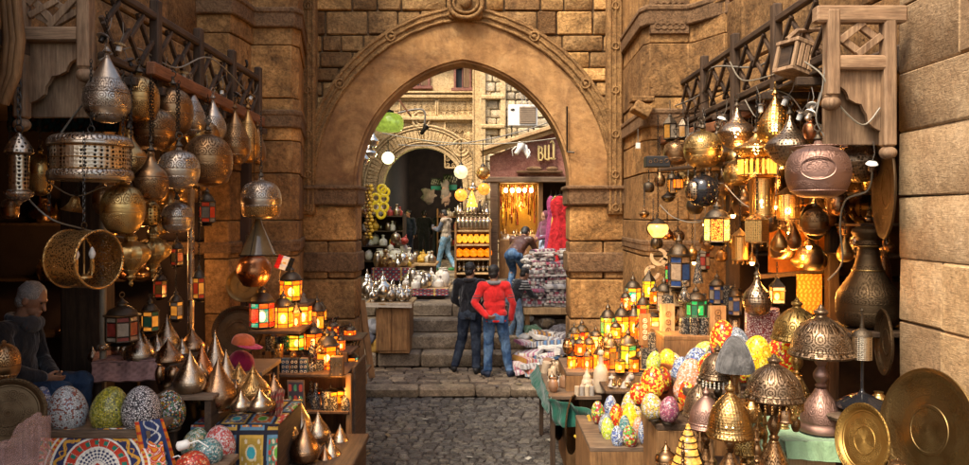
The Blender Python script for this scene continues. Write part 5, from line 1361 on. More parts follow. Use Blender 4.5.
# middle bench with pink lumpy cover, silver teardrop lamps
t, zB = table(92, 178, 364, 5.9, 6.6, .05, M['wood_dark'], 'dark bench under the pinkish quilt behind the egg lamps')
def pink(u, v): 
 return (.24, .12, .10) if math.sin(u * 50) * math.sin(v * 20) > .3 else (.32, .17, .14)
o = pattern_sheet('quilt', pink, W(92, 382, 5.82), W(160, 380, 5.82), W(92, 363, 5.9), W(165, 361, 5.9), 50, 12, wav=.02, th=.02); tag(o, 'pinkish brown quilt folded over the bench edge under the silver lamps', 'quilt')
o = pattern_sheet('blanket', pink, W(92, 363.5, 5.89), W(165, 361, 5.9), W(96, 353, 6.5), W(165, 351, 6.5), 50, 20, wav=.004, th=.015); o.location.z += .018; tag(o, 'brown blanket lying flat on the bench under the silver lamps', 'blanket')
GL = 'onion shaped metal lamps standing on the left tables'
for a in [
 (139, 324, 369, 30, 6.0, 'spun', 'silver onion lamp standing alone at the left end of the pinkish quilt'),
 (167, 315, 354, 24, 6.4, 'spun', 'tall silver onion lamp at the back of the quilt bench'),
 (168, 338, 369, 30, 6.0, 'spun2', 'squat bronze onion lamp at the front right of the quilt'),
 (173, 330, 352, 20, 6.5, 'spun2', 'small bronze onion lamp between two taller ones on the quilt bench'),
 (157, 334, 357, 20, 6.3, 'spun', 'small dull silver onion lamp behind the lone silver one'),
 (192, 327, 356, 26, 6.5, 'spun2', 'bronze onion lamp at the foot of the metal pole'),
 (182, 338, 360, 18, 6.4, 'spun', 'little grey onion lamp just left of the metal pole'),
 (190, 350, 396, 32, 5.6, 'spun', 'bright silver onion lamp at the front of the curved board'),
 (202, 343, 386, 22, 5.9, 'copper', 'coppery slim onion lamp behind the bright silver one'),
 (215, 331, 386, 26, 6.2, 'spun', 'tall silver onion lamp standing before the large dim tray'),
 (208, 345, 376, 20, 6.3, 'spun2', 'brownish onion lamp in the gap left of the tall silver one'),
 (218, 357, 411, 36, 5.7, 'spun2', 'biggest bronze onion lamp at the left end of the patchwork chest'),
 (226, 350, 395, 24, 6.1, 'spun', 'silver onion lamp rising behind the biggest bronze one'),
 (239, 362, 396, 26, 6.1, 'gold', 'golden onion lamp in front of the pink cloth'),
 (253, 365, 403, 34, 5.9, 'gold', 'wide brass onion lamp in the middle of the patchwork chest'),
 (241, 390, 412, 21, 5.6, 'spun', 'tiny silver onion lamp on the front edge of the patchwork chest'),
 (260, 388, 412, 24, 5.6, 'spun', 'small two toned onion lamp right of the tiny silver one'),
 (274, 373, 404, 20, 6.1, 'spun2', 'dark onion lamp at the right end of the patchwork chest'),
 (268, 392, 410, 16, 5.8, 'gold', 'very small brass onion lamp at the chest corner'),
 (299, 396, 440, 26, 6.4, 'spun', 'silver onion lamp behind the front left one under the picture panel'),
 (284, 407, 450, 29, 6.1, 'spun', 'silver onion lamp on the white block at lower left of the shelf'),
 (290, 398, 436, 18, 6.7, 'spun2', 'dark onion lamp wedged behind the pair of silver ones'),
 (318, 411, 444, 25, 6.5, 'spun', 'silver onion lamp before the dark lower shelf'),
 (305, 420, 464, 30, 6.0, 'spun2', 'bronze onion lamp nearest the bottom edge below the shelf'),
 (340, 424, 452, 20, 6.6, 'spun', 'small silver onion lamp nearest the cobbles'),
 (331, 436, 466, 22, 6.2, 'spun', 'small silver onion lamp at the bottom edge nearest the street'),
 (325, 444, 470, 16, 6.1, 'spun2', 'dark little onion lamp peeping between the two nearest the street'),
]: stand(a[0], a[1], a[2], a[3], a[4], a[5] if a[5] in SP else 'spun', M[{'spun': 'spun', 'spun2': 'spun2', 'copper': 'copper', 'gold': 'gold'}[a[5]]], a[6], group=GL, name='onion_lamp', cat='lamp')
def plank(px0, px1, py, D0, D1, th, mat, label, name='board', cat='shelf board', legs=True):
 z = ZW(py, D0); xa, xb = XW(px0, D0), XW(px1, D0)
 t = thing(name, ((xa + xb) / 2, (D0 + D1) / 2, -.15), label, cat)
 mb = MB(); mb.box((0, 0, z + .15 - th / 2), (xb - xa, D1 - D0, th), None, .008, .6); mb.build('top', mat, t, 30)
 if legs:
  for sx in (-1, 1):
   mb = MB(); mb.box((sx * ((xb - xa) / 2 - .05), 0, (z + .15 - th) / 2), (.05, D1 - D0 - .06, z + .15 - th), None, .005, .3); mb.build('support', M['wood_dark'], t, 30)
 return t, z
plank(152, 213, 396.5, 5.45, 6.35, .03, M['wood_shelf'], 'pale curved display board under the bright silver onion lamp')
plank(262, 352, 466.5, 5.9, 6.8, .04, M['wood_dark'], 'low bench carrying the onion lamps nearest the street')
t = thing('block', W(282, 464, 6.1), 'small white wooden block raising a silver onion lamp', 'block'); mb = MB(); mb.box((0, 0, .055), (.15, .15, .105), None, .006); mb.build('cube', M['white'], t, 30); mb = MB(); mb.box((0, 0, .113), (.22, .2, .012), None, .003); mb.build('plate', M['wood_tan'], t, 30)
def patch(u, v):
 cols = [(.42, .05, .03), (.35, .22, .04), (.03, .06, .16), (.06, .18, .12), (.45, .16, .03), (.3, .04, .05)]
 pu, pv = u * 3.2 + .25 * math.sin(v * 2), v * 2.2
 iu, iv = int(pu), int(pv); fu, fv = pu - iu, pv - iv
 if fu < .07 or fu > .95 or fv < .08 or fv > .95: return (.02, .02, .03)
 if fu < .14 or fu > .88 or fv < .16 or fv > .88: return (.5, .3, .06) if (iu + iv) % 2 else (.1, .2, .28)
 b = cols[(iu * 2 + iv * 3) % 6]; c = cols[(iu * 5 + iv + 2) % 6]
 k = math.sin(fu * 26) * math.sin(fv * 22) + .5 * math.sin(fu * 13 + fv * 9)
 d = math.hypot(fu - .5, fv - .5)
 if d < .16: return (.12, .34, .05) if (iu + iv) % 2 == 0 else (.04, .3, .34)
 if d < .21: return (.6, .5, .3)
 return c if k > .45 else ((.55, .45, .3) if k < -.75 else b)
t = thing('patchwork_chest', W(238, 411, 5.95), 'chest covered in patchwork cloth carrying small onion lamps', 'chest')
zt = t.location.z + .15
x0, x1 = XW(192, 5.55) - t.location.x, XW(276, 5.55) - t.location.x
mb = MB(); mb.box(((x0 + x1) / 2, 0, -zt / 2 - .012), (x1 - x0, .75, zt - .02), None, .01); mb.build('box', M['wood_dark'], t, 30)
pattern_sheet('cover', patch, Vector((x0 - .01, -.47, -.62)), Vector((x1 + .01, -.47, -.62)), Vector((x0 - .01, -.39, .0)), Vector((x1 + .01, -.39, .0)), 150, 110, par=t, wav=.01)
pattern_sheet('cover_top', patch, Vector((x0 - .01, -.39, .0)), Vector((x1 + .01, -.39, .0)), Vector((x0 - .01, .38, .0)), Vector((x1 + .01, .38, .0)), 100, 60, par=t, th=.01)
def shawl(u, v):
 k = math.sin(u * 30 + math.sin(v * 22) * 1.5) * math.sin(v * 34)
 return (.34, .24, .14) if k > .5 else ((.26, .04, .03) if k > -.3 else (.12, .07, .05))
o = pattern_sheet('shawl', shawl, W(262, 470, 5.6), W(276, 470, 5.6), W(272, 392, 5.9), W(284, 388, 5.9), 30, 90, wav=.03); tag(o, 'reddish patterned shawl hanging at the right end of the patchwork chest', 'shawl')
def pic(u, v):
 if u < .1 or u > .9 or v < .08 or v > .92: return (.12, .07, .04)
 k = math.sin(u * 10) * math.sin(v * 9 + 1)
 return (.4, .05, .03) if k > .5 else ((.06, .22, .1) if k < -.6 else (.035, .025, .03))
o = pattern_sheet('picture_panel', pic, W(288, 412, 6.85), W(305, 414, 6.85), W(287, 380, 6.95), W(304, 380, 6.95), 30, 50, th=.02, mat=M['patstone']); tag(o, 'dark framed picture with red and green motifs under the lit lantern shelf', 'picture')
t = thing('felt_hat', W(243, 344, 6.3), 'bright pink cap with orange crown on the heap by the dim tray', 'cap', rot=(.1, .15, .5)); t.scale = (.72,) * 3
mb = MB(); mb.lathe(smoothprof([(.13, 0), (.13, .03), (.11, .08), (.06, .11), (.001, .12)], 3), (0, 0, 0), 24); mb.build('crown', fabric('orange_red_felt', (.5, .1, .03)), t, 50)
mb = MB(); mb.lathe([(.001, -.004), (.12, -.004), (.15, 0), (.12, .012), (.001, .012)], (.06, -.07, 0), 20); mb.build('visor', fabric('pink_felt', (.4, .015, .06)), t, 50)
mb = MB(); mb.ell((0, 0, 0), (.11, .1, .1), None, 28, 18); mb.v = [tuple(Vector(p) * (1 + .2 * noise.noise(Vector(p) * 8))) for p in mb.v]
tag(mb.build('pink_cloth', fabric('magenta_cotton', (.2, .008, .035)), None, 60, loc=W(241, 362, 6.4)), 'magenta cloth bundled under the bright cap', 'cloth')
t, _z = table(225, 262, 372, 6.3, 6.9, .04, M['wood_shelf'], 'small stand behind the golden onion lamps holding the pink cloth')
# stepped stand with lit lanterns
GT = 'stepped_stand'
t = thing('stepped_stand', (XW(312, 7.7), 7.7, -.15), 'stepped wooden stand crowded with lit lanterns beside the left jamb', 'stand')
def stp(px0, px1, py, D0, D1, th=.03, par=t):
 z = ZW(py, D0); xa, xb = XW(px0, D0) - par.location.x, XW(px1, D0) - par.location.x
 mb = MB(); mb.box(((xa + xb) / 2, (D0 + D1) / 2 - par.location.y, z + .15 - th / 2), (xb - xa, D1 - D0, th), None, .006, random.uniform(.4, .8)); mb.build('shelf', M['wood_dark'], par, 30); return z
for a in ((248, 300, 331, 7.15, 7.6), (272, 308, 304, 7.75, 8.25), (268, 347, 374, 7.0, 7.6), (262, 352, 352, 7.6, 8.0), (300, 362, 338, 8.0, 8.4), (268, 349, 411, 6.95, 7.6), (335, 366, 372, 7.9, 8.3)): stp(*a)
for px, D, z in ((349, 7.0, 374), (268, 7.0, 374), (268, 7.55, 331), (345, 7.6, 352), (300, 8.2, 310)):
 mb = MB(); zz = ZW(z, D) + .15; mb.box((XW(px, D) - t.location.x, D - 7.7, zz / 2), (.05, .05, zz), None, .006, .5); mb.build('upright', M['wood_brown'], t, 30)
mb = MB(); mb.box((XW(351, 7.0) - t.location.x + .02, -.35, .62), (.03, .62, 1.25), None, .005, .4); mb.build('side_board', M['wood_dark'], t, 30)
mb = MB(); mb.box((0, .02, .5), (.75, .03, 1.0), None, .005, .3); mb.build('back_board', M['wood_brown'], t, 30)
GLN = 'coloured lanterns crowded on the left stepped stand'
for a in [
 (262, 283, 331, 27, 7.35, ['teal', 'orange', 'red'], 'lit lantern with big green pane between orange ones, leftmost on the stand', 8, 'dome'),
 (283, 290, 331, 22, 7.45, ['yellow', 'amber'], 'bright yellow lantern just right of the green paned one', 6, 'dome'),
 (291, 264, 304, 24, 7.95, ['lime', 'amber', 'orange'], 'highest lantern on the left stand, with black crown and lime pane', 8, 'dome'),
 (303, 290, 329, 19, 7.95, ['orange', 'amber', 'yellow'], 'orange lantern right under the highest one', 6, 'pyramid'),
 (317, 294, 336, 17, 8.1, ['uclear', 'amber', 'uamber'], 'dark crowned lantern with one amber pane before the left jamb', 6, 'dome'),
 (297, 322, 352, 22, 7.7, ['lime', 'yellow', 'green'], 'lime and yellow lantern low in the middle of the stand', 6, 'pyramid'),
 (313, 320, 352, 20, 7.65, ['amber', 'orange'], 'orange lantern beside the lime and yellow one', 6, 'dome'),
 (327, 326, 374, 24, 7.3, ['orange', 'amber'], 'tall glowing orange lantern above the studded wooden box', 6, 'dome'),
 (343, 338, 368, 17, 8.0, ['yellow', 'lime', 'amber'], 'yellow lantern with a green pane near the street side of the stand', 6, 'pyramid'),
 (351, 347, 372, 15, 8.0, ['teal', 'dimamber', 'amber'], 'small teal and amber lantern at the outer corner of the stand', 6, 'dome'),
 (333, 318, 338, 13, 8.2, ['amber', 'dimred'], 'tiny amber lantern high at the right end of the stand', 6, 'dome'),
 (360, 358, 384, 12, 8.05, ['amber', 'uclear'], 'tiny lantern hanging off the street end of the stand', 6, 'pyramid'),
 (276, 300, 331, 14, 7.55, ['orange', 'dimamber'], 'narrow orange lantern squeezed behind the two leftmost ones', 6, 'dome'),
 (331, 378, 411, 15, 7.2, ['amber', 'yellow'], 'orange lantern, left of three on the lower shelf', 6, 'flat'),
 (342, 376, 411, 15, 7.3, ['yellow', 'amber'], 'yellow lantern, middle of three on the lower shelf', 6, 'flat'),
 (318, 378, 411, 11, 7.45, ['dimamber', 'orange'], 'reddish lantern, back one of three on the lower shelf', 6, 'flat'),
 (350, 322, 342, 13, 8.25, ['amber', 'orange'], 'little orange lantern in front of the left jamb stones', 6, 'dome'),
 (309, 303, 338, 13, 8.1, ['yellow', 'uclear'], 'thin yellow lantern between the orange and the dark crowned ones', 6, 'dome'),
]: lantern(a[0], a[1], a[2], a[3], a[4], a[5], a[6], n=a[7], roof=a[8], group=GLN)
rr = random.Random(6)
GBX = 'small inlaid boxes on the middle shelf'
for px, c in ((277, 'iron'), (286, 'b'), (295, 'iron'), (304, 'b'), (274, 'b')):
 t = thing('inlaid_box', W(px, 374 if px != 274 else 352, 7.1 if px != 274 else 7.65), 'small upright box with dark blue and black inlay on the middle shelf', 'box', GBX)
 mb = MB(); mb.box((0, 0, .075), (.075, .07, .15), None, .004); mb.build('case', plain('dark_blue_lacquer', (.03, .055, .08), .3) if c == 'b' else M['black'], t, 30)
 mb = MB()
 for k in range(3):
  for j in (-1, 1): mb.ring((j * .018, -.037, .03 + k * .045), .011, .003, RX, 8, 4)
 mb.build('inlay', plain('bone_inlay', (.4, .34, .26), .4), t, 50)
t = thing('studded_box', W(337, 376, 6.95), 'brown wooden box with brass studs and round window on the left stand', 'box')
mb = MB(); mb.box((0, 0, .09), (.12, .09, .18), None, .006, .5); mb.build('case', M['wood_brown'], t, 30)
mb = MB()
for k in range(4):
 for j in (-1, 1): mb.ell((j * .04, -.047, .03 + k * .04), (.007, .005, .007), None, 8, 6)
mb.ring((0, -.046, .11), .022, .004, RX, 12, 5); mb.build('studs', M['gold'], t, 50)
GJ = 'little dark jars on the left stand'
for px, pb, D, hh, k_ in ((312, 374, 7.15, 16, 'bottle'), (320, 374, 7.2, 15, 'drumjar'), (316, 411, 7.05, 28, 'bottle'), (326, 411, 7.0, 20, 'drumjar'), (333, 411, 7.0, 14, 'drumjar'), (346, 411, 7.0, 24, 'bottle'), (283, 352, 7.7, 16, 'drumjar'), (311, 411, 7.3, 30, 'bottle'), (270, 350, 7.4, 14, 'drumjar')):
 t, w_, h_ = stand(px, pb - hh, pb, 10, D, k_, mosaic('speckled_black_jar', [(.02, .02, .02), (.02, .02, .02), (.3, .26, .2)], 120) if 'jm' not in MC else MC['jm'], 'little black jar speckled with bone inlay on the left stand', 'jar', GJ, 'inlaid_jar', seg=16)
 MC['jm'] = t.children[0].data.materials[0]
for i, (px, py) in enumerate(((329, 322), (338, 330), (345, 338), (352, 344))):
 mb = MB()
 for k in range(5): mb.tube([(-.08 + k * .035, 0, -.03 + k * .01), (-.05 + k * .035, 0, .06 + k * .01)], .008, 5)
 mb.tube([(-.09, 0, -.03), (.09, 0, .02)], .008, 5); mb.tube([(-.06, 0, .05), (.11, 0, .10)], .008, 5)
 tag(mb.build('folding_stand', M['iron'], None, 50, loc=W(px, py + 4, 8.3)), 'small dark folding book stand piled before the left jamb', 'book stand', 'dark folding stands before the left jamb')
for i, (xa, ya, xb, yb_, lab) in enumerate(((362, 300, 372, 378, 'thin plank leaning on the left jamb, inner one'), (357, 296, 364, 384, 'thin plank leaning on the left jamb, outer one'))):
 a, b = W(xa, ya, 10.9), W(xb, yb_, 10.6); b.z = max(b.z, -.13); d = a - b
 mb = MB(); mb.box((0, 0, d.length / 2), (.09, .03, d.length), None, .005, .6); o = mb.build('plank', M['wood_brown'], None, 30, loc=b); o.rotation_euler = d.to_track_quat('Z', 'Y').to_euler(); tag(o, lab, 'plank')
# RIGHT SHOP: hanging lamps
G2 = 'metal lamps hanging in the right cluster'
BL = L['bulb']
hang(818, 139, 198, 62, 5.0, 'flatglobe', M['mauve'], 'big mauve copper globe lamp with embossed medallion, foremost on the right', group=G2, top=112)
mvt = bpy.data.objects[-1] if False else None
for a in [
 (775, 94, 147, 35, 5.8, 'tear', 'perf_gold', 'pierced brass teardrop lamp glowing in the upper right cluster', dict(top=80, lit_=BL)),
 (737, 106, 150, 38, 6.3, 'wideonion', 'perf_pewter', 'pierced onion lamp with glowing belly left of the pierced teardrop', dict(top=95, lit_=BL)),
 (790, 114, 167, 48, 5.5, 'wideonion', 'perf_pewter', 'pierced silver onion lamp with long spire between teardrop and mauve globe', dict(top=98)),
 (756, 132, 160, 44, 5.9, 'wideonion', 'perf_gold', 'low wide pierced lamp glowing yellow above the fringe', dict(top=115, lit_=BL)),
 (703, 128, 168, 38, 6.6, 'globe', 'dgold', 'brass globe lamp at the left of the right cluster', dict(top=108)),
 (717, 134, 166, 36, 6.9, 'wideonion', 'perf_pewter', 'dull pierced lamp behind the brass globe on the right', dict(top=110)),
 (859, 128, 183, 50, 5.6, 'wideonion', 'perf_pewter', 'dark beaded silver onion lamp between mauve globe and wall tray', dict(top=118)),
 (703, 172, 207, 31, 6.6, 'globe', 'blackglaze', 'glossy black globe lamp hanging below the brass globe', dict(top=165)),
 (695, 196, 214, 17, 6.8, 'pot', 'darkmetal', 'small dark metal cup lamp under the glossy black globe', {}),
 (676, 138, 165, 25, 7.6, 'flatglobe', 'bronze', 'small dark bronze dome lamp at the far left of the right cluster', dict(top=125)),
 (811, 120, 140, 16, 5.3, 'pot', 'copper', 'little copper cup lamp just above the mauve globe, left one', dict(top=105)),
 (828, 120, 142, 18, 5.4, 'pot', 'bronze', 'little bronze cup lamp just above the mauve globe, right one', dict(top=105)),
 (737, 158, 186, 26, 6.5, 'flatglobe', 'dgold', 'dim brass lamp in shadow left of the golden fringe', {}),
 (744, 184, 216, 24, 6.8, 'pear', 'bronze', 'dim bronze pear lamp left of the bright filigree tube', {}),
 (722, 168, 196, 22, 7.0, 'globe', 'dgold', 'dim brass globe behind the glossy black one', {}),
 (815, 206, 236, 26, 6.0, 'globe', 'bronze', 'dark bronze globe under the big mauve lamp', dict(top=195)),
 (838, 190, 216, 20, 6.4, 'flatglobe', 'spun2', 'shadowed lamp right under the mauve globe', {}),
 (845, 234, 262, 16, 6.2, 'slimtear', 'dgold', 'slim brass drop hanging in front of the dark urn', {}),
 (884, 236, 300, 14, 6.0, 'pear', 'bronze', 'narrow bronze lamp at the right end behind the great urn', {}),
 (779, 228, 252, 16, 6.1, 'tear', 'gold', 'small brass teardrop, left of two under the filigree lamps', {}),
 (794, 222, 250, 14, 6.2, 'tear', 'bronze', 'small bronze teardrop, right of two under the filigree lamps', {}),
 (757, 274, 316, 28, 6.0, 'pear', 'perf_pewter', 'pierced silver pear lamp in front of the orange back room', {}),
 (800, 165, 190, 20, 6.7, 'flatglobe', 'dgold', 'dim brass lamp behind the lower left of the mauve globe', {}),
 (770, 165, 196, 20, 6.9, 'globe', 'bronze', 'dim bronze globe above the bright filigree lamps', {}),
]:
 kw = dict(a[8]); m_ = a[6]
 hang(a[0], a[1], a[2], a[3], a[4], a[5], M[m_], a[7], group=G2, **kw)
mg = [o for o in COL.objects if o.get('label', '').startswith('big mauve copper')][0]
w_ = 62 * 5 / F; h_ = 59 * 5 / F
mb = MB(); c = Vector((0, -w_ * .488, -h_ * .52))
for rad, r in ((.095, .005), (.082, .003)): mb.tube([c + Vector((rad * 1.1 * math.cos(t), .018 * abs(math.cos(t)) ** 2 * 1.4, rad * .75 * math.sin(t))) for t in [2 * PI * i / 36 for i in range(36)]], r, 5, closed=True)
for k in range(9):
 a = 2 * PI * k / 9; cc = c + Vector((.052 * math.cos(a), .004, .036 * math.sin(a))); mb.ring(cc, .017, .004, RX, 10, 5)
mb.ell(c + Vector((0, .004, 0)), (.022, .008, .018)); 
mb.build('medallion', M['mauve'], mg, 50); mg.rotation_euler = (0, 0, -.41)
mb = MB()
for z, rr_ in ((-.12, .455), (-.86, .452)): 
 mb = MB(); mb.ring((0, 0, h_ * (z - .02)), w_ * rr_ * .93, .005, None, 44, 5); mb.build('beading', M['mauve'], mg, 50)
t = thing('beaded_fringe_lamp', W(757, 159, 5.95), 'golden glass fringe glowing under the low wide pierced lamp', 'hanging lamp')
for k in range(20):
 a = 2 * PI * k / 20; mb = MB(); r = .135
 mb.tube([(r * math.cos(a), r * math.sin(a), 0), (r * math.cos(a), r * math.sin(a), -.125)], .010, 5); mb.build('glass_rod', L['amber2'], t, 50)
mb = MB(); mb.ring((0, 0, 0), .14, .008, None, 30, 5); mb.ring((0, 0, -.125), .14, .006, None, 30, 5); mb.build('hoop', M['gold'], t, 50)
def filigree(px, yt, yb, wpx, D, label, bulb=True, kind='tube', sq=False, top=None):
 c = W(px, yb, D); H = (yb - yt) * D / F; w2 = wpx * D / F
 t = thing('filigree_lantern', c, label, 'hanging lantern', 'filigree lanterns in the right cluster')
 n = 4 if sq else 20
 mb = MB(); mb.lathe([(w2 * .44, H * .08), (w2 * .5, H * .1), (w2 * .5, H * .74), (w2 * .44, H * .76)], (0, 0, 0), n); mb.build('filigree_body', M['fil_gold'], t, 40)
 mb = MB(); mb.lathe([(w2 * .5, H * .75), (w2 * .54, H * .77), (w2 * .3, H * .87), (w2 * .1, H * .95), (.004, H)], (0, 0, 0), n); mb.build('cap', M['gold'], t, 40)
 mb = MB(); mb.lathe([(.004, 0), (w2 * .2, H * .03), (w2 * .52, H * .07), (w2 * .5, H * .1)], (0, 0, 0), n); mb.build('foot', M['gold'], t, 40)
 if bulb: mb = MB(); mb.ell((0, 0, H * .3), (w2 * .12, w2 * .12, w2 * .18)); mb.build('bulb', L['bulb'], t, 60)
 for k in range(8):
  a = 2 * PI * k / 8; mb = MB(); mb.tube([(w2 * .46 * math.cos(a), w2 * .46 * math.sin(a), H * .06), (w2 * .46 * math.cos(a), w2 * .46 * math.sin(a), -H * .04)], .004, 4); mb.ell((w2 * .46 * math.cos(a), w2 * .46 * math.sin(a), -H * .05), .007, None, 6, 5); mb.build('pendant', M['gold'], t, 50)
 mb = MB(); zt = (CHAINZ if top is None else ZW(top, D)) - c.z; chain_mesh(mb, (0, 0, H), (0, 0, max(zt, H + .08))); mb.build('chain', M['iron'], t, 50)
 return t
filigree(762, 165, 220, 24, 6.0, 'long glowing filigree tube lantern in the middle of the right cluster', top=160)
filigree(788, 186, 222, 22, 6.0, 'glowing round filigree lantern right of the long one')
filigree(757, 212, 244, 24, 5.9, 'square filigree box lantern below the long glowing one', bulb=False, sq=True)
filigree(803, 205, 232, 16, 6.5, 'small dim filigree lantern beside the dark round tray', bulb=False)
filigree(740, 228, 262, 16, 6.6, 'narrow dim filigree lantern in the shadow left of the box lantern', bulb=False)
lantern(717, 200, 246, 27, 6.1, ['yellowg', 'redg'], 'lit lantern patterned yellow and red hanging under the black globe', n=6, hang_=True, top=175, split=1)
lantern(672, 168, 196, 11, 7.9, ['dimamber', 'uclear'], 'tiny glass lantern hanging before the right pier, left of two', hang_=True, top=165, split=1)
lantern(678, 172, 190, 10, 7.7, ['amber', 'dimamber'], 'tiny glowing lantern hanging before the right pier, right of two', hang_=True, top=165, split=1)
lantern(670, 112, 142, 15, 8.0, ['uclear', 'uamber'], 'small pointed lantern in the lattice of the right balcony, left one', hang_=True, top=100, roof='pyramid', split=1)
lantern(683, 116, 140, 13, 7.8, ['uclear', 'uamber'], 'small pointed lantern in the lattice of the right balcony, right one', hang_=True, top=100, roof='pyramid', split=1)
lantern(658, 222, 216, 1, 8.0, ['amber'], 'x', split=1) if False else None
t = thing('glass_bowl_lamp', W(658, 218, 7.6), 'amber glass bowl lamp glowing in front of the right pier', 'hanging lamp')
mb = MB(); mb.lathe(smoothprof([(.001, -.20), (.05, -.19), (.095, -.13), (.10, -.09), (.08, -.06), (.078, -.055)], 3), (0, 0, 0), 28); mb.build('glass_bowl', L['amberbowl'], t, 60)
mb = MB(); mb.lathe([(.1, -.062), (.085, -.05), (.03, -.01), (.01, 0)], (0, 0, 0), 20); mb.build('mount', M['darkmetal'], t, 50); mb = MB(); mb.lathe([(.003, -.29), (.02, -.25), (.012, -.21), (.04, -.195)], (0, 0, 0), 12); mb.build('finial', M['darkmetal'], t, 50)
mb = MB(); chain_mesh(mb, (0, 0, 0), (0, 0, 3.5 - t.location.z)); mb.build('chain', M['iron'], t, 50)
mb = MB(); a, b = W(664, 167, 7.5), W(728, 167, 6.6); d = b - a; mb.box((0, 0, 0), (d.length, .10, .03), Matrix.Rotation(math.atan2(d.y, d.x), 3, 'Z'), .005, .4)
tag(mb.build('hanging_rail', M['wood_dark'], None, 30, loc=(a + b) / 2), 'thin dark wooden rail under the lamps at the left of the right cluster', 'rail')
t = thing('carved_box', W(657, 162, 7.6), 'small black carved box with pale inlay hung on the right pier', 'box')
mb = MB(); mb.box((0, 0, 0), (.24, .14, .11), None, .008); mb.build('case', M['black'], t, 30)
mb = MB()
for k in range(4): mb.ring((-.08 + k * .053, -.073, .01 * (k % 2)), .014 + .006 * (k % 2), .003, RX, 6, 4)
mb.build('inlay', M['bronze'], t, 50)
for px, py in ((641, 107),):
 t = thing('stone_bracket', W(641, 110, 8.6), 'small projecting stone corbel on the face of the right pier', 'corbel'); mb = MB(); mb.box((0, 0, 0), (.2, .26, .12), Euler((0, .5, 0)), .01, .5); mb.box((.02, .05, .12), (.26, .2, .06), None, .01, .4); mb.build('block', M['pierstone'], t, 30)
t = thing('wall_socket', W(638, 146, 8.72), 'small white electric box fixed to the right pier', 'electric box'); mb = MB(); mb.box((0, 0, 0), (.05, .05, .07), None, .006); mb.build('case', M['white'], t, 30); mb = MB(); mb.tube([(0, 0, .03), (0, 0, .2)], .005, 5); mb.build('wire', M['cable'], t, 50)
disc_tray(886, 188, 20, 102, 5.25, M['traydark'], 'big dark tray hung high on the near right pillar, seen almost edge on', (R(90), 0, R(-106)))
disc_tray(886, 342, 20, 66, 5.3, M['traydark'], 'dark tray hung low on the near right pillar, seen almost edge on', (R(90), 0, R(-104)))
disc_tray(812, 222, 26, 36, 6.3, M['tray'], 'round tray with oval mirror hanging under the big mauve lamp', (R(84), 0, R(25)))
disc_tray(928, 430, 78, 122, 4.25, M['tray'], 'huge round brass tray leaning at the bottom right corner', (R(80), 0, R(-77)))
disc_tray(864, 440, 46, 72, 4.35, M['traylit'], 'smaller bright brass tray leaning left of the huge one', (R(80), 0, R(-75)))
t, w_, h_ = stand(898, 458, 478, 20, 4.1, 'flatglobe', M['bronze'], 'rounded bronze lid peeping up between the two leaning trays', 'lid', None, 'bronze_lid')
t, w_, h_ = stand(868, 226, 326, 60, 5.7, 'urn', M['traydark'], 'great dark brass urn with flared body behind the small pierced lamp', 'urn', None, 'brass_urn', seg=44)
for z in (.32, .56, .80):
 mb = MB(); r_ = max(r for r, zz in prof('urn', w_, h_) if abs(zz - z * h_) < h_ * .05); mb.ring((0, 0, z * h_), r_ * .97, .008, None, 40, 6); mb.build('hoop', M['tray'], t, 50)
mb = MB(); mb.box((0, 0, 0), (.9, .6, .04), None, .006, .4); tag(mb.build('shelf_board', M['wood_dark'], None, 30, loc=W(868, 329, 5.75)), 'dark shelf board under the great brass urn', 'shelf board')
def ochre(u, v):
 k = math.sin(u * 34 + math.sin(v * 17) * 2) * math.sin(v * 30)
 return (.75, .42, .10) if k > .25 else (.55, .2, .03)
m_oc = M['pat']
o = pattern_sheet('orange_cloth', lambda u, v: (.36, .1, .012), W(768, 272, 7.3), W(828, 278, 7.0), W(770, 205, 7.3), W(828, 202, 7.0), 40, 40, wav=.02); tag(o, 'plain orange cloth hanging in the lit back of the right shop', 'cloth')
o = pattern_sheet('pierced_screen', ochre, W(797, 314, 6.9), W(822, 314, 6.9), W(797, 274, 6.9), W(822, 274, 6.9), 40, 60, th=.02); tag(o, 'golden woven screen glowing orange behind the dome lamps', 'screen')
mb = MB(); mb.box((0, 0, 0), (.8, .05, .04), Euler((0, -.09, 0)), .004); tag(mb.build('screen_rail', M['wood_dark'], None, 30, loc=W(800, 273, 6.95)), 'dark rail between the orange cloth and the woven screen', 'rail')
plight(790, 262, 6.4, 12, (1, .38, .08), .06); plight(812, 292, 6.5, 8, (1, .45, .1), .05)
lantern(777, 274, 306, 18, 6.3, ['amber', 'warm'], 'square amber lantern glowing in front of the orange back room', n=4, roof='pyramid', hang_=True, top=262)
mb = MB(); mb.box((0, 0, 1.75), (.1, .1, 3.5), None, .01, .3); tag(mb.build('shop_post', M['wood_darkz'], None, 30, loc=(XW(832, 6.8), 6.8, -.15)), 'dark wooden post right of the orange cloth', 'post')
mb = MB(); mb.box((0, 0, 1.75), (.12, .1, 3.5), None, .01, .3); tag(mb.build('shop_post', M['wood_darkz'], None, 30, loc=(XW(733, 7.6), 7.6, -.15)), 'dark wooden post at the left end of the right shop', 'post')
rr = random.Random(31)
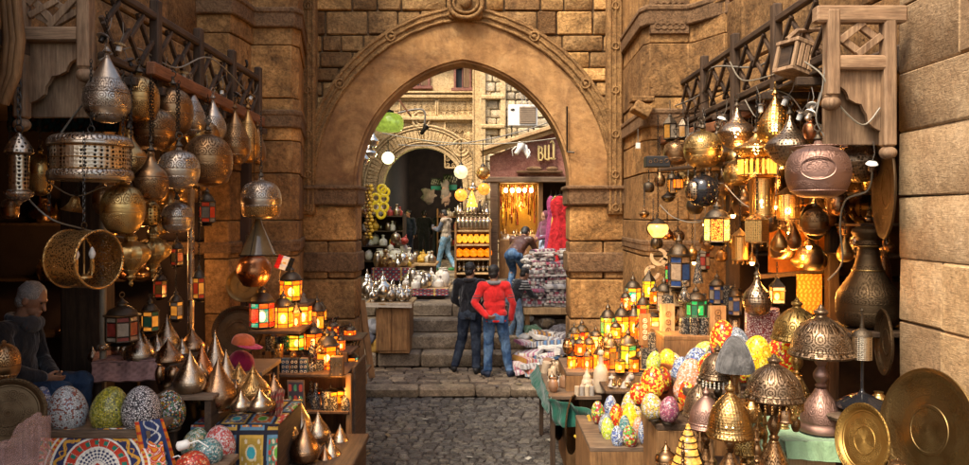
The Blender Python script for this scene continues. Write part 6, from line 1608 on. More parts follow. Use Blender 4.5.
for i in range(34):
 D = rr.uniform(5.8, 7.6); px = rr.uniform(835, 892) if i % 2 else rr.uniform(735, 770)
 py = rr.choice((192, 222, 252, 300)); hh = rr.uniform(10, 20)
 if i % 2 == 0: D = rr.uniform(7.7, 8.2); 
 c = W(px, py, D)
 t = thing('small_vessel', c, 'small dim metal vessel in the shadows of the right shop', 'vessel', 'vessels in the dim right shop')
 mb = MB(); mb.lathe(prof(rr.choice(('teapot', 'urn', 'pot', 'bottle')), hh * D / F * rr.uniform(.6, .9), hh * D / F), (0, 0, 0), 14); mb.build('body', M[rr.choice(('bronze', 'dgold', 'spun', 'copper', 'silver'))], t, 50)
for px0, px1, py, D in ((835, 896, 193, 6.6), (835, 896, 223, 6.6), (835, 896, 253, 6.6), (733, 775, 300, 7.9), (733, 775, 222, 7.9), (733, 775, 252, 7.9)):
 mb = MB(); mb.box((0, 0, 0), (XW(px1, D) - XW(px0, D), .9 if px0 > 800 else .6, .02), None, .003, .4); tag(mb.build('shelf_board', M['wood_dark'], None, 30, loc=W((px0 + px1) / 2, py + 1.3, D)), 'dark shelf board in the depth of the right shop', 'shelf board', 'shelf boards in the right shop')
GW2 = 'cables draped through the right balcony'
for P, r, m_, lab in (
 ([W(657, 112, 9.5), W(700, 95, 8), W(712, 68, 7.4), W(760, 66, 6.4), W(800, 30, 5.4)], .009, 'cable', 'thick cord climbing along the right lattice to the louvred box'),
 ([W(730, 62, 6.9), W(742, 80, 6.4), W(770, 76, 6.0), W(800, 62, 5.5)], .006, 'cablewhite', 'pale cable looping under the far right lattice'),
 ([W(805, 62, 5.2), W(822, 75, 5.0), W(835, 100, 5.0), W(862, 125, 5.0), W(880, 108, 5.0)], .006, 'cablewhite', 'pale cable hanging under the carved right bracket'),
 ([W(873, 165, 5.2), W(868, 190, 5.3), W(846, 200, 5.4), W(840, 225, 5.5), W(842, 262, 5.6), W(828, 280, 5.7)], .007, 'cablewhite', 'white cable hanging down beside the dark shop post'),
 ([W(660, 205, 7.4), W(675, 218, 7.2), W(700, 222, 7.0), W(725, 205, 6.8)], .005, 'cable', 'thin cord sagging between the amber bowl and the patterned lantern'),
 ([W(725, 185, 6.3), W(745, 205, 6.2), W(770, 212, 6.1), W(800, 200, 6.1)], .005, 'cablewhite', 'thin pale cord sagging behind the filigree lanterns'),
 ([W(826, 60, 5.0), W(822, 90, 5.0), W(816, 118, 5.0), W(824, 136, 5.0)], .005, 'cable', 'thin cord dropping from the bracket post to the mauve globe'),
 ([W(640, 90, 9.8), W(668, 118, 8.8), W(700, 104, 7.8), W(735, 88, 7.0)], .006, 'iron', 'dark cord looped across the far bays of the right balcony'),
 ([W(745, 100, 6.4), W(758, 118, 6.2), W(768, 92, 6.0), W(790, 96, 5.8), W(806, 118, 5.4)], .005, 'cablewhite', 'pale cord tangled around the pierced teardrop lamp'),
): wire('cable', P, r, M[m_], lab, GW2)
for i, (px, py, D) in enumerate(((811, 112, 5.1), (787, 98, 5.6), (812, 105, 5.2), (760, 105, 6.0), (722, 118, 6.5), (802, 112, 5.4), (872, 163, 5.1))):
 t = thing('bulb_holder', W(px, py, D), 'small pale bulb holder dangling in the right cluster', 'bulb holder', 'bulb holders dangling in the right cluster', rot=(rr.uniform(-.5, .5), rr.uniform(-.6, .6), 0))
 mb = MB(); mb.lathe([(.018, -.06), (.022, -.02), (.012, 0), (.004, .01)], (0, 0, 0), 10); mb.build('socket', M['white'] if i % 2 else M['silver'], t, 50)
 mb = MB(); mb.lathe([(.04, -.008), (.03, .006), (.006, .012)], (0, 0, 0), 14); mb.build('cap', M['silver'] if i % 2 else M['white'], t, 50)
 mb = MB(); mb.tube([(0, 0, .01), (.01, 0, .07), (-.01, 0, .15)], .003, 4); mb.build('wire', M['cable'], t, 50)
# RIGHT TABLES
def tablelamp(px, yf, yd, wd, ys, yb, wb, D, mat, label, shade='dome', stem=None, lit_=None, beads=None, group='dome shaded table lamps'):
 """finial top row yf, dome bottom row yd, stem bottom = base bottom row yb, base top row ys"""
 c = W(px, yb, D); k = D / F
 t = thing('table_lamp', c, label, 'table lamp', group, rot=(0, 0, random.uniform(0, 6)))
 hb, zd, zt = (yb - ys) * k, (yb - yd) * k, (yb - yf) * k
 mb = MB(); wbm = wb * k / 2
 mb.lathe(smoothprof([(wbm, 0), (wbm, hb * .10), (wbm * .88, hb * .2), (wbm * .9, hb * .28), (wbm * .74, hb * .6), (wbm * .4, hb * .85), (wbm * .24, hb)], 2), (0, 0, 0), 32); mb.build('base', stem or mat, t, 50)
 mb = MB(); hs = zd + (zt - zd) * .3 - hb; ws = wbm * .62
 mb.lathe([(r * .55 * ws, hb + z * hs) for r, z in smoothprof([(.5, 0), (.8, .06), (.5, .1), (.9, .2), (1, .3), (.6, .42), (.45, .46), (.75, .52), (.95, .66), (.6, .8), (.4, .86), (.6, .9), (.3, 1)], 2)], (0, 0, 0), 20); mb.build('stem', stem or mat, t, 50)
 mb = MB(); hd = zt - zd; wdm = wd * k / 2
 P = [(r * wdm, zd + z * hd) for r, z in SP['dome']]
 mb.lathe(P, (0, 0, 0), 48); 
 mb.build('shade', mat, t, 50)
 for z_, r_ in ((.045, 1.0), (.15, .93)):
  mb = MB(); mb.ring((0, 0, zd + hd * z_), wdm * r_, .005, None, 48, 5); mb.build('rim', mat, t, 50)
 if beads:
  for j in range(26):
   a = 2 * PI * j / 26; mb = MB()
   for q in range(3): mb.ell((wdm * .93 * math.cos(a), wdm * .93 * math.sin(a), zd - .012 - q * .017), (.007, .007, .009), None, 6, 5)
   mb.build('bead_string', beads, t, 50)
 if lit_: mb = MB(); mb.ell((0, 0, zd + hd * .2), .03); mb.build('bulb', lit_, t, 60)
 return t
tablelamp(821, 304, 356, 62, 388, 430, 44, 5.0, M['dome'], 'tall pewter dome lamp standing on the pale green cloth', stem=M['mauve'])
tablelamp(797, 297, 340, 50, 375, 420, 34, 5.5, M['domegold'], 'golden engraved dome lamp behind the tall pewter one', stem=M['gold'])
tablelamp(774, 353, 399, 58, 440, 492, 38, 4.6, M['dome'], 'dark engraved dome lamp with bead fringe at the front', stem=M['bronze'], beads=M['gold'])
tablelamp(730, 380, 436, 46, 452, 490, 30, 4.5, M['perf_lamp'], 'pierced golden dome lamp glowing at the bottom of the right table', stem=M['bronze'], lit_=BL)
tablelamp(718, 344, 378, 38, 400, 426, 26, 5.2, M['dome'], 'black domed lamp with white bead fringe behind the grey fabric cap', stem=M['darkmetal'], beads=plain('white_bead', (.55, .5, .4), .3))
tablelamp(706, 386, 428, 36, 448, 480, 26, 4.9, M['mauve'], 'smooth brown metal lamp with stepped neck, front one of the pair', stem=M['bronze'])
tablelamp(700, 374, 416, 34, 440, 470, 24, 5.2, M['dome'], 'smooth brown metal lamp with stepped neck, rear one of the pair', stem=M['bronze'])
tablelamp(744, 420, 452, 34, 462, 490, 24, 4.7, M['domegold'], 'small golden dome lamp glowing between the two front lamps', stem=M['gold'])
tablelamp(750, 395, 420, 26, 440, 462, 20, 5.2, M['domegold'], 'small brass dome lamp in the gap behind the fringed one', stem=M['gold'])
for i, (px, yt, yb, w_, D, m_) in enumerate(((738, 358, 432, 14, 5.0, 'wood_tan'), (712, 430, 476, 12, 4.6, 'wood_brown'), (700, 432, 470, 10, 4.8, 'wood_brown'), (757, 430, 475, 18, 4.4, 'bronze'), (765, 412, 462, 16, 4.8, 'dgold'), (783, 398, 428, 12, 5.1, 'dgold'), (683, 440, 470, 12, 4.6, 'bronze'))):
 stand(px, yt, yb, w_, D, 'baluster', M[m_], ['tan turned wooden stem standing behind the grey cap', 'brown turned stem left of the glowing dome lamp', 'second brown turned stem further left of the glowing dome lamp', 'bronze baluster foot at the bottom edge under the fringed lamp', 'dark brass baluster under the fringed dome lamp', 'small dark brass baluster beside the pale green cloth', 'small bronze baluster by the striped cone lamp'][i], 'baluster', None, 'turned_baluster', partname='stem')
t = thing('felt_hat', W(735, 368, 5.0), 'grey fabric cap draped over a lamp between the black dome and yellow egg', 'cap')
mb = MB(); mb.lathe(smoothprof([(.125, -.02), (.12, .03), (.1, .09), (.075, .15), (.04, .2), (.001, .215)], 3), (0, 0, 0), 28, rib=(5, .04)); mb.build('cover', fabric('grey_felt', (.09, .085, .08), .5, 20, fold=1), t, 60)
mb = MB(); mb.lathe([(.03, -.16), (.02, -.1), (.035, -.05), (.02, 0)], (0, 0, 0), 12); mb.build('stem', M['bronze'], t, 50)
t = thing('pierced_table_lamp', W(862, 408, 4.9), 'small pierced cylinder lamp on a black stem and saucer base', 'table lamp')
k = 4.9 / F
mb = MB(); mb.lathe(smoothprof([(.001, 0), (22 * k, .0), (24 * k, 4 * k), (20 * k, 8 * k), (10 * k, 13 * k), (3 * k, 16 * k), (1.6 * k, 20 * k)], 3), (0, 0, 0), 40); mb.build('saucer_base', M['blackglaze'], t, 60)
mb = MB(); mb.lathe([(1.6 * k, 16 * k), (1.6 * k, 52 * k)], (0, 0, 0), 12); mb.build('stem', M['blackglaze'], t, 60)
mb = MB(); mb.lathe([(9.5 * k, 49 * k), (9.5 * k, 72 * k)], (0, 0, 0), 36); mb.build('pierced_shade', M['perf_white'], t, 60)
mb = MB(); mb.lathe([(8 * k, 50 * k), (8 * k, 71 * k)], (0, 0, 0), 24); mb.build('liner', M['black'], t, 60)
mb = MB(); mb.lathe([(10 * k, 72 * k), (9 * k, 76 * k), (2 * k, 80 * k), (1.2 * k, 96 * k), (2 * k, 98 * k), (.001, 100 * k)], (0, 0, 0), 24); mb.build('cap', M['darkmetal'], t, 50)
t = thing('round_table', W(866, 410, 4.95), 'round wooden tray table holding the small pierced lamp', 'table')
mb = MB(); mb.lathe([(.001, -.035), (.29, -.035), (.30, -.015), (.285, 0), (.001, 0)], (0, 0, 0), 40); mb.build('top', M['wood_shelf'], t, 40)
mb = MB(); mb.lathe([(.05, -1.2), (.05, -.035)], (0, 0, 0), 12); mb.build('pedestal', M['wood_dark'], t, 40)
t = thing('cloth_covered_box', W(812, 430, 5.05), 'tan wooden box under a pale green cloth carrying the pewter dome lamp', 'box')
x0, x1 = XW(786, 4.8) - t.location.x, XW(840, 4.8) - t.location.x
mb = MB(); mb.box(((x0 + x1) / 2, .05, -.31), (x1 - x0 - .02, .54, .6), None, .008, .6); mb.build('box', M['wood_tan'], t, 30)
gc = lambda u, v: (.2, .33, .2) if math.sin(u * 40) * math.sin(v * 30) < .5 else (.26, .4, .25)
gm = fabric('pale_green_cotton', (.22, .34, .19), .25)
pattern_sheet('cloth_top', gc, Vector((x0 - .01, -.25, .0)), Vector((x1 + .01, -.25, .0)), Vector((x0 - .01, .36, .0)), Vector((x1 + .01, .36, .0)), 30, 20, par=t, th=.01, mat=gm)
pattern_sheet('cloth_front', gc, Vector((x0 - .015, -.31, -.09)), Vector((x1 + .015, -.31, -.12)), Vector((x0 - .01, -.25, .002)), Vector((x1 + .01, -.25, .002)), 40, 14, par=t, th=.006, wav=.008, mat=gm)
pattern_sheet('cloth_side', gc, Vector((x0 - .05, .36, -.28)), Vector((x0 - .05, -.30, -.34)), Vector((x0 - .01, .36, .002)), Vector((x0 - .01, -.25, .002)), 30, 20, par=t, th=.006, wav=.012, mat=gm)
table(712, 830, 510, 4.4, 5.4, .05, M['wood_dark'], 'low dark counter beneath the dome lamps at the bottom right', legs=True)
table(657, 716, 424, 5.7, 6.3, .05, M['wood_dark'], 'dark table edge holding the orange bowl of egg lamps', skirt=M['wood_brown'])
table(688, 800, 392, 5.7, 6.4, .05, M['wood_dark'], 'dark raised shelf for the big egg lamps behind the domes')
table(590, 668, 447, 6.2, 7.2, .04, M['wood_shelf'], 'slanted wooden table covered with small egg lamps', skirt=M['wood_brown'])
table(664, 746, 336, 7.0, 8.0, .04, M['wood_brown'], 'brown back shelf behind the egg lamps carrying dark lanterns', skirt=M['wood_brown'])
table(566, 668, 372, 7.8, 8.6, .04, M['wood_shelf'], 'stand of glowing lanterns in front of the right jamb', skirt=M['wood_brown'])
table(590, 664, 340, 8.3, 8.7, .04, M['wood_shelf'], 'upper shelf of glowing lanterns before the right jamb')
G3 = 'mosaic egg lamps'
for a in [
 (726, 320, 362, 28, 6.1, 'redlit', 'glowing red egg lamp at the back left of the big eggs'),
 (741, 328, 368, 26, 6.0, 'greyblue', 'grey blue egg lamp behind the grey fabric cap'),
 (753, 334, 378, 30, 5.7, 'yellowlit', 'glowing yellow egg lamp right of the grey fabric cap'),
 (779, 334, 378, 34, 5.8, 'redlit', 'red egg lamp with yellow flecks left of the golden dome lamp'),
 (708, 342, 366, 26, 6.3, 'lime', 'lime green egg lamp left of the glowing red one'),
 (698, 348, 384, 28, 6.2, 'bluewhite', 'blue and white egg lamp behind the pale orange one'),
 (690, 358, 398, 28, 6.0, 'orange', 'pale orange egg lamp leaning between two blue white ones'),
 (684, 356, 392, 24, 6.3, 'bluewhite', 'blue and white egg lamp at the left of the pale orange one'),
 (673, 352, 392, 26, 6.4, 'yelwhite', 'yellow and white egg lamp right of the orange bowl'),
 (693, 380, 410, 22, 5.9, 'redlit', 'orange red egg lamp glowing low in front of the pale orange one'),
]: egg(a[0], a[1], a[2], a[3], a[4], MOS[a[5]], a[6], lean=random.uniform(-.3, .3))
t, w_, h_ = stand(762, 307, 352, 36, 6.2, 'drumjar', MOS['pinkwhite'], 'tall white and dark red mosaic jar behind the big eggs', 'jar', None, 'mosaic_jar')
t = thing('clay_bowl', W(664, 390, 6.2), 'orange clay bowl tipped toward the street holding egg lamps', 'bowl', rot=(R(58), 0, R(22)))
mb = MB(); mb.lathe(smoothprof([(.05, -.12), (.13, -.09), (.19, -.01), (.21, .06), (.195, .062), (.17, .0), (.11, -.06), (.001, -.085)], 2), (0, 0, 0), 36); mb.build('bowl', plain('orange_clay', (.5, .15, .04), .5), t, 50)
for a in [
 (641, 383, 404, 18, 5.9, 'redlit', 'small red egg lamp at the left of the orange bowl'),
 (653, 367, 398, 24, 6.0, 'redlit', 'glowing orange red egg lamp lying in the orange bowl'),
 (651, 351, 372, 14, 6.1, 'lime', 'little lime egg lamp on top of the pile in the orange bowl'),
 (655, 394, 420, 22, 5.75, 'yelwhite', 'yellow white egg lamp in front of the orange bowl'),
 (668, 397, 423, 20, 5.7, 'purple', 'purple egg lamp at the table corner before the orange bowl'),
 (647, 372, 392, 14, 6.05, 'yelwhite', 'tiny yellow white egg lamp at the rim of the orange bowl'),
 (599, 401, 424, 14, 6.9, 'greenred', 'small green and red egg lamp at the back left of the egg table'),
 (603, 413, 434, 13, 6.6, 'greyblue', 'small grey egg lamp below the back left one of the egg table'),
 (610, 396, 424, 14, 7.0, 'bluewhite', 'small white and blue egg lamp in the back row of the egg table'),
 (616, 405, 432, 15, 6.8, 'redyellow', 'small red and yellow egg lamp in the second row of the egg table'),
 (610, 418, 442, 14, 6.45, 'lime', 'small lime egg lamp at the front left of the egg table'),
 (618, 427, 448, 13, 6.25, 'bluewhite', 'small blue egg lamp in the front row of the egg table'),
 (627, 393, 424, 15, 7.0, 'yelwhite', 'small yellow and white egg lamp at the back centre of the egg table'),
 (632, 404, 434, 17, 6.7, 'yellowlit', 'small bright yellow egg lamp in the centre of the egg table'),
 (625, 416, 440, 12, 6.5, 'teal', 'small teal egg lamp hidden in the centre of the egg table'),
 (631, 425, 448, 15, 6.25, 'greenred', 'small red egg lamp in the front row of the egg table'),
 (640, 404, 434, 15, 6.75, 'yelwhite', 'small cream egg lamp at the back right of the egg table'),
 (648, 418, 447, 19, 6.25, 'bluewhite', 'blue and white egg lamp, biggest at the front right of the egg table'),
 (640, 416, 440, 12, 6.5, 'orange', 'small orange egg lamp beside the biggest blue white one'),
]: egg(a[0], a[1], a[2], a[3], a[4], MOS[a[5]], a[6], lean=random.uniform(-.25, .25))
t, w_, h_ = stand(688, 423, 470, 34, 4.7, 'cone', L['cone'], 'lit cream cone lamp with dark stripes at the bottom of the right side', 'table lamp', None, 'cone_lamp', partname='shade')
for k in (.2, .36, .5, .63, .76, .88):
 mb = MB(); r_ = [r for r, z in prof('cone', w_, h_) if z <= k * h_][-1]; mb.ring((0, 0, k * h_), r_ * 1.0, .0045, None, 28, 5); mb.build('stripe', M['iron'], t, 50)
mb = MB(); mb.tube([(w_ * .2, -w_ * .5, -.02), (w_ * .02, -w_ * .32, h_ * .5)], .006, 5); mb.build('rod', M['iron'], t, 50)
t, w_, h_ = stand(666, 440, 470, 22, 4.8, 'teapot', M['bronze'], 'bronze teapot left of the striped cone lamp', 'teapot', None, 'teapot')
# glowing lanterns before the right jamb
GR = 'glowing lanterns crowded before the right jamb'
for a in [
 (582, 318, 352, 15, 8.3, ['yellow', 'red', 'amber'], 'yellow lantern with red heart at the street end of the right stand', 6, 'dome'),
 (596, 325, 352, 13, 8.2, ['warm', 'yellow'], 'pale round topped lantern glowing white behind the yellow and red one', 6, 'dome'),
 (608, 302, 340, 16, 8.5, ['lime', 'amber', 'green'], 'lantern with green pane on the upper shelf before the right jamb', 6, 'dome'),
 (611, 330, 372, 15, 7.95, ['uamber', 'amber'], 'dark amber lantern in front of the green paned one', 6, 'dome'),
 (622, 300, 340, 17, 8.5, ['yellow', 'amber'], 'yellow lantern in the middle of the upper shelf', 6, 'dome'),
 (628, 326, 372, 19, 7.9, ['lime', 'yellow', 'green'], 'bright lime and yellow lantern low in the middle of the right stand', 6, 'dome'),
 (633, 274, 308, 17, 8.6, ['teal', 'yellow', 'amber'], 'tall teal and yellow lantern highest before the right pier', 6, 'dome'),
 (634, 300, 340, 12, 8.45, ['orange', 'amber'], 'narrow orange lantern beside the upper yellow one', 6, 'dome'),
 (643, 290, 326, 13, 8.4, ['dimred', 'dimamber', 'lime'], 'dark lantern with small red and lime panes left of the black one', 6, 'dome'),
 (649, 268, 300, 14, 8.5, ['yellow', 'lime'], 'yellow lantern under the crescent ornaments', 6, 'pyramid'),
 (653, 300, 341, 16, 7.7, ['warm', 'yellow'], 'brightest pale yellow lantern between studded box and wooden panel', 6, 'flat'),
 (664, 276, 314, 17, 7.7, ['uclear', 'black_'], 'black framed lantern with frosted panes standing unlit', 6, 'dome'),
 (671, 252, 286, 12, 7.9, ['green', 'dimred'], 'slim lantern with green pane and orange top behind the black one', 6, 'flat'),
 (696, 285, 322, 23, 7.3, ['green', 'ugreen'], 'wide green glass lantern standing on the brown back shelf', 10, 'dome'),
 (717, 272, 306, 17, 7.4, ['ublue', 'uclear'], 'blue and white patterned lantern right of the green one', 8, 'dome'),
 (679, 232, 292, 24, 7.6, ['ublue', 'uclear'], 'tall black lantern with dark blue pane, highest on the right', 6, 'dome'),
 (587, 345, 372, 12, 8.0, ['amber', 'orange'], 'small orange lantern at the foot of the right stand', 6, 'dome'),
 (599, 342, 372, 12, 7.95, ['yellow', 'amber'], 'small yellow lantern next to the small orange one', 6, 'pyramid'),
 (571, 326, 356, 12, 8.4, ['amber', 'red'], 'small red and amber lantern nearest the alley', 6, 'dome'),
 (641, 345, 372, 12, 7.85, ['uamber', 'dimamber'], 'small dim brown lantern right of the bright lime one', 6, 'dome'),
 (620, 352, 374, 12, 7.8, ['amber', 'yellow'], 'tiny amber lantern in the front row of the right stand', 6, 'flat'),
 (661, 330, 358, 13, 7.6, ['uclear', 'uamber'], 'dark lantern with grey panes under the brightest pale one', 6, 'flat'),
 (735, 282, 318, 14, 7.2, ['uclear', 'ublue'], 'dim lantern at the right end of the brown back shelf', 6, 'dome'),
 (704, 240, 272, 12, 7.7, ['uclear', 'ured'], 'dark lantern with pointed crown behind the green one', 6, 'pyramid'),
]: lantern(a[0], a[1], a[2], a[3], a[4], [('uclear' if q == 'black_' else q) for q in a[5]], a[6], n=a[7], roof=a[8], group=GR, cat='lantern')
for e_ in ((600, 330, 8.2, 5), (630, 310, 8.2, 6), (650, 320, 7.5, 5)): plight(e_[0], e_[1], e_[2] - .3, e_[3], (1, .5, .12), .05)
for e_ in ((300, 300, 7.3, 5), (325, 345, 7.0, 5), (338, 395, 6.9, 3)): plight(e_[0], e_[1], e_[2], e_[3], (1, .45, .1), .05)
for px, yt, yb, w2, D, m_, lab in ((668, 304, 349, 14, 7.3, 'wood_tan', 'pointed pale wooden panel standing left of the dark cups'), (678, 281, 306, 16, 7.6, 'wood_tan', 'square pale wooden panel under the tall black lantern'),
                                 (645, 314, 345, 11, 7.5, 'wood_brown', 'brown box with three mother of pearl dots before the right jamb'), (718, 306, 336, 17, 7.2, 'wood_tan', 'wooden block with pointed arch cut, under the blue lantern'), (735, 318, 336, 10, 7.2, 'wood_dark', 'small dark upright panel at the end of the brown back shelf')):
 c = W(px, yb, D); k = D / F; t = thing('carved_plaque', c, lab, 'plaque', rz=random.uniform(-.15, .15)); hh = (yb - yt) * k; ww = w2 * k
 mb = MB(); tip = hh * .16 if 'pointed pale' in lab else 0
 mb.prism([(-ww / 2, tip), (0, 0), (ww / 2, tip), (ww / 2, hh), (-ww / 2, hh)] if tip else [(-ww / 2, 0), (ww / 2, 0), (ww / 2, hh), (-ww / 2, hh)], (0, 0, 0), X, Z, Y, .05, .6); mb.build('board', M[m_], t, 30)
 mb = MB()
 for q in range(4): mb.ring((0, -.003, hh * (.24 + q * .18)), ww * .18, .004, RX, 12, 4); mb.ell((0, -.004, hh * (.24 + q * .18)), (.009, .004, .009), None, 8, 5)
 mb.build('inlay', plain('pearl_inlay', (.6, .5, .36), .3) if m_ != 'wood_tan' else M['wood_brown'], t, 50)
GC = 'dark inlaid cups on the brown back shelf'
for px, py, D in ((684, 337, 7.15), (694, 337, 7.1), (704, 337, 7.1), (653, 352, 7.4), (657, 368, 7.3), (646, 368, 7.5)):
 stand(px, py - 20, py, 11, D, 'drumjar', MC['jm'], 'small dark cup speckled with inlay at the right', 'cup', GC, 'inlaid_cup', seg=18)
stand(698, 252, 283, 10, 7.5, 'cone', MC['jm'], 'slender finial shaped bottle with inlay behind the green lantern', 'bottle', None, 'inlaid_bottle')
for px, py, r_, rz in ((659, 257, .10, 2.2), (652, 273, .085, .6), (664, 262, .05, 4.0)):
 t = thing('crescent_ornament', W(px, py, 8.55), ['', ''][0] + ('large' if r_ > .09 else ('middle sized' if r_ > .06 else 'small')) + ' pale crescent ornament hanging on the right pier', 'ornament')
 pts = []; n = 18
 for i in range(n + 1): a = rz + .5 + 5.2 * i / n; pts.append((r_ * math.cos(a), r_ * math.sin(a)))
 for i in range(n + 1): a = rz + .5 + 5.2 * (1 - i / n); rr_ = r_ * (.72 - .25 * math.sin(PI * (1 - i / n))); pts.append((rr_ * math.cos(a), rr_ * math.sin(a)))
 mb = MB(); mb.v = []; nn = n + 1
 vs = [(x, 0, z) for x, z in pts] + [(x, .02, z) for x, z in pts]; fs = []
 for i in range(n): fs += [(i, i + 1, 2 * nn - 2 - i, 2 * nn - 1 - i), (2 * nn + i + 1, 2 * nn + i, 2 * nn + 2 * nn - 1 - i, 2 * nn + 2 * nn - 2 - i)]
 m2 = 2 * nn
 for i in range(m2): j = (i + 1) % m2; fs.append((i, i + m2, j + m2, j))
 mb.add(vs, fs); mb.build('plate', plain('pearl_shell', (.5, .36, .22), .35), t, 30)
# front tray table with shells and bottles
t, zT = table(549, 602, 396, 7.6, 9.2, .04, M['wood_shelf'], 'narrow table of pale bottles and shells at the street edge')
green = fabric('green_awning_cloth', (.012, .075, .05), .3)
a, b = W(549, 398, 7.6), W(549, 372, 9.6)
o = pattern_sheet('green_cloth', lambda u, v: (.015, .08, .05), Vector((XW(551, 9.2) - .26, 9.2, zT - .16)), Vector((XW(549, 7.6) - .02, 7.55, zT - .16)), Vector((XW(549, 7.6) - .0, 9.2, zT + .005)), Vector((XW(549, 7.6) - .0, 7.55, zT + .005)), 40, 14, mat=green, wav=.02); tag(o, 'dark green cloth hanging over the street side of the bottle table', 'cloth')
o = pattern_sheet('green_rag', lambda u, v: (.015, .08, .05), W(556, 425, 7.5), W(606, 430, 7.0), W(549, 398, 7.55), W(604, 412, 7.0), 30, 20, mat=green, wav=.04); tag(o, 'crumpled green rag below the near end of the bottle table', 'cloth')
wire('rope', [W(575, 436, 7.2), W(582, 438, 7.1), W(590, 425, 7.0), W(588, 415, 7.0)], .016, plain('yellow_rope', (.5, .33, .03), .7), 'yellow rope looped under the green rag', None, 'rope')
disc_tray(558, 412, 20, 54, 8.1, M['traydark'], 'dark round drum lid leaning under the bottle table, farther one', (R(90), 0, R(72)))
disc_tray(571, 424, 22, 58, 7.5, M['traydark'], 'dark round drum lid leaning under the bottle table, nearer one', (R(90), 0, R(70)))
t = thing('crate', (XW(594, 6.9), 6.9, -.14), 'tall black plastic crate standing under the egg table corner', 'crate'); mb = MB()
hh = ZW(432, 6.9) + .14
for sx, sy, dx, dy in ((-1, 0, .012, .3), (1, 0, .012, .3), (0, -1, .17, .012), (0, 1, .17, .012)): mb.box((sx * .085, sy * .15, hh / 2), (dx, dy, hh), None, .003)
mb.box((0, 0, .01), (.16, .29, .012)); mb.build('walls', M['black'], t, 30); mb = MB(); mb.tube([(-.09, -.155, hh), (.09, -.155, hh), (.09, .155, hh), (-.09, .155, hh)], .01, 6, closed=True); mb.build('rim', M['black'], t, 40)
rr = random.Random(77)
GB = 'pale bottles and shells on the narrow street side table'
bm_ = [plain('cream_stoneware', (.45, .35, .24), .5), plain('grey_stoneware', (.3, .26, .22), .5), plain('brown_stoneware', (.24, .13, .07), .4), M['spun'], plain('pearl_shell', (.5, .36, .22), .35)]
for i in range(60):
 y = rr.uniform(7.7, 9.1); f = (y - 7.6) / 1.6
 xx = rr.uniform(XW(549, 7.6) + .05, XW(602, 7.6) - .04)
 k_ = rr.choice(('bottle', 'cone', 'pot', 'drumjar', 'teapot', 'pot')); hh = rr.uniform(.06, .15) * (1.4 if k_ == 'bottle' else 1)
 t = thing('bottle' if k_ in ('bottle', 'cone') else 'small_pot', (xx, y, zT + .002), 'small pale bottle or pot on the narrow street side table', 'bottle' if k_ in ('bottle', 'cone') else 'pot', GB, rot=(0, 0 if k_ == 'bottle' else rr.uniform(-.3, .3), rr.uniform(0, 6)))
 mb = MB(); mb.lathe(prof(k_, hh * rr.uniform(.5, .9), hh), (0, 0, 0), 16); mb.build('body', rr.choice(bm_), t, 50)
stand(601, 350, 392, 15, 7.7, 'bottle', bm_[0], 'tall cream stoneware bottle at the near right of the narrow table', 'bottle', None, 'tall_bottle', partname='body')
stand(587, 368, 390, 16, 7.8, 'cone', bm_[0], 'cream cone shaped shell with yellow tip on the narrow table', 'shell', None, 'cone_shell', partname='body')
for i, (px, py) in enumerate(((577, 396), (582, 396), (587, 396), (592, 396))):
 stand(px, py - 10, py, 5.5, 7.63, 'drumjar', bm_[(i % 2) * 1], 'little ribbed pot in the front row of the narrow table', 'pot', 'little ribbed pots in front', 'small_pot', seg=14)
for i in range(14):
 px = rr.uniform(610, 634); py = rr.uniform(380, 390)
 stand(px, py - 7, py, 7, 7.4 + rr.uniform(-.1, .2), rr.choice(('pot', 'cone', 'teapot')), rr.choice(bm_[:2] + [M['gold']]), 'tiny trinket heaped on the stand behind the egg table', 'trinket', 'tiny trinkets behind the egg table', 'trinket', seg=12)
table(606, 638, 391, 7.2, 7.75, .03, M['wood_dark'], 'small dark stand of trinkets behind the egg table')
mb = MB(); mb.box((0, 0, .3), (1.5, 1.3, .6), None, .02, .3); tag(mb.build('stone_bench', M['pierstone'], None, 30, loc=(2.0, 4.9, -.15)), 'low stone bench in shadow under the dome lamp counter', 'bench')
# PEOPLE
def capsule(mb, a, b, ra, rb, n=14, flat=1.0):
 a = Vector(a); b = Vector(b); d = b - a; L_ = max(d.length, 1e-4); q = d.to_track_quat('Z', 'Y').to_matrix()
 P = []
 for i in range(5): t = PI / 2 * (i / 4); P.append((ra * math.sin(t) if i else 0, -ra * math.cos(t)))
 for i in range(1, 4): t = i / 4; P.append((ra + (rb - ra) * t, L_ * t))
 for i in range(5): t = PI / 2 * (i / 4); P.append((rb * math.cos(t) if i < 4 else 0, L_ + rb * math.sin(t)))
 vs = []; fs = []
 for r, z in P:
  for k in range(n): an = 2 * PI * k / n; vs.append(a + q @ Vector((r * math.cos(an), r * math.sin(an) * flat, z)))
 for i in range(len(P) - 1):
  for k in range(n): k2 = (k + 1) % n; fs.append((i * n + k, i * n + k2, (i + 1) * n + k2, (i + 1) * n + k))
 mb.add(vs, fs)
def remeshed(mb, name, mat, par, vox, smooth=3, push=0):
 o = mb.build(name, mat, par, 0)
 r = o.modifiers.new('remesh', 'REMESH'); r.mode = 'VOXEL'; r.voxel_size = vox; r.use_smooth_shade = True
 if smooth: s = o.modifiers.new('smooth', 'SMOOTH'); s.factor = .5; s.iterations = smooth
 return o
JT = bpy.data.textures.new('folds', 'CLOUDS'); JT.noise_scale = .085; JT.noise_depth = 2
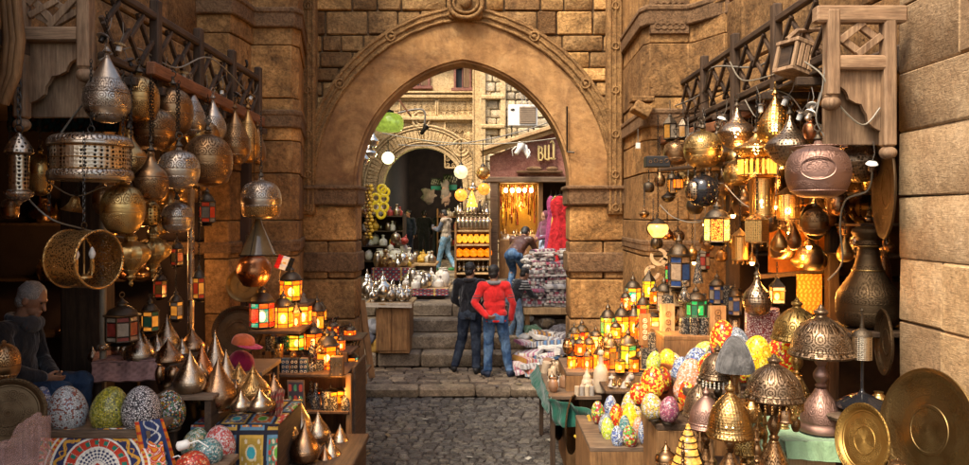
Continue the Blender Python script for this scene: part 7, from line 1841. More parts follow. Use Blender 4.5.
def person(loc, rz, J, label, top, legs, hair='short', skin='skin', vox=.009, group=None, shoe=None, H=1.75, sleeve=1.0, headgear=None, skirt=None, vest=None, curl=.6, belly=0, hood=None, grip=(1, 1), faceon=False):
 k = H / 1.75
 D_ = dict(pelvis=(0, 0, .95), chest=(0, 0, 1.27), neck=(0, -.005, 1.46), head=(0, .02, 1.62),
              sl=(-.19, -.01, 1.41), sr=(.19, -.01, 1.41), el=(-.26, -.03, 1.13), er=(.26, -.03, 1.13), wl=(-.27, .06, .89), wr=(.27, .06, .89),
              hl=(-.09, 0, .93), hr=(.09, 0, .93), kl=(-.11, .03, .50), kr=(.11, .03, .50), al=(-.12, -.01, .09), ar=(.12, -.01, .09), tl=(-.14, .16, .03), tr=(.14, .16, .03),
              face=(0, 1, 0), handl=None, handr=None)
 D_.update(J); P = {n: (Vector(v) * k if n not in ('face',) and v is not None else (Vector(v) if v is not None else None)) for n, v in D_.items()}
 t = thing('person', loc, label, 'person', group, rz=rz)
 fwd = P['face'].normalized(); up = (P['head'] - P['neck']).normalized(); sd = fwd.cross(up).normalized(); fwd = up.cross(sd).normalized()
 HM = Matrix((sd, fwd, up)).transposed()
 b = MB(); hd = P['head']
 b.ell(hd + up * .015 * k, (.076 * k, .094 * k, .105 * k), HM, 20, 14)
 b.ell(hd + fwd * .03 * k - up * .055 * k, (.056 * k, .062 * k, .062 * k), HM, 14, 10)      # jaw
 b.ell(hd + fwd * .083 * k - up * .088 * k, (.026 * k, .02 * k, .02 * k), HM, 10, 8)        # chin
 capsule(b, hd + fwd * .088 * k + up * .012 * k, hd + fwd * .112 * k - up * .032 * k, .010 * k, .015 * k, 8)  # nose
 b.ell(hd + fwd * .078 * k + up * .028 * k, (.05 * k, .022 * k, .012 * k), HM, 12, 8)       # brow
 b.ell(hd + fwd * .092 * k - up * .058 * k, (.026 * k, .012 * k, .007 * k), HM, 10, 6)
 b.ell(hd + fwd * .090 * k - up * .070 * k, (.023 * k, .012 * k, .007 * k), HM, 10, 6)
 for s_ in (-1, 1): b.ell(hd + sd * s_ * .078 * k - fwd * .008 * k - up * .008 * k, (.013 * k, .022 * k, .034 * k), HM, 10, 8)   # ears
 capsule(b, P['neck'] - (P['head'] - P['neck']) * .3, hd - up * .05 * k - fwd * .01 * k, .062 * k, .056 * k)
 ax_ = (P['sr'] - P['sl']).normalized(); tu = (P['neck'] - P['pelvis']).normalized(); tf = tu.cross(ax_).normalized() * -1
 TM = Matrix((ax_, tf, tu)).transposed()
 b.ell(P['chest'], (.15 * k, .096 * k, .185 * k), TM, 20, 14); b.ell(P['pelvis'].lerp(P['chest'], .45), (.13 * k, .09 * k + belly * .6, .19 * k), TM, 20, 14)
 b.ell(P['pelvis'], (.145 * k, .105 * k, .12 * k), TM, 20, 14)
 capsule(b, P['sl'], P['sr'], .056 * k, .056 * k)
 capsule(b, P['chest'].lerp(P['neck'], .35), P['neck'], .085 * k, .058 * k)
 for s_ in 'lr':
  sg = -1 if s_ == 'l' else 1
  capsule(b, P['s' + s_], P['e' + s_], .054 * k, .041 * k); capsule(b, P['e' + s_], P['w' + s_], .041 * k, .027 * k)
  capsule(b, P['h' + s_], P['k' + s_], .078 * k, .05 * k); capsule(b, P['k' + s_], P['a' + s_], .054 * k, .036 * k)
  b.ell(P['k' + s_].lerp(P['a' + s_], .3) - Vector((0, .015, 0)), (.05 * k, .052 * k, .1 * k))
  capsule(b, P['a' + s_] - Vector((0, .02, .03)) * k, P['t' + s_], .036 * k, .028 * k)
  w_ = P['w' + s_]; dr = P['hand' + s_]
  dr = (dr if dr is not None else (w_ - P['e' + s_])).normalized()
  inn_ = Vector((-sg, .25, 0)); inn_ = (inn_ - dr * inn_.dot(dr)).normalized(); wd = dr.cross(inn_).normalized()
  if wd.y < 0: wd = -wd                     # thumb side looks forward
  HMx = Matrix((wd, inn_, dr)).transposed()
  b.ell(w_ + dr * .045 * k, (.040 * k, .017 * k, .052 * k), HMx, 14, 10)
  for i, (o_, ln) in enumerate(((.030, .070), (.011, .080), (-.009, .074), (-.028, .058))):
   p0 = w_ + dr * .082 * k + wd * o_ * k; c1 = curl * (.75 + .12 * i)
   d1 = (dr * math.cos(c1 * .5) + inn_ * math.sin(c1 * .5)).normalized(); d2 = (dr * math.cos(c1 * 1.3) + inn_ * math.sin(c1 * 1.3)).normalized()
   p1 = p0 + d1 * ln * .5 * k; p2 = p1 + d2 * ln * .5 * k
   capsule(b, p0 - dr * .01, p1, .0092 * k, .0085 * k, 8); capsule(b, p1, p2, .0085 * k, .0068 * k, 8)
  th0 = w_ + dr * .03 * k + wd * .034 * k; th1 = th0 + (dr * .7 + wd * .6 + inn_ * .3).normalized() * .035 * k; th2 = th1 + (dr * .9 + inn_ * .5).normalized() * .03 * k
  capsule(b, th0, th1, .0115 * k, .0105 * k, 8); capsule(b, th1, th2, .0105 * k, .0085 * k, 8)
 remeshed(b, 'body', M[skin], t, vox * .75, 1)
 g = MB()
 if legs is not None:
  g.ell(P['pelvis'] - Vector((0, 0, .0)), (.172 * k, .132 * k, .12 * k), TM, 20, 12)
  for s_ in 'lr':
   capsule(g, P['h' + s_], P['k' + s_], .101 * k, .074 * k); capsule(g, P['k' + s_], P['a' + s_] + Vector((0, 0, .02)) * k, .074 * k, .06 * k)
   g.ell(P['a' + s_] + Vector((0, -.0, .02)) * k, (.066 * k, .07 * k, .035 * k))
  o = remeshed(g, 'trousers', legs, t, vox * 1.3, 2)
  dm = o.modifiers.new('folds', 'DISPLACE'); dm.texture = JT; dm.strength = .026; dm.mid_level = .3; dm.texture_coords = 'LOCAL'
 if skirt is not None:
  g = MB(); pz = P['pelvis']; zb = P['al'].z + .02
  g.lathe(smoothprof([(.2 * k, zb), (.24 * k, zb + .1), (.2 * k, pz.z * .6), (.17 * k, pz.z), (.14 * k, pz.z + .2)], 3), (pz.x, pz.y, 0), 40, rib=(9, .05)); g.build('dress', skirt, t, 60)
 g = MB()
 g.ell(P['chest'], (.18 * k, .126 * k, .21 * k), TM, 20, 14); g.ell(P['pelvis'].lerp(P['chest'], .4), (.162 * k, .120 * k + belly, .21 * k), TM, 20, 14)
 capsule(g, P['pelvis'] + tu * .03 * k - ax_ * .06 * k, P['pelvis'] + tu * .03 * k + ax_ * .06 * k, .124 * k, .124 * k); capsule(g, P['pelvis'].lerp(P['chest'], .55) - ax_ * .06 * k, P['pelvis'].lerp(P['chest'], .55) + ax_ * .06 * k, .117 * k, .117 * k)
 capsule(g, P['sl'], P['sr'], .077 * k, .077 * k); capsule(g, P['chest'].lerp(P['neck'], .25), P['neck'] - tu * .015, .12 * k, .075 * k)
 arms = MB() if vest is not None else g
 for s_ in 'lr':
  capsule(arms, P['s' + s_], P['e' + s_], .068 * k, .055 * k); capsule(arms, P['e' + s_], P['e' + s_].lerp(P['w' + s_], sleeve * .98), .055 * k, .043 * k)
 o = remeshed(g, 'jacket', vest if vest is not None else top, t, vox * 1.3, 2)
 dm = o.modifiers.new('folds', 'DISPLACE'); dm.texture = JT; dm.strength = .02; dm.mid_level = .35; dm.texture_coords = 'LOCAL'
 if vest is not None: remeshed(arms, 'shirt_sleeves', top, t, vox * 1.3, 2)
 if hood is not None:
  g = MB(); q = P['neck'] - tf * .085 * k - tu * .01
  g.ell(q, (.115 * k, .06 * k, .065 * k), TM, 18, 12); g.ring(P['neck'] + tu * .01, .088 * k, .034 * k, TM, 20, 8); remeshed(g, 'hood', hood, t, vox * 1.2, 3)
 if hood is not None and vox < .009:
  pz = P['pelvis']
  for s_ in (-1, 1):
   g = MB(); g.box(pz + Vector((s_ * .082, -.118, -.045)) * k, (.105 * k, .03, .12 * k), Euler((-.12, 0, s_ * -.35)), .01); g.build('back_pocket', legs, t, 40)
   w2, e2_ = P['w' + ('l' if s_ < 0 else 'r')], P['e' + ('l' if s_ < 0 else 'r')]; q2 = (w2 - e2_).normalized(); g = MB(); capsule(g, w2 - q2 * .045, w2 - q2 * .005, .045 * k, .04 * k); remeshed(g, 'cuff', top, t, vox, 2)
  g = MB(); rq = [(.152 * k + .02 * k * abs(math.cos(2 * PI * i / 28)), 2 * PI * i / 28) for i in range(28)]
  g.tube([pz + tu * (-.075 * k) + ax_ * (r * math.cos(a)) + tf * (r * .74 * math.sin(a)) for r, a in rq], .02 * k, 8, closed=True); g.build('hem', top, t, 60)
 hm_ = M['hairgrey'] if hair.startswith('grey') else M['hair']
 if headgear is None and hair != 'none':
  g = MB()
  g.ell(hd + up * .040 * k - fwd * .018 * k, (.087 * k, .099 * k, .092 * k), HM, 24, 16)
  g.ell(hd - fwd * .045 * k - up * .02 * k, (.074 * k, .062 * k, .078 * k), HM, 20, 14)
  g.v = [tuple(Vector(p) + (Vector(p) - hd).normalized() * .008 * noise.noise(Vector(p) * 45)) for p in g.v]
  remeshed(g, 'hair', hm_, t, vox * .8, 0)
 if headgear is not None:
  g = MB(); g.ell(hd + up * .018 * k - fwd * .022 * k, (.095 * k, .105 * k, .122 * k), HM, 20, 14); capsule(g, hd - up * .06 * k - fwd * .03 * k, P['neck'] - tu * .04, .085 * k, .12 * k); capsule(g, P['sl'] * .6 + P['sr'] * .4, P['sr'] * .6 + P['sl'] * .4, .1 * k, .1 * k)
  remeshed(g, 'headscarf', headgear, t, vox * 1.2, 3)
 for s_ in (-1, 1):
  g = MB(); g.ell(hd + sd * s_ * .030 * k + fwd * .086 * k + up * .012 * k, (.012 * k, .008 * k, .008 * k), HM, 10, 8); g.build('eye', M['eye'], t, 60)
 for s_ in 'lr':
  g = MB(); a_ = P['a' + s_]; tt = P['t' + s_]
  capsule(g, a_ - Vector((0, .035, .035)) * k, tt + Vector((0, 0, .004)), .047 * k, .042 * k, flat=1); g.ell(a_ - Vector((0, .0, .01)) * k, (.05 * k, .06 * k, .05 * k))
  capsule(g, a_ - Vector((0, .04, .07)) * k, tt + (tt - a_).normalized() * .03 * k + Vector((0, 0, -.012)), .03 * k, .032 * k)
  remeshed(g, 'shoe', shoe or M['black'], t, vox, 2)
 return t
def jeans(name, c, fade, dark=None):
 m = NT(name); v = m.co(); n = m.noise(v, 5, 4, .6); w_ = m.noise(v, 240, 2)
 fo = m.noise(m.co((1, 1, .5)), 11, 4, .55, 1.2)
 col = m.mix(m.ramp(n, [(.42, 0), (.68, 1)]), c, fade); col = m.mix(1, col, m.ramp(w_, [(.3, .8), (.7, 1.15)]), 'MULTIPLY')
 col = m.mix(1, col, m.ramp(fo, [(.35, .7), (.6, 1.1)]), 'MULTIPLY')
 return m.set(color=col, rough=.9, normal=m.bump(m.math('ADD', fo, m.math('MULTIPLY', w_, .05)), .8, .03), spec=.2)
jb = jeans('blue_denim', (.03, .075, .17), (.14, .24, .38)); jd = jeans('dark_denim', (.012, .018, .035), (.05, .065, .09)); jl = jeans('light_denim', (.14, .24, .36), (.38, .48, .56))
def sleeved(name, base, stripe, z0, z1, side=.13):
 """knit with paired stripes round the upper sleeves"""
 m = NT(name); v = m.co(); x = m.n('ShaderNodeSeparateXYZ', {'Vector': v})
 z = x.outputs[2]; ax_ = m.math('ABSOLUTE', x.outputs[0])
 band = m.math('MULTIPLY', m.math('GREATER_THAN', z, z0), m.math('LESS_THAN', z, z1))
 fine = m.math('GREATER_THAN', m.math('SINE', m.math('MULTIPLY', z, 150.0)), .1)
 msk = m.math('MULTIPLY', m.math('MULTIPLY', band, fine), m.math('GREATER_THAN', ax_, side))
 fo = m.noise(m.co((1, 1, .6)), 9, 4, .55, 1.0); wv = m.noise(v, 200, 2)
 col = m.mix(msk, base, stripe); col = m.mix(1, col, m.ramp(fo, [(.35, .8), (.62, 1.08)]), 'MULTIPLY')
 return m.set(color=col, rough=.92, normal=m.bump(m.math('ADD', fo, m.math('MULTIPLY', wv, .04)), .75, .03), spec=.15, sheen=.25)
redh = sleeved('red_hoodie_knit', (.62, .022, .022), (.1, .07, .08), 1.19, 1.27, .215)
person(W(493, 0, 11.75) * Vector((1, 1, 0)) if False else Vector((XW(494, 11.8), 11.8, .0)), R(4),
       dict(el=(-.315, -.07, 1.16), wl=(-.13, -.19, .965), er=(.30, .0, 1.14), wr=(.28, .1, .88), handl=(.9, -.05, -.25), pelvis=(.02, 0, .95), chest=(0, .0, 1.27), hr=(.11, 0, .93), hl=(-.07, 0, .93),
   kl=(-.085, .03, .5), al=(-.10, -.01, .09), tl=(-.16, .15, .03), kr=(.18, .04, .5), ar=(.235, -.02, .09), tr=(.35, .1, .03), sl=(-.19, -.01, 1.41), sr=(.19, -.01, 1.41), face=(.35, .9, -.15)),
       'man in bright red hooded sweater and blue jeans, one hand behind his back', redh, jb, vox=.008, hood=fabric('grey_hood_knit', (.2, .19, .2)), shoe=plain('navy_suede_shoe', (.02, .03, .06), .8), H=1.73, curl=.9)
person(Vector((XW(470, 12.1), 12.1, .0)), R(-14),
       dict(el=(-.27, .02, 1.14), wl=(-.17, .2, 1.02), er=(.27, .04, 1.14), wr=(.14, .24, 1.04), kl=(-.15, .06, .5), al=(-.25, .0, .09), tl=(-.33, .14, .03), kr=(.10, .0, .5), ar=(.12, -.06, .09), tr=(.2, .1, .03), face=(.25, .95, -.2), sl=(-.2, -.01, 1.41), sr=(.2, -.01, 1.41)),
       'man in a black padded jacket and dark jeans standing left of the man in red', fabric('black_nylon', (.014, .014, .018), .3, fold=.9), jd, vox=.008, H=1.75, hood=fabric('black_collar', (.02, .02, .024)), shoe=M['black'])
strp = sleeved('striped_black_knit', (.02, .02, .022), (.35, .35, .33), .95, 1.45, .12)
person(Vector((XW(514, 12.95), 12.95, .28)), R(-60),
       dict(pelvis=(0, -.05, .93), chest=(0, .1, 1.19), neck=(0, .2, 1.34), head=(0, .27, 1.49), sl=(-.19, .16, 1.3), sr=(.19, .16, 1.3), el=(-.24, .3, 1.08), wl=(-.16, .5, 1.06), er=(.24, .28, 1.06), wr=(.16, .48, 1.0), kl=(-.1, .05, .5), kr=(.1, .1, .5), al=(-.1, -.08, .09), ar=(.1, .05, .09), tl=(-.1, .1, .03), tr=(.1, .22, .03), face=(0, .8, -.5)),
       'young person in black striped top and light jeans half hidden behind the red sweater', strp, jl, vox=.010, H=1.42, shoe=plain('blue_grey_shoe', (.06, .08, .12), .7))
leather = plain('brown_leather', (.075, .032, .022), .38, 0, .3, 9, .5)
person(Vector((XW(519, 15.2), 15.2, .92)), R(-28),
       dict(pelvis=(0, -.25, .80), chest=(0, .04, .99), neck=(0, .2, 1.12), head=(0, .30, 1.22), sl=(-.2, .12, 1.08), sr=(.2, .12, 1.08), el=(-.27, .25, .84), wl=(-.18, .45, .82), er=(.27, .25, .84), wr=(.18, .45, .84), hl=(-.09, -.25, .78), hr=(.09, -.25, .78), kl=(-.14, .02, .48), kr=(.14, .02, .48), al=(-.12, -.18, .09), ar=(.12, -.18, .09), tl=(-.13, 0, .03), tr=(.13, 0, .03), face=(0, .7, -.7)),
       'man in a brown leather jacket and jeans stooping over the textile stall', leather, jb, vox=.012, belly=.02)
t = person(Vector((XW(446, 21.6), 21.6, .925)), R(62),
       dict(el=(-.22, .12, 1.14), wl=(-.10, .34, 1.18), er=(.22, .1, 1.14), wr=(.08, .36, 1.2), head=(0, .07, 1.6), face=(0, .85, -.6), kl=(-.1, .12, .5), al=(-.1, .2, .09), tl=(-.1, .36, .04), kr=(.1, .0, .5), ar=(.1, -.22, .1), tr=(.1, -.06, .03)),
       'man in a beige vest and light jeans walking and looking down at his phone', fabric('blue_grey_sleeve', (.12, .14, .18)), jeans('pale_denim', (.16, .34, .5), (.4, .55, .65)), vox=.013, vest=fabric('beige_vest', (.42, .34, .25)), shoe=plain('green_trainer', (.05, .3, .1), .6), hood=fabric('beige_collar', (.4, .33, .25)))
ph = MB(); ph.box((0, 0, 0), (.075, .012, .15), Euler((-.6, 0, 0)), .003); tag(ph.build('phone', M['black'], None, 30, loc=Vector((XW(446, 21.6), 21.6, .925)) + Matrix.Rotation(R(62), 3, 'Z') @ Vector((0, .44, 1.24))), 'dark phone held by the man in the beige vest', 'phone')
blk = fabric('black_wool', (.012, .012, .013)); blk2 = fabric('dark_navy_wool', (.02, .025, .045))
person(Vector((XW(424, 27.5), 27.5, .925)), R(5), dict(), 'man in black seen from behind, standing dark in the far gateway', blk, fabric('black_trouser', (.015, .015, .017)), vox=.016)
person(Vector((XW(438.5, 27.0), 27.0, .925)), R(-40), dict(el=(-.24, .1, 1.12), wl=(-.1, .3, 1.15)), 'man in a long black coat right of the dark man in the gateway', blk, fabric('black_trouser2', (.018, .017, .02)), vox=.016, skirt=blk)
person(Vector((XW(408, 26.0), 26.0, .925)), R(160), dict(), 'person in dark navy clothes at the shadowed left side of the far gateway', blk2, fabric('navy_trouser', (.018, .02, .04)), vox=.016)
person(Vector((XW(546, 17.6), 17.6, .92)), R(120), dict(el=(-.22, .1, 1.13), wl=(-.08, .26, 1.08), er=(.22, .1, 1.12), wr=(.08, .28, 1.02)), 'woman in a plum headscarf and blue white dress beside the red hanging dresses',
       fabric('plum_shawl', (.14, .045, .08)), fabric('pale_blue_trouser', (.3, .36, .5)), vox=.013, headgear=fabric('plum_scarf', (.12, .04, .06)), skirt=fabric('blue_white_print', (.34, .42, .58), .6, 16), H=1.68)
person(Vector((XW(4, 5.5), 5.55, ZW(390, 5.5) - .52)), R(-88),
       dict(pelvis=(0, 0, .52), chest=(0, .06, .83), neck=(0, .1, 1.02), head=(0, .17, 1.17), sl=(-.19, .06, .96), sr=(.19, .06, .96), el=(-.25, .1, .70), wl=(-.1, .28, .6), er=(.25, .14, .70), wr=(.1, .3, .62), hl=(-.1, .05, .5), hr=(.1, .05, .5), kl=(-.14, .46, .54), kr=(.14, .46, .52), al=(-.14, .44, .10), ar=(.14, .44, .1), tl=(-.14, .6, .04), tr=(.14, .6, .04), face=(0, 1, -.12)),
       'old grey haired man in a dark sweater and jeans sitting in profile at the left', fabric('charcoal_sweater', (.02, .02, .022), .3), jeans('navy_denim', (.015, .03, .06), (.03, .06, .11)), hair='grey', skin='skin2', vox=.008, belly=.04, hood=fabric('charcoal_collar', (.05, .048, .05)))
mb = MB(); mb.box((0, 0, -.03), (.5, .45, .06), None, .01, .5)
tseat = thing('stool', (XW(4, 5.5) + .02, 5.55, ZW(390, 5.5) - .60 + .5), 'dark wooden stool under the seated old man', 'stool')
mb.build('seat', M['wood_dark'], tseat, 30)
for sx in (-1, 1):
 for sy in (-1, 1): mb = MB(); mb.box((sx * .2, sy * .17, -.6), (.05, .05, 1.14), None, .005); mb.build('leg', M['wood_dark'], tseat, 30)
# STALLS IN THE ALLEY
ra = random.Random(41)
LT = 0
def goods(n, x0, x1, y0, y1, z, kinds, mats, name, label, cat, group, h=(.1, .25), asp=(.5, .9), tilt=.0, seg=14, cone=None):
 for i in range(n):
  hh = ra.uniform(*h); k_ = ra.choice(kinds)
  t = thing(name, (ra.uniform(x0, x1), ra.uniform(y0, y1), z(ra) if callable(z) else z), label, cat, group, rot=(ra.uniform(-tilt, tilt), ra.uniform(-tilt, tilt), ra.uniform(0, 6)))
  mb = MB(); mb.lathe(prof(k_, hh * ra.uniform(*asp), hh), (0, 0, 0), seg); mb.build('body', ra.choice(mats), t, 50)
SIL = plain('bright_teapot_silver', (.62, .56, .46), .22, 1, .3); SIL2 = plain('dull_teapot_silver', (.4, .33, .25), .3, 1, .3)
D = 12.75
t = thing('display_table', (XW(388, D), D, .23), 'brown wooden cabinet table of silver teapots beside the steps', 'table')
zt = ZW(300, D) - .23
x0, x1 = XW(366, D - .4) - t.location.x, XW(411, D - .4) - t.location.x
mb = MB(); mb.box(((x0 + x1) / 2 + .08, 0, zt / 2 - .02), (x1 - x0 - .22, .7, zt - .06), None, .01, .6); mb.build('cabinet', M['wood_brown'], t, 30)
mb = MB(); mb.box(((x0 + x1) / 2, 0, zt - .02), (x1 - x0 + .04, .9, .045), None, .01, .7); mb.build('top', M['wood_tan'], t, 30)
for xx in (.0, .27): mb = MB(); mb.box((xx - .03, -.356, zt / 2 - .02), (.24, .02, zt - .16), None, .006, .8); mb.build('panel', M['wood_brown'], t, 30)
def white(u, v): return (.5, .42, .32)
pattern_sheet('cloth_edge', white, Vector((x0 - .02, -.46, zt - .06)), Vector((x1 + .02, -.46, zt - .075)), Vector((x0 - .02, -.45, zt + .006)), Vector((x1 + .02, -.45, zt + .006)), 30, 3, par=t, wav=.006)
GTP = 'silver teapots on the cabinet table by the steps'
def teapot(loc, hh, mat, label, group, rz=None, spout=True):
 t = thing('teapot', loc, label, 'teapot', group, rz=ra.uniform(0, 6) if rz is None else rz); w_ = hh * .62
 mb = MB(); mb.lathe(prof('teapot', w_, hh), (0, 0, 0), 18); mb.build('body', mat, t, 50)
 if spout:
  mb = MB(); mb.tube([(w_ * .42, 0, hh * .3), (w_ * .66, 0, hh * .42), (w_ * .74, 0, hh * .62), (w_ * .86, 0, hh * .68)], [hh * .06, hh * .045, hh * .03, hh * .025], 8); mb.build('spout', mat, t, 50)
  mb = MB(); mb.tube([(-w_ * .38, 0, hh * .55), (-w_ * .72, 0, hh * .6), (-w_ * .76, 0, hh * .36), (-w_ * .46, 0, hh * .22)], hh * .025, 6); mb.build('handle', mat, t, 50)
 return t
for i, (px, hh, dy) in enumerate(((370, .42, .1), (376, .38, -.15), (383, .5, -.2), (391, .3, -.25), (397, .26, -.1), (402, .24, -.28), (407, .22, -.2), (373, .3, -.3), (386, .32, .1), (394, .3, .15), (400, .3, .2), (407, .28, .1), (380, .4, .15), (367, .5, .25))):
 teapot((XW(px, D + dy), D + dy, .23 + zt + .004), hh, SIL if i % 3 else SIL2, 'silver teapot among others on the cabinet table by the steps', GTP)
def stall(px0, px1, py, D0, D1, mat, label, cloth=None, zf=.925, name='stall_table'):
 z = ZW(py, D0); xa, xb = XW(px0, D0), XW(px1, D0)
 t = thing(name, ((xa + xb) / 2, (D0 + D1) / 2, zf), label, 'table')
 mb = MB(); mb.box((0, 0, (z - zf) - .025), (xb - xa, D1 - D0, .05), None, .008, .6); mb.build('top', mat, t, 30)
 mb = MB(); mb.box((0, 0, (z - zf) / 2 - .03), (xb - xa - .12, D1 - D0 - .12, z - zf - .06), None, .008, .4); mb.build('base', M['wood_dark'], t, 30)
 if cloth: pattern_sheet('cloth', cloth, Vector((-(xb - xa) / 2 - .01, -(D1 - D0) / 2 - .03, (z - zf) * .35)), Vector(((xb - xa) / 2 + .01, -(D1 - D0) / 2 - .03, (z - zf) * .35)), Vector((-(xb - xa) / 2 - .01, -(D1 - D0) / 2 - .01, z - zf + .008)), Vector(((xb - xa) / 2 + .01, -(D1 - D0) / 2 - .01, z - zf + .008)), 60, 24, par=t, wav=.015)
 return t, z, xa, xb
def carpet(u, v):
 k = math.sin(u * 44) * math.sin(v * 16)
 if int(u * 3.001) % 2 == 0 and .1 < (u * 3) % 1 < .2: return (.5, .35, .1)
 return (.3, .04, .04) if k > .1 else ((.5, .4, .25) if k < -.7 else (.05, .06, .11))
t, z, xa, xb = stall(398, 448, 289, 14.3, 15.6, M['wood_tan'], 'low stall of carpets and white ware just above the steps', carpet)
WHT = plain('white_stoneware', (.6, .55, .48), .4); YW = plain('yellow_glaze', (.6, .34, .04), .3); RDG = plain('red_glaze', (.4, .05, .04), .4)
goods(34, xa + .05, xb - .05, 14.4, 15.5, z + .003, ('teapot', 'pot', 'bottle', 'urn'), (WHT, SIL, SIL2, WHT), 'white_ware', 'white or silver piece of ware on the low stall above the steps', 'ware', 'ware on the low stall above the steps', (.14, .36))
t, z, xa, xb = stall(372, 412, 268, 16.6, 18.2, M['wood_brown'], 'second stall of mixed ware along the left of the alley', carpet)
goods(30, xa + .05, xb - .05, 16.7, 18.1, z + .003, ('teapot', 'pot', 'bottle', 'urn', 'globe'), (WHT, SIL, SIL2, YW, M['bronze']), 'mixed_ware', 'mixed vessel on the second stall on the left of the alley', 'vessel', 'vessels on the second left stall', (.14, .4))
t, z, xa, xb = stall(408, 436, 264, 17.4, 18.6, M['wood_tan'], 'small orange topped stall beside the second left stall', None)
goods(10, xa + .05, xb - .05, 17.5, 18.5, z + .003, ('teapot', 'pot', 'bottle'), (WHT, YW, YW, SIL2), 'yellow_ware', 'yellow or white pot on the small orange stall', 'pot', 'pots on the small orange stall', (.14, .3))
t = thing('ware_rack', (XW(378, 19.5), 19.5, .925), 'tall rack crowded with jars on the left side of the far gateway', 'rack')
for k in range(4):
 mb = MB(); mb.box((0, 0, .4 + k * .38), (1.35, .5, .03), None, .004, .5); mb.build('shelf', M['wood_dark'], t, 30)
for sx in (-1, 1): mb = MB(); mb.box((sx * .68, 0, .8), (.05, .5, 1.6), None, .006, .4); mb.build('side_panel', M['wood_dark'], t, 30)
mb = MB(); mb.box((0, .26, .8), (1.36, .03, 1.6), None, .006, .2); mb.build('back_panel', M['wood_dark'], t, 30)
for k in range(4):
 goods(13, t.location.x - .62, t.location.x + .62, 19.3, 19.65, .925 + .416 + k * .38, ('teapot', 'pot', 'bottle', 'globe', 'urn'), (WHT, SIL2, YW, RDG, M['bronze'], WHT, plain('mauve_glaze', (.3, .14, .16), .4)), 'jar', 'jar on the tall rack left of the far gateway', 'jar', 'jars on the tall rack by the gateway', (.14, .32))
goods(26, XW(388, 18.8), XW(408, 18.8), 18.7, 19.2, lambda r: .93 + r.uniform(0, .9), ('teapot', 'pot', 'globe'), (WHT, RDG, SIL2, plain('mauve_glaze', (.3, .14, .16), .4)), 'stacked_jar', 'pale jar in the heap at the foot of the tall rack', 'jar', 'jars heaped at the foot of the rack', (.16, .3), tilt=.4)
mb = MB(); mb.box((0, 0, .4), (.55, .4, .8), None, .02, .4); tag(mb.build('crate', M['wood_dark'], None, 30, loc=(XW(398, 19.1), 19.1, .925)), 'dark crate buried in the heap of pale jars', 'crate')
yel = lit('yellow_ring_added_glow', (.8, .55, .03), .12)  # faint emission added to brighten the rings, which are no lamps
for px, py in ((382, 189), (376, 198), (384, 199), (376, 207), (384, 207), (381, 214), (385, 192)):
 mb = MB(); mb.ring((0, 0, 0), .10, .034, RX, 20, 8)
 tag(mb.build('yellow_ring', yel, None, 60, loc=W(px, py, 19.0)), 'bright yellow ring in the cluster hanging left of the far gateway', 'ring', 'yellow rings hanging left of the far gateway')
for px in (367, 371):
 mb = MB()
 for k in range(16): mb.ell((.03 * math.sin(k * 2.1), 0, -k * .085), (.055, .055, .05), None, 8, 6)
 tag(mb.build('bead_garland', M['gold'] if px == 367 else YW, None, 60, loc=W(px, 186, 18.8)), 'long garland of golden beads hanging at the left wall of the alley' if px == 367 else 'long garland of yellow beads hanging at the left wall of the alley', 'garland')
t = thing('green_lamp', W(389, 113, 21.5), 'large green glass lamp glowing under a little brown canopy above the gateway', 'hanging lamp')
mb = MB(); mb.lathe(smoothprof([(.1, -.55), (.36, -.5), (.42, -.28), (.34, -.08), (.14, 0)], 3), (0, 0, 0), 24); mb.build('glass', lit('green_glow', (.3, .42, .06), .32), t, 60)
mb = MB(); mb.lathe([(.16, -.02), (.12, .06), (.02, .1)], (0, 0, 0), 16); mb.build('cap', M['iron'], t, 50)
t = thing('wooden_canopy', W(392, 104, 21.3), 'little brown wooden canopy over the green lamp', 'canopy')
for s_ in (-1, 1): mb = MB(); mb.box((s_ * .28, 0, 0), (.75, .9, .05), Euler((0, s_ * .95, 0)), .006, .4); mb.build('board', M['wood_red'], t, 30)
def pendant(px, py, r, D, mat, label, top=140, fin=None):
 t = thing('hanging_globe', W(px, py, D), label, 'hanging lamp')
 mb = MB(); mb.ell((0, 0, 0), r); mb.build('globe', mat, t, 60)
 mb = MB(); mb.lathe([(r * .4, r * .85), (r * .3, r * 1.1), (r * .1, r * 1.35)], (0, 0, 0), 12); mb.build('mount', M['iron'], t, 50); mb = MB(); mb.tube([(0, 0, r * 1.3), (0, 0, ZW(top, D) - t.location.z)], .012, 5); mb.build('cord', M['iron'], t, 50)
pendant(388, 158, .14, 17, lit('white_globe_glow', (1, .95, .6), 1.1), 'white glowing globe lamp over the yellow rings')
plight(388, 162, 16.6, 22, (.85, 1, .35), .1)
pendant(461, 172, .17, 18.5, lit('cream_globe_glow', (.9, .75, .45), .5), 'cream globe lamp hanging right of the far gateway')
pendant(483, 173, .17, 18.4, M['gold'], 'golden globe lamp hanging beside the shop post')
pendant(461, 195, .15, 18.3, lit('pumpkin_glow', (.95, .3, .04), .7), 'orange globe hanging under the cream one', 180)
pendant(484, 189, .15, 18.3, lit('pumpkin_glow2', (.9, .28, .04), .6), 'orange globe hanging under the golden one', 180)
hang(473, 182, 192, 12, 18.4, 'wideonion', SIL, 'silver onion lamp hanging between the two globe lamps', top=150, name='hanging_lamp', fine=False)
hang(472, 190, 207, 11, 18.2, 'cone', lit('orange_bell_glow', (.95, .42, .05), .9), 'orange bell shaped lamp hanging between the globes', top=180, name='hanging_lamp', fine=False)
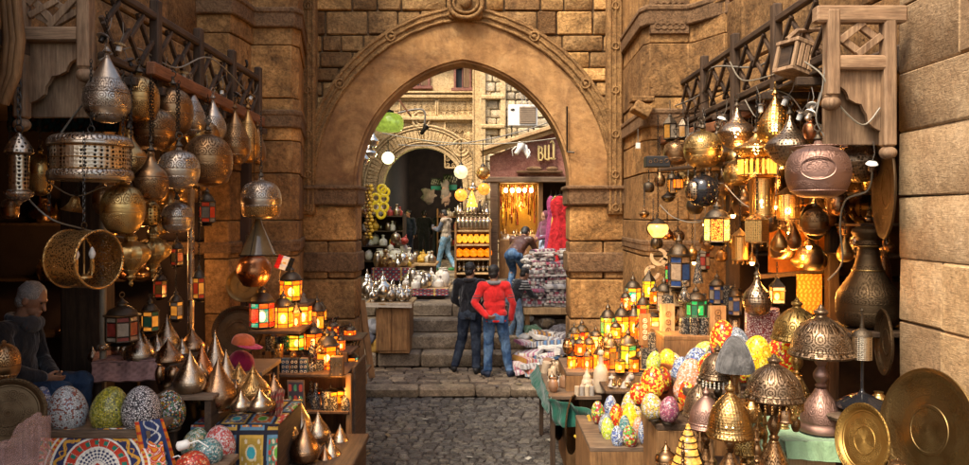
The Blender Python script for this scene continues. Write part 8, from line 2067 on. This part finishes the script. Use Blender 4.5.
for px, py, w2, D, lab in ((373, 140, 12, 15, 'bright silver lamp just inside the left of the arch, upper one'), (369, 152, 16, 15, 'bright silver lamp just inside the left of the arch, lower one'), (364, 158, 10, 14.5, 'small silver lamp hidden behind the left shoulder of the arch')):
 hang(px, py - 10, py + 8, w2, D, 'wideonion', SIL, lab, top=120, fine=False)
D = 18.6
t = thing('lamp_stall', (XW(473, D), D, .925), 'stall of glowing orange globes and silver bottles right of the gateway', 'stall')
Wst = XW(490, D) - XW(456, D)
for py in (272, 258, 244, 230):
 z = ZW(py, D) - .925; mb = MB(); mb.box((0, 0, z - .02), (Wst, .6 + (0 if py > 240 else -.1), .04), None, .006, .6); mb.build('shelf', M['wood_tan'], t, 30)
for sx in (-1, 1): mb = MB(); mb.box((sx * Wst / 2, 0, ZW(225, D) / 2 - .4), (.05, .6, ZW(225, D) - .9), None, .006, .5); mb.build('side_panel', M['wood_brown'], t, 30)
mb = MB(); mb.box((0, .3, .7), (Wst, .03, 1.5), None, .004, .3); mb.build('back_panel', M['wood_brown'], t, 30)
og = lit('orange_globe_glow', (1, .2, .008), .55); og2 = lit('yellow_globe_glow', (1, .36, .03), .6)
for py, m_, n_, grp, lab, hh in ((257, og, 5, 'orange globes on the lower shelf', 'glowing orange globe on the middle shelf of the lamp stall', .21), (243, og2, 6, 'yellow globes on the upper shelf', 'small glowing yellow lamp on the upper shelf of the lamp stall', .2),
                           (271, SIL, 7, 'silver pots on the lowest shelf', 'silver pot on the lowest shelf of the lamp stall', .2), (229, SIL2, 8, 'silver bottles on the stall top', 'silver bottle on the top of the lamp stall', .32)):
 for i in range(n_):
  px = 459 + (488 - 459) * i / (n_ - 1); dd = D - .08
  tt = thing('globe_lamp' if m_ in (og, og2) else 'silver_pot', (XW(px, dd), dd, ZW(py, D) + .012), lab, 'lamp' if m_ in (og, og2) else 'pot', grp)
  mb = MB(); 
  if m_ in (og,): mb.lathe(prof('globe', hh * .95, hh), (0, 0, 0), 16)
  elif m_ is og2: mb.lathe(prof('pot', hh * .75, hh), (0, 0, 0), 14)
  else: mb.lathe(prof('teapot' if m_ is SIL else 'bottle', hh * .62, hh * 1.2), (0, 0, 0), 14)
  mb.build('body', m_, tt, 50)
goods(12, XW(457, 18.9), XW(489, 18.9), 18.85, 19.05, ZW(216, D), ('bottle', 'urn', 'tear'), (SIL2, M['darkmetal'], SIL), 'tall_silver_bottle', 'tall silver bottle on the back row above the lamp stall', 'bottle', 'bottles in the back row of the stall', (.25, .4), (.4, .5))
mb = MB(); mb.box((0, 0, -.03), (Wst, .3, .04), None, .005, .5); tag(mb.build('back_shelf', M['wood_dark'], None, 30, loc=(XW(473, 18.95), 18.95, ZW(216, D))), 'narrow shelf behind the silver bottles of the lamp stall', 'shelf')
for px, py, w2, h2, c, lab in ((450, 196, .3, .7, (.16, .11, .09), 'pale cloth hanging in the passage, longest one'), (433, 196, .5, .5, (.1, .08, .07), 'bundle of pale goods hanging in the passage'), (449, 190, .3, .6, (.1, .09, .085), 'grey cloth hanging behind the longest pale one')):
 mb = MB(); mb.ell((0, 0, 0), (w2 * .5, .08, h2 * .5), None, 18, 14); mb.v = [tuple(Vector(p) * (1 + .7 * noise.noise(Vector(p) * 8 + Vector((px, 0, 0))))) for p in mb.v]
 tag(mb.build('hanging_cloth', fabric('passage_cloth', c), None, 60, loc=W(px - 4, py, 26.5)), lab, 'cloth')
def sgn(u, v):
 if v < .35: return (.02, .25, .22)
 return (.5, .46, .42) if math.sin(u * 34) * math.sin(v * 14 + u * 5) > .35 and .45 < v < .9 else (.03, .03, .03)
for px0, px1, py0, py1, lab in ((431, 441, 178, 190, 'small black and green shop board in the passage, left one'), (443, 457, 174, 190, 'small black and green shop board in the passage, right one')):
 o = pattern_sheet('shop_board', sgn, W(px0, py1, 27.4), W(px1, py1, 27.4), W(px0, py0, 27.4), W(px1, py0, 27.4), 40, 20, th=.05, mat=M['patstone']); tag(o, lab, 'sign')
plight(446, 190, 25.6, 30, (1, .75, .5), .1); plight(400, 165, 25.0, 22, (.75, 1, .35), .1); plight(519, 205, 19.35, 14, (1, .6, .15), .1); plight(446, 196, 31.5, 40, (.95, .9, .8), .2)  # includes unseen lights added to brighten the passage end and shop window
t = thing('market_rack', (XW(452, 26.8), 26.8, .925), 'rack of pale goods inside the dark passage', 'rack')
for k in range(3): mb = MB(); mb.box((0, 0, .5 + k * .5), (1.0, .4, .04), None, .004, .5); mb.build('shelf', M['wood_brown'], t, 30)
for sx in (-1, 1): mb = MB(); mb.box((sx * .5, 0, .9), (.05, .4, 1.8), None, .004, .5); mb.build('side_panel', M['wood_brown'], t, 30)
for k in range(3): goods(7, t.location.x - .42, t.location.x + .42, 26.7, 26.9, .925 + .522 + k * .5, ('pot', 'teapot', 'bottle'), (WHT, SIL2, RDG), 'jar', 'jar on the rack inside the dark passage', 'jar', 'jars on the rack in the passage', (.2, .34))
for i, (px, py, c, w2, h2, D, lab) in enumerate(((560, 222, (.4, .015, .02), .42, 1.35, 15.6, 'bright red dress hanging beside the shop door'), (556, 225, (.55, .36, .05), .22, 1.15, 16.4, 'yellow patterned dress hanging left of the red one'), (566, 240, (.4, .02, .12), .26, 1.2, 15.8, 'magenta dress hanging lowest at the right jamb'), (551, 230, (.3, .05, .14), .2, 1.2, 16.7, 'dark plum dress behind the yellow one'))):
 t = thing('hanging_dress', W(px, 196, D), lab, 'dress')
 mb = MB(); P = smoothprof([(w2 * .75, -h2), (w2 * .62, -h2 * .8), (w2 * .42, -h2 * .45), (w2 * .34, -h2 * .35), (w2 * .45, -h2 * .18), (w2 * .42, -h2 * .08), (w2 * .12, 0)], 3)
 mb.lathe(P, (0, 0, 0), 36, rib=(7, .13)); mb.v = [(x, y * .4, z) for x, y, z in mb.v]; mb.build('fabric', fabric('dress_cloth_%d' % i, c, .4, 14, fold=.8), t, 60)
 mb = MB(); mb.tube([(-w2 * .4, 0, -.06), (0, 0, .03), (w2 * .4, 0, -.06)], .01, 5); mb.tube([(0, 0, .03), (0, 0, .12)], .006, 5); mb.build('hanger', M['iron'], t, 50)
D = 13.4
t = thing('textile_stall', (XW(546, D) + .1, D, .46), 'wooden stand piled with folded textiles at the right of the steps', 'stall')
zt = ZW(308, D) - .46
mb = MB(); mb.box((.05, .2, zt), (1.15, 1.3, .12), None, .01, .8); mb.build('top', M['wood_tan'], t, 30)
for sx in (-1, 1):
 for sy in (-1, 1): mb = MB(); mb.box((.05 + sx * .5, .2 + sy * .55, zt / 2), (.08, .08, zt), None, .006, .5); mb.build('leg', M['wood_brown'], t, 30)
cl = [(.52, .48, .42), (.6, .56, .5), (.55, .52, .5), (.6, .58, .54), (.2, .17, .16), (.45, .1, .14), (.6, .55, .46), (.12, .1, .12), (.5, .3, .3), (.35, .12, .2), (.58, .52, .46), (.28, .26, .26)]
def mkstripe(a, b, c, f):
 def fn(u, v):
  s_ = math.sin(u * f); q = math.sin(v * 30)
  return a if s_ > .3 else (b if s_ > -.4 else c)
 return fn
def folded(loc, w_, d_, h_, fn, label, group, rz=0, tilt=(0, 0)):
 """a folded cloth: rounded slab coloured by stripes"""
 nx, ny = 24, 12; vs = []; cols = []; fs = []
 prof_ = [(-1, 0), (-1.0, .5), (-.94, .9), (-.8, 1), (0, 1.02), (.8, 1), (.94, .9), (1, .5), (1, 0)]
 m_ = len(prof_)
 for i in range(nx + 1):
  u = i / nx; e = 1 - .06 * (abs(u - .5) * 2) ** 6
  for (a, b) in prof_:
   vs.append((((u - .5) * w_), a * d_ / 2 * e, b * h_ + .006 * math.sin(u * 19 + a * 3))); cols.append(fn(u, (a + 1) / 2))
 for i in range(nx):
  for j in range(m_): j2 = (j + 1) % m_; fs.append((i * m_ + j, i * m_ + j2, (i + 1) * m_ + j2, (i + 1) * m_ + j))
 fs.append(tuple(range(m_))); fs.append(tuple(nx * m_ + j for j in range(m_ - 1, -1, -1)))
 me = bpy.data.meshes.new('folded_textile'); me.from_pydata(vs, [], fs); me.shade_smooth(); me.set_sharp_from_angle(angle=R(50))
 a = me.attributes.new('pat', 'FLOAT_COLOR', 'POINT'); a.data.foreach_set('color', [k for q in cols for k in (*q[:3], 1)]); me.materials.append(M['pat'])
 o = bpy.data.objects.new('folded_textile', me); COL.objects.link(o); o.location = loc; o.rotation_euler = (tilt[0], tilt[1], rz); return tag(o, label, 'textile', group)
GF1 = 'folded textiles stacked on the wooden stand'; GF2 = 'folded textiles heaped on the steps below the stand'
bz = .46 + zt + .065
for col_, (xx, yy, n_) in enumerate(((-.38, -.2, 7), (.08, -.25, 9), (.45, -.2, 8), (-.3, .3, 14), (.15, .35, 18), (.5, .4, 17), (-.1, .75, 22), (.4, .75, 24))):
 z = bz
 for i in range(n_):
  h_ = ra.uniform(.03, .055); a, b, c = ra.sample(cl, 3)
  folded((t.location.x + xx + ra.uniform(-.03, .03), D + yy + ra.uniform(-.03, .03), z), ra.uniform(.36, .46), ra.uniform(.3, .4), h_, mkstripe(a, b, c, ra.choice((14, 22, 34))), 'folded striped textile in the piles on the wooden stand', GF1, ra.uniform(-.25, .25), (ra.uniform(-.05, .05), ra.uniform(-.05, .05))); z += h_ * .95
for i in range(48):
 a, b, c = ra.sample(cl + [(.4, .2, .05), (.1, .2, .35)], 3); px = ra.uniform(526, 566); py = ra.uniform(344, 384)
 z = max(.0, (382 - py) * .012); Dd = 12.0 + (382 - py) * .025 + ra.uniform(-.1, .1)
 folded((XW(px, Dd), Dd - .25, z + .01), ra.uniform(.4, .55), ra.uniform(.28, .4), ra.uniform(.04, .09), mkstripe(a, b, c, ra.choice((40, 60, 90))), 'striped textile in the heap on the landing beside the men', GF2, ra.uniform(-.7, .7), (ra.uniform(-.2, .2), ra.uniform(-.2, .2)))
GBG = 'bags and bundles under the textile stand'
for i, (px, py, rx, c) in enumerate(((541, 345, .2, (.45, .33, .04)), (533, 330, .15, (.06, .12, .07)), (549, 336, .16, (.3, .28, .26)), (556, 348, .18, (.5, .48, .46)), (532, 345, .13, (.2, .1, .04)), (560, 332, .2, (.1, .09, .1)), (547, 322, .14, (.14, .1, .06)), (527, 318, .10, (.5, .48, .42)), (524, 338, .11, (.35, .34, .33)), (552, 358, .16, (.2, .22, .26)), (538, 360, .14, (.38, .36, .34)))):
 mb = MB(); mb.ell((0, 0, 0), (rx, rx * .8, rx * .62), None, 26, 18); mb.v = [tuple(Vector(p) * (1 + .45 * noise.noise(Vector(p) * 7 + Vector((i * 3, 0, 0))) + .18 * noise.noise(Vector(p) * 20))) for p in mb.v]
 Dd = 12.9 - (py - 330) * .02
 tag(mb.build('bundle', fabric('bundle_cloth_%d' % i, c, .35, 12, fold=.9), None, 60, loc=W(px, py, Dd)), 'crumpled bundle of cloth under the textile stand', 'bundle', GBG) if i else tag(mb.build('bundle', fabric('bundle_cloth_%d' % i, c, .35, 12, fold=.9), None, 60, loc=W(px, py, Dd)), 'crumpled yellow bundle of cloth on the heap under the textile stand', 'bundle')
for i in range(22):
 px = ra.uniform(526, 558); py = ra.uniform(256, 288); rx = ra.uniform(.07, .13)
 mb = MB(); mb.ell((0, 0, 0), (rx, rx, rx * .5), None, 20, 12); mb.v = [tuple(Vector(p) * (1 + .5 * noise.noise(Vector(p) * 16 + Vector((i * 5, 0, 0))))) for p in mb.v]
 tag(mb.build('crumpled_scarf', fabric('scarf_%d' % i, ra.choice(((.55, .52, .48), (.4, .37, .34), (.6, .56, .5), (.16, .14, .14))), .6, 26, fold=.9), None, 60, loc=W(px, py, 13.6 + (288 - py) * .02)), 'crumpled grey and white scarf on top of the textile piles', 'scarf', 'crumpled scarves on the textile piles')
for i, (px, py, c) in enumerate(((374, 326, (.3, .3, .32)), (376, 345, (.45, .25, .05)), (371, 338, (.1, .1, .12)))):
 mb = MB(); mb.ell((0, 0, 0), (.13, .12, .12), None, 20, 12); mb.v = [tuple(Vector(p) * (1 + .5 * noise.noise(Vector(p) * 9 + Vector((i * 5, 0, 0))))) for p in mb.v]
 tag(mb.build('bundle', fabric('bag_%d' % i, c), None, 60, loc=W(px, py, 12.6)), ['grey bag stuffed left of the brown cabinet', 'orange bag on the ground left of the brown cabinet', 'black bag between the grey and orange ones'][i], 'bag')
# deeper rows of hanging lamps
rf_ = random.Random(99)
KN = ('globe', 'flatglobe', 'pear', 'tear', 'wideonion')
def deep(n, pxa, pxb, pya, pyb, Da, Db, mats, label, group, wa=14, wb=26):
 for i in range(n):
  px = pxa + (pxb - pxa) * (i + rf_.random()) / n; py = rf_.uniform(pya, pyb); w_ = rf_.uniform(wa, wb); k_ = rf_.choice(KN)
  hang(px, py, py + w_ * rf_.uniform(.9, 1.3) * (1.25 if k_ in ('tear', 'pear') else 1), w_, rf_.uniform(Da, Db), k_, M[rf_.choice(mats)], label, group=group, seg=22, fine=False, top=py - rf_.uniform(8, 40))
deep(32, 92, 210, 112, 185, 6.4, 7.4, ('bronze', 'dgold', 'silver', 'gold'), 'dim metal lamp deep behind the front row of the left cluster', 'deep row of lamps in the left cluster')
deep(9, 100, 185, 200, 260, 6.6, 7.6, ('dgold', 'bronze'), 'dark brass lamp low and deep in the left cluster', 'low deep lamps in the left cluster', 12, 20)
deep(34, 690, 884, 116, 190, 6.5, 7.8, ('dgold', 'bronze', 'perf_pewter', 'silver'), 'dim metal lamp deep behind the front row of the right cluster', 'deep row of lamps in the right cluster', 18, 34)
deep(18, 690, 885, 175, 262, 6.6, 7.8, ('dgold', 'bronze', 'gold', 'spun2'), 'dim brass lamp low and deep in the right cluster', 'low deep lamps in the right cluster', 10, 19)
plight(795, 185, 6.8, 10, (1, .45, .12), .06); plight(740, 160, 6.2, 3, (1, .5, .15), .04)
def fill(n, pa, pb, ya, yb, Da, Db, kinds, mats, name, label, cat, group, ha=8, hb=16):
 for i in range(n):
  px = rf_.uniform(pa, pb); f = rf_.random(); D = Da + (Db - Da) * f; py = yb + (ya - yb) * f; h = rf_.uniform(ha, hb)
  stand(px, py - h, py, h * rf_.uniform(.5, .85), D, rf_.choice(kinds), rf_.choice(mats), label, cat, group, name, seg=16)
BR = [M['bronze'], M['dgold'], M['gold'], M['copper'], M['dome'], M['spun2']]
fill(16, 706, 800, 420, 470, 5.3, 4.5, ('pot', 'urn', 'teapot', 'dome', 'globe'), BR, 'brass_pot', 'small brass pot crowded under the dome lamps', 'pot', 'small brass pots under the dome lamps', 12, 24)
fill(10, 836, 896, 408, 440, 5.4, 4.9, ('pot', 'urn', 'teapot'), BR + [plain('orange_clay', (.5, .15, .04), .5)], 'brass_pot', 'small orange or brass pot in the gap behind the bright tray', 'pot', 'small pots behind the bright tray', 12, 22)
fill(14, 664, 745, 300, 336, 7.9, 7.2, ('bottle', 'urn', 'cone', 'drumjar'), [MC['jm'], M['bronze'], M['iron'], M['wood_brown']], 'dark_bottle', 'little dark bottle standing among the lanterns on the brown back shelf', 'bottle', 'dark bottles on the brown back shelf', 12, 24)
fill(14, 566, 662, 352, 370, 8.5, 7.9, ('bottle', 'urn', 'pot', 'cone'), [M['bronze'], M['gold'], MC['jm'], WHT], 'small_ware', 'little piece of ware at the foot of the glowing lanterns', 'ware', 'small ware among the glowing lanterns', 8, 16)
fill(12, 268, 345, 352, 374, 7.6, 7.1, ('bottle', 'pot', 'drumjar', 'urn'), [M['bronze'], M['gold'], MC['jm'], M['iron']], 'small_ware', 'little dark or brass piece of ware among the left lanterns', 'ware', 'small ware among the left lanterns', 8, 15)
fill(10, 92, 160, 352, 366, 6.5, 6.0, ('spun', 'pot', 'teapot'), [M['spun'], M['spun2'], M['silver']], 'onion_lamp', 'small dull onion lamp crowded on the quilt bench', 'lamp', 'small onion lamps on the quilt bench', 12, 24)
for i, (px, yt, yb, w_, D, cols, n_) in enumerate(((270, 296, 331, 13, 7.5, ['amber', 'orange'], 6), (296, 300, 331, 12, 7.5, ['orange', 'amber'], 6), (288, 330, 352, 14, 7.75, ['amber', 'uamber'], 6), (336, 350, 374, 12, 7.4, ['orange', 'amber'], 6), (322, 300, 322, 11, 8.25, ['amber', 'dimamber'], 6), (345, 388, 411, 11, 7.25, ['orange', 'amber'], 6), (302, 350, 374, 11, 7.5, ['amber', 'yellow'], 6), (316, 352, 374, 10, 7.5, ['orange'], 6))):
 lantern(px, yt, yb, w_, D, cols, 'small orange glowing lantern squeezed between larger ones on the left stand', n=n_, roof=('dome', 'pyramid', 'flat')[i % 3], group='small orange lanterns on the left stand')
for i, (px, yt, yb, w_, D, cols, n_) in enumerate(((576, 338, 372, 12, 8.1, ['orange', 'amber'], 6), (590, 330, 352, 11, 8.35, ['amber', 'orange'], 6), (604, 350, 374, 12, 7.9, ['orange', 'red'], 6), (616, 318, 340, 12, 8.4, ['amber', 'yellow'], 6), (640, 318, 341, 12, 8.2, ['orange', 'amber'], 6), (634, 348, 374, 13, 7.85, ['amber', 'orange'], 6), (655, 282, 306, 11, 8.3, ['orange', 'amber'], 6), (663, 318, 341, 12, 7.9, ['yellow', 'amber'], 6), (645, 335, 372, 12, 7.9, ['yellow', 'warm'], 6), (626, 288, 312, 11, 8.55, ['amber', 'orange'], 6))):
 lantern(px, yt, yb, w_, D, cols, 'small orange glowing lantern squeezed between larger ones on the right stand', n=n_, roof=('dome', 'pyramid', 'flat')[i % 3], group='small orange lanterns on the right stand')
plight(70, 230, 7.2, 9, (1, .5, .2), .08); plight(150, 260, 7.4, 7, (1, .5, .18), .08); plight(118, 150, 6.6, 2.5, (1, .5, .18), .06)  # unseen warm fill lights added to lift the dark left shop
for i, (px, py, D) in enumerate(((688, 186, 7.4), (748, 148, 6.8), (766, 186, 6.4), (733, 215, 6.9), (800, 196, 6.6), (809, 246, 6.4), (776, 206, 6.5), (752, 262, 6.7), (842, 246, 6.8), (722, 236, 7.2), (705, 224, 7.4), (790, 232, 6.5), (826, 208, 6.8), (694, 262, 7.8))):
 t = thing('bulb_lamp', W(px, py, D), 'small bare amber bulb glowing among the lamps of the right cluster', 'bulb lamp', 'small amber bulbs in the right cluster')
 mb = MB(); mb.ell((0, 0, 0), (.022, .022, .03), None, 12, 8); mb.build('bulb', L['core'], t, 60)
 mb = MB(); mb.lathe([(.05, -.01), (.035, .03), (.012, .05), (.006, .08)], (0, 0, .01), 16); mb.build('shade', M['gold'], t, 50)
 mb = MB(); mb.tube([(0, 0, .08), (.01, 0, .3), (0, 0, 3.45 - t.location.z)], .004, 4); mb.build('cord', M['cable'], t, 50)
fill(9, 268, 350, 440, 466, 6.7, 6.0, ('spun', 'spun', 'teapot'), [M['spun'], M['spun2'], M['silver']], 'onion_lamp', 'small onion lamp crowded on the low bench nearest the street', 'lamp', 'small onion lamps on the low bench', 16, 28)
fill(10, 160, 212, 378, 396, 6.2, 5.6, ('spun', 'spun', 'pot'), [M['spun'], M['spun2'], M['bronze']], 'onion_lamp', 'small onion lamp crowded at the back of the pale display board', 'lamp', 'small onion lamps on the pale board', 14, 26)
fill(10, 196, 274, 396, 410, 6.2, 5.75, ('spun', 'spun', 'pot'), [M['spun'], M['gold'], M['spun2']], 'onion_lamp', 'small onion lamp squeezed between larger ones on the patchwork chest', 'lamp', 'small onion lamps on the patchwork chest', 14, 24)
deep(14, 640, 705, 140, 240, 7.7, 8.3, ('dgold', 'bronze', 'darkmetal', 'copper'), 'small dark lamp hanging in front of the right pier', 'small dark lamps before the right pier', 9, 17)
for i, (px, py, w_, D, m_) in enumerate(((662, 392, 20, 6.2, 'redyellow'), (683, 402, 20, 5.95, 'orange'), (708, 384, 24, 5.9, 'redlit'), (716, 368, 22, 6.15, 'multi'), (745, 384, 24, 5.75, 'redyellow'), (765, 386, 26, 5.7, 'redlit'), (790, 376, 24, 6.0, 'greenred'), (668, 372, 18, 6.35, 'yellowlit'), (729, 384, 20, 6.0, 'purple'), (790, 352, 22, 6.3, 'redyellow'))):
 egg(px, py - w_ * 1.25, py, w_, D, MOS[m_], 'small warm coloured egg lamp filling the gaps of the right egg pile', 'small egg lamps filling the right pile')
for i in range(16):
 mb = MB(); x, y = rf_.uniform(-1.3, .95), rf_.uniform(8.2, 12.2); z = -.135 if y < 10.95 else .006
 mb.box((0, 0, 0), (rf_.uniform(.03, .09), rf_.uniform(.02, .06), .004), Euler((rf_.uniform(-.2, .2), rf_.uniform(-.2, .2), rf_.uniform(0, 6)))); tag(mb.build('paper_scrap', plain('litter_%d' % (i % 3), ((.4, .37, .3), (.2, .15, .08), (.12, .1, .09))[i % 3], .9), None, 0, loc=(x, y, z + .012)), 'small scrap of litter on the cobbles', 'litter', 'scraps of litter on the street')
deep(9, 764, 832, 190, 258, 6.4, 6.9, ('dgold', 'bronze', 'darkmetal', 'perf_pewter'), 'dark lamp hanging before the orange cloth', 'dark lamps before the orange cloth', 15, 26)
for i in range(14):
 px, py, D = rf_.uniform(570, 660), rf_.uniform(350, 372), 7.9 + rf_.random() * .3
 lantern(px, py - rf_.uniform(22, 34), py, rf_.uniform(9, 13), D, rf_.choice((['amber', 'orange'], ['orange', 'amber'], ['yellow', 'amber'], ['amber', 'uamber'])), 'little amber lantern packed low on the right stand', n=4 + 2 * (i % 2), roof='dome', group='little amber lanterns packed on the right stand')
for i in range(10):
 px, py, D = rf_.uniform(272, 345), rf_.choice((352, 374, 411)), 7.4
 lantern(px, py - rf_.uniform(18, 28), py, rf_.uniform(8, 12), {352: 7.75, 374: 7.25, 411: 7.2}[py], rf_.choice((['amber', 'orange'], ['orange', 'amber'], ['amber', 'uamber'])), 'little amber lantern packed on the left stand', n=4 + 2 * (i % 2), roof='dome', group='little amber lanterns packed on the left stand')
# camera, light
cam = bpy.data.cameras.new('camera'); co_ = bpy.data.objects.new('camera', cam); COL.objects.link(co_)
co_.location = (0, 0, CZ); co_.rotation_euler = (PI / 2, 0, 0)
cam.sensor_width = 36; cam.lens = 36 * F / 969; cam.clip_start = .05; cam.clip_end = 400
cam.shift_y = (HY - 232.5) / 969
scene.camera = co_
w = bpy.data.worlds.new('World'); scene.world = w; w.use_nodes = True
nt = w.node_tree; bg = nt.nodes['Background']
sky = nt.nodes.new('ShaderNodeTexSky'); sky.sky_type = 'NISHITA'; sky.sun_disc = False
SE, SR = R(56), R(216)
sky.sun_elevation = SE; sky.sun_rotation = SR; sky.dust_density = 4.0; sky.air_density = 1.0; sky.ozone_density = .5
nt.links.new(sky.outputs[0], bg.inputs[0]); bg.inputs[1].default_value = .15
sl = bpy.data.lights.new('sun', 'SUN'); sl.energy = 1.7; sl.angle = R(14); sl.color = (1, .93, .82)
so = bpy.data.objects.new('sun', sl); COL.objects.link(so)
d = Vector((math.sin(SR) * math.cos(SE), math.cos(SR) * math.cos(SE), math.sin(SE)))
so.rotation_euler = d.to_track_quat('Z', 'Y').to_euler()
so.location = (0, 0, 20)
vs = scene.view_settings
vs.view_transform = 'Standard'; vs.look = 'None'; vs.exposure = EXPO; vs.gamma = 1; vs.use_curve_mapping = False
scene.display_settings.display_device = 'sRGB'
cy = scene.cycles
cy.max_bounces = 6; cy.diffuse_bounces = 3; cy.glossy_bounces = 3; cy.transmission_bounces = 2; cy.transparent_max_bounces = 8
cy.caustics_reflective = False; cy.caustics_refractive = False
cy.sample_clamp_indirect = 4.0; cy.use_denoising = True
cy.blur_glossy = 1.0
vs.use_white_balance = True; vs.white_balance_temperature = 7000; vs.white_balance_tint = 10
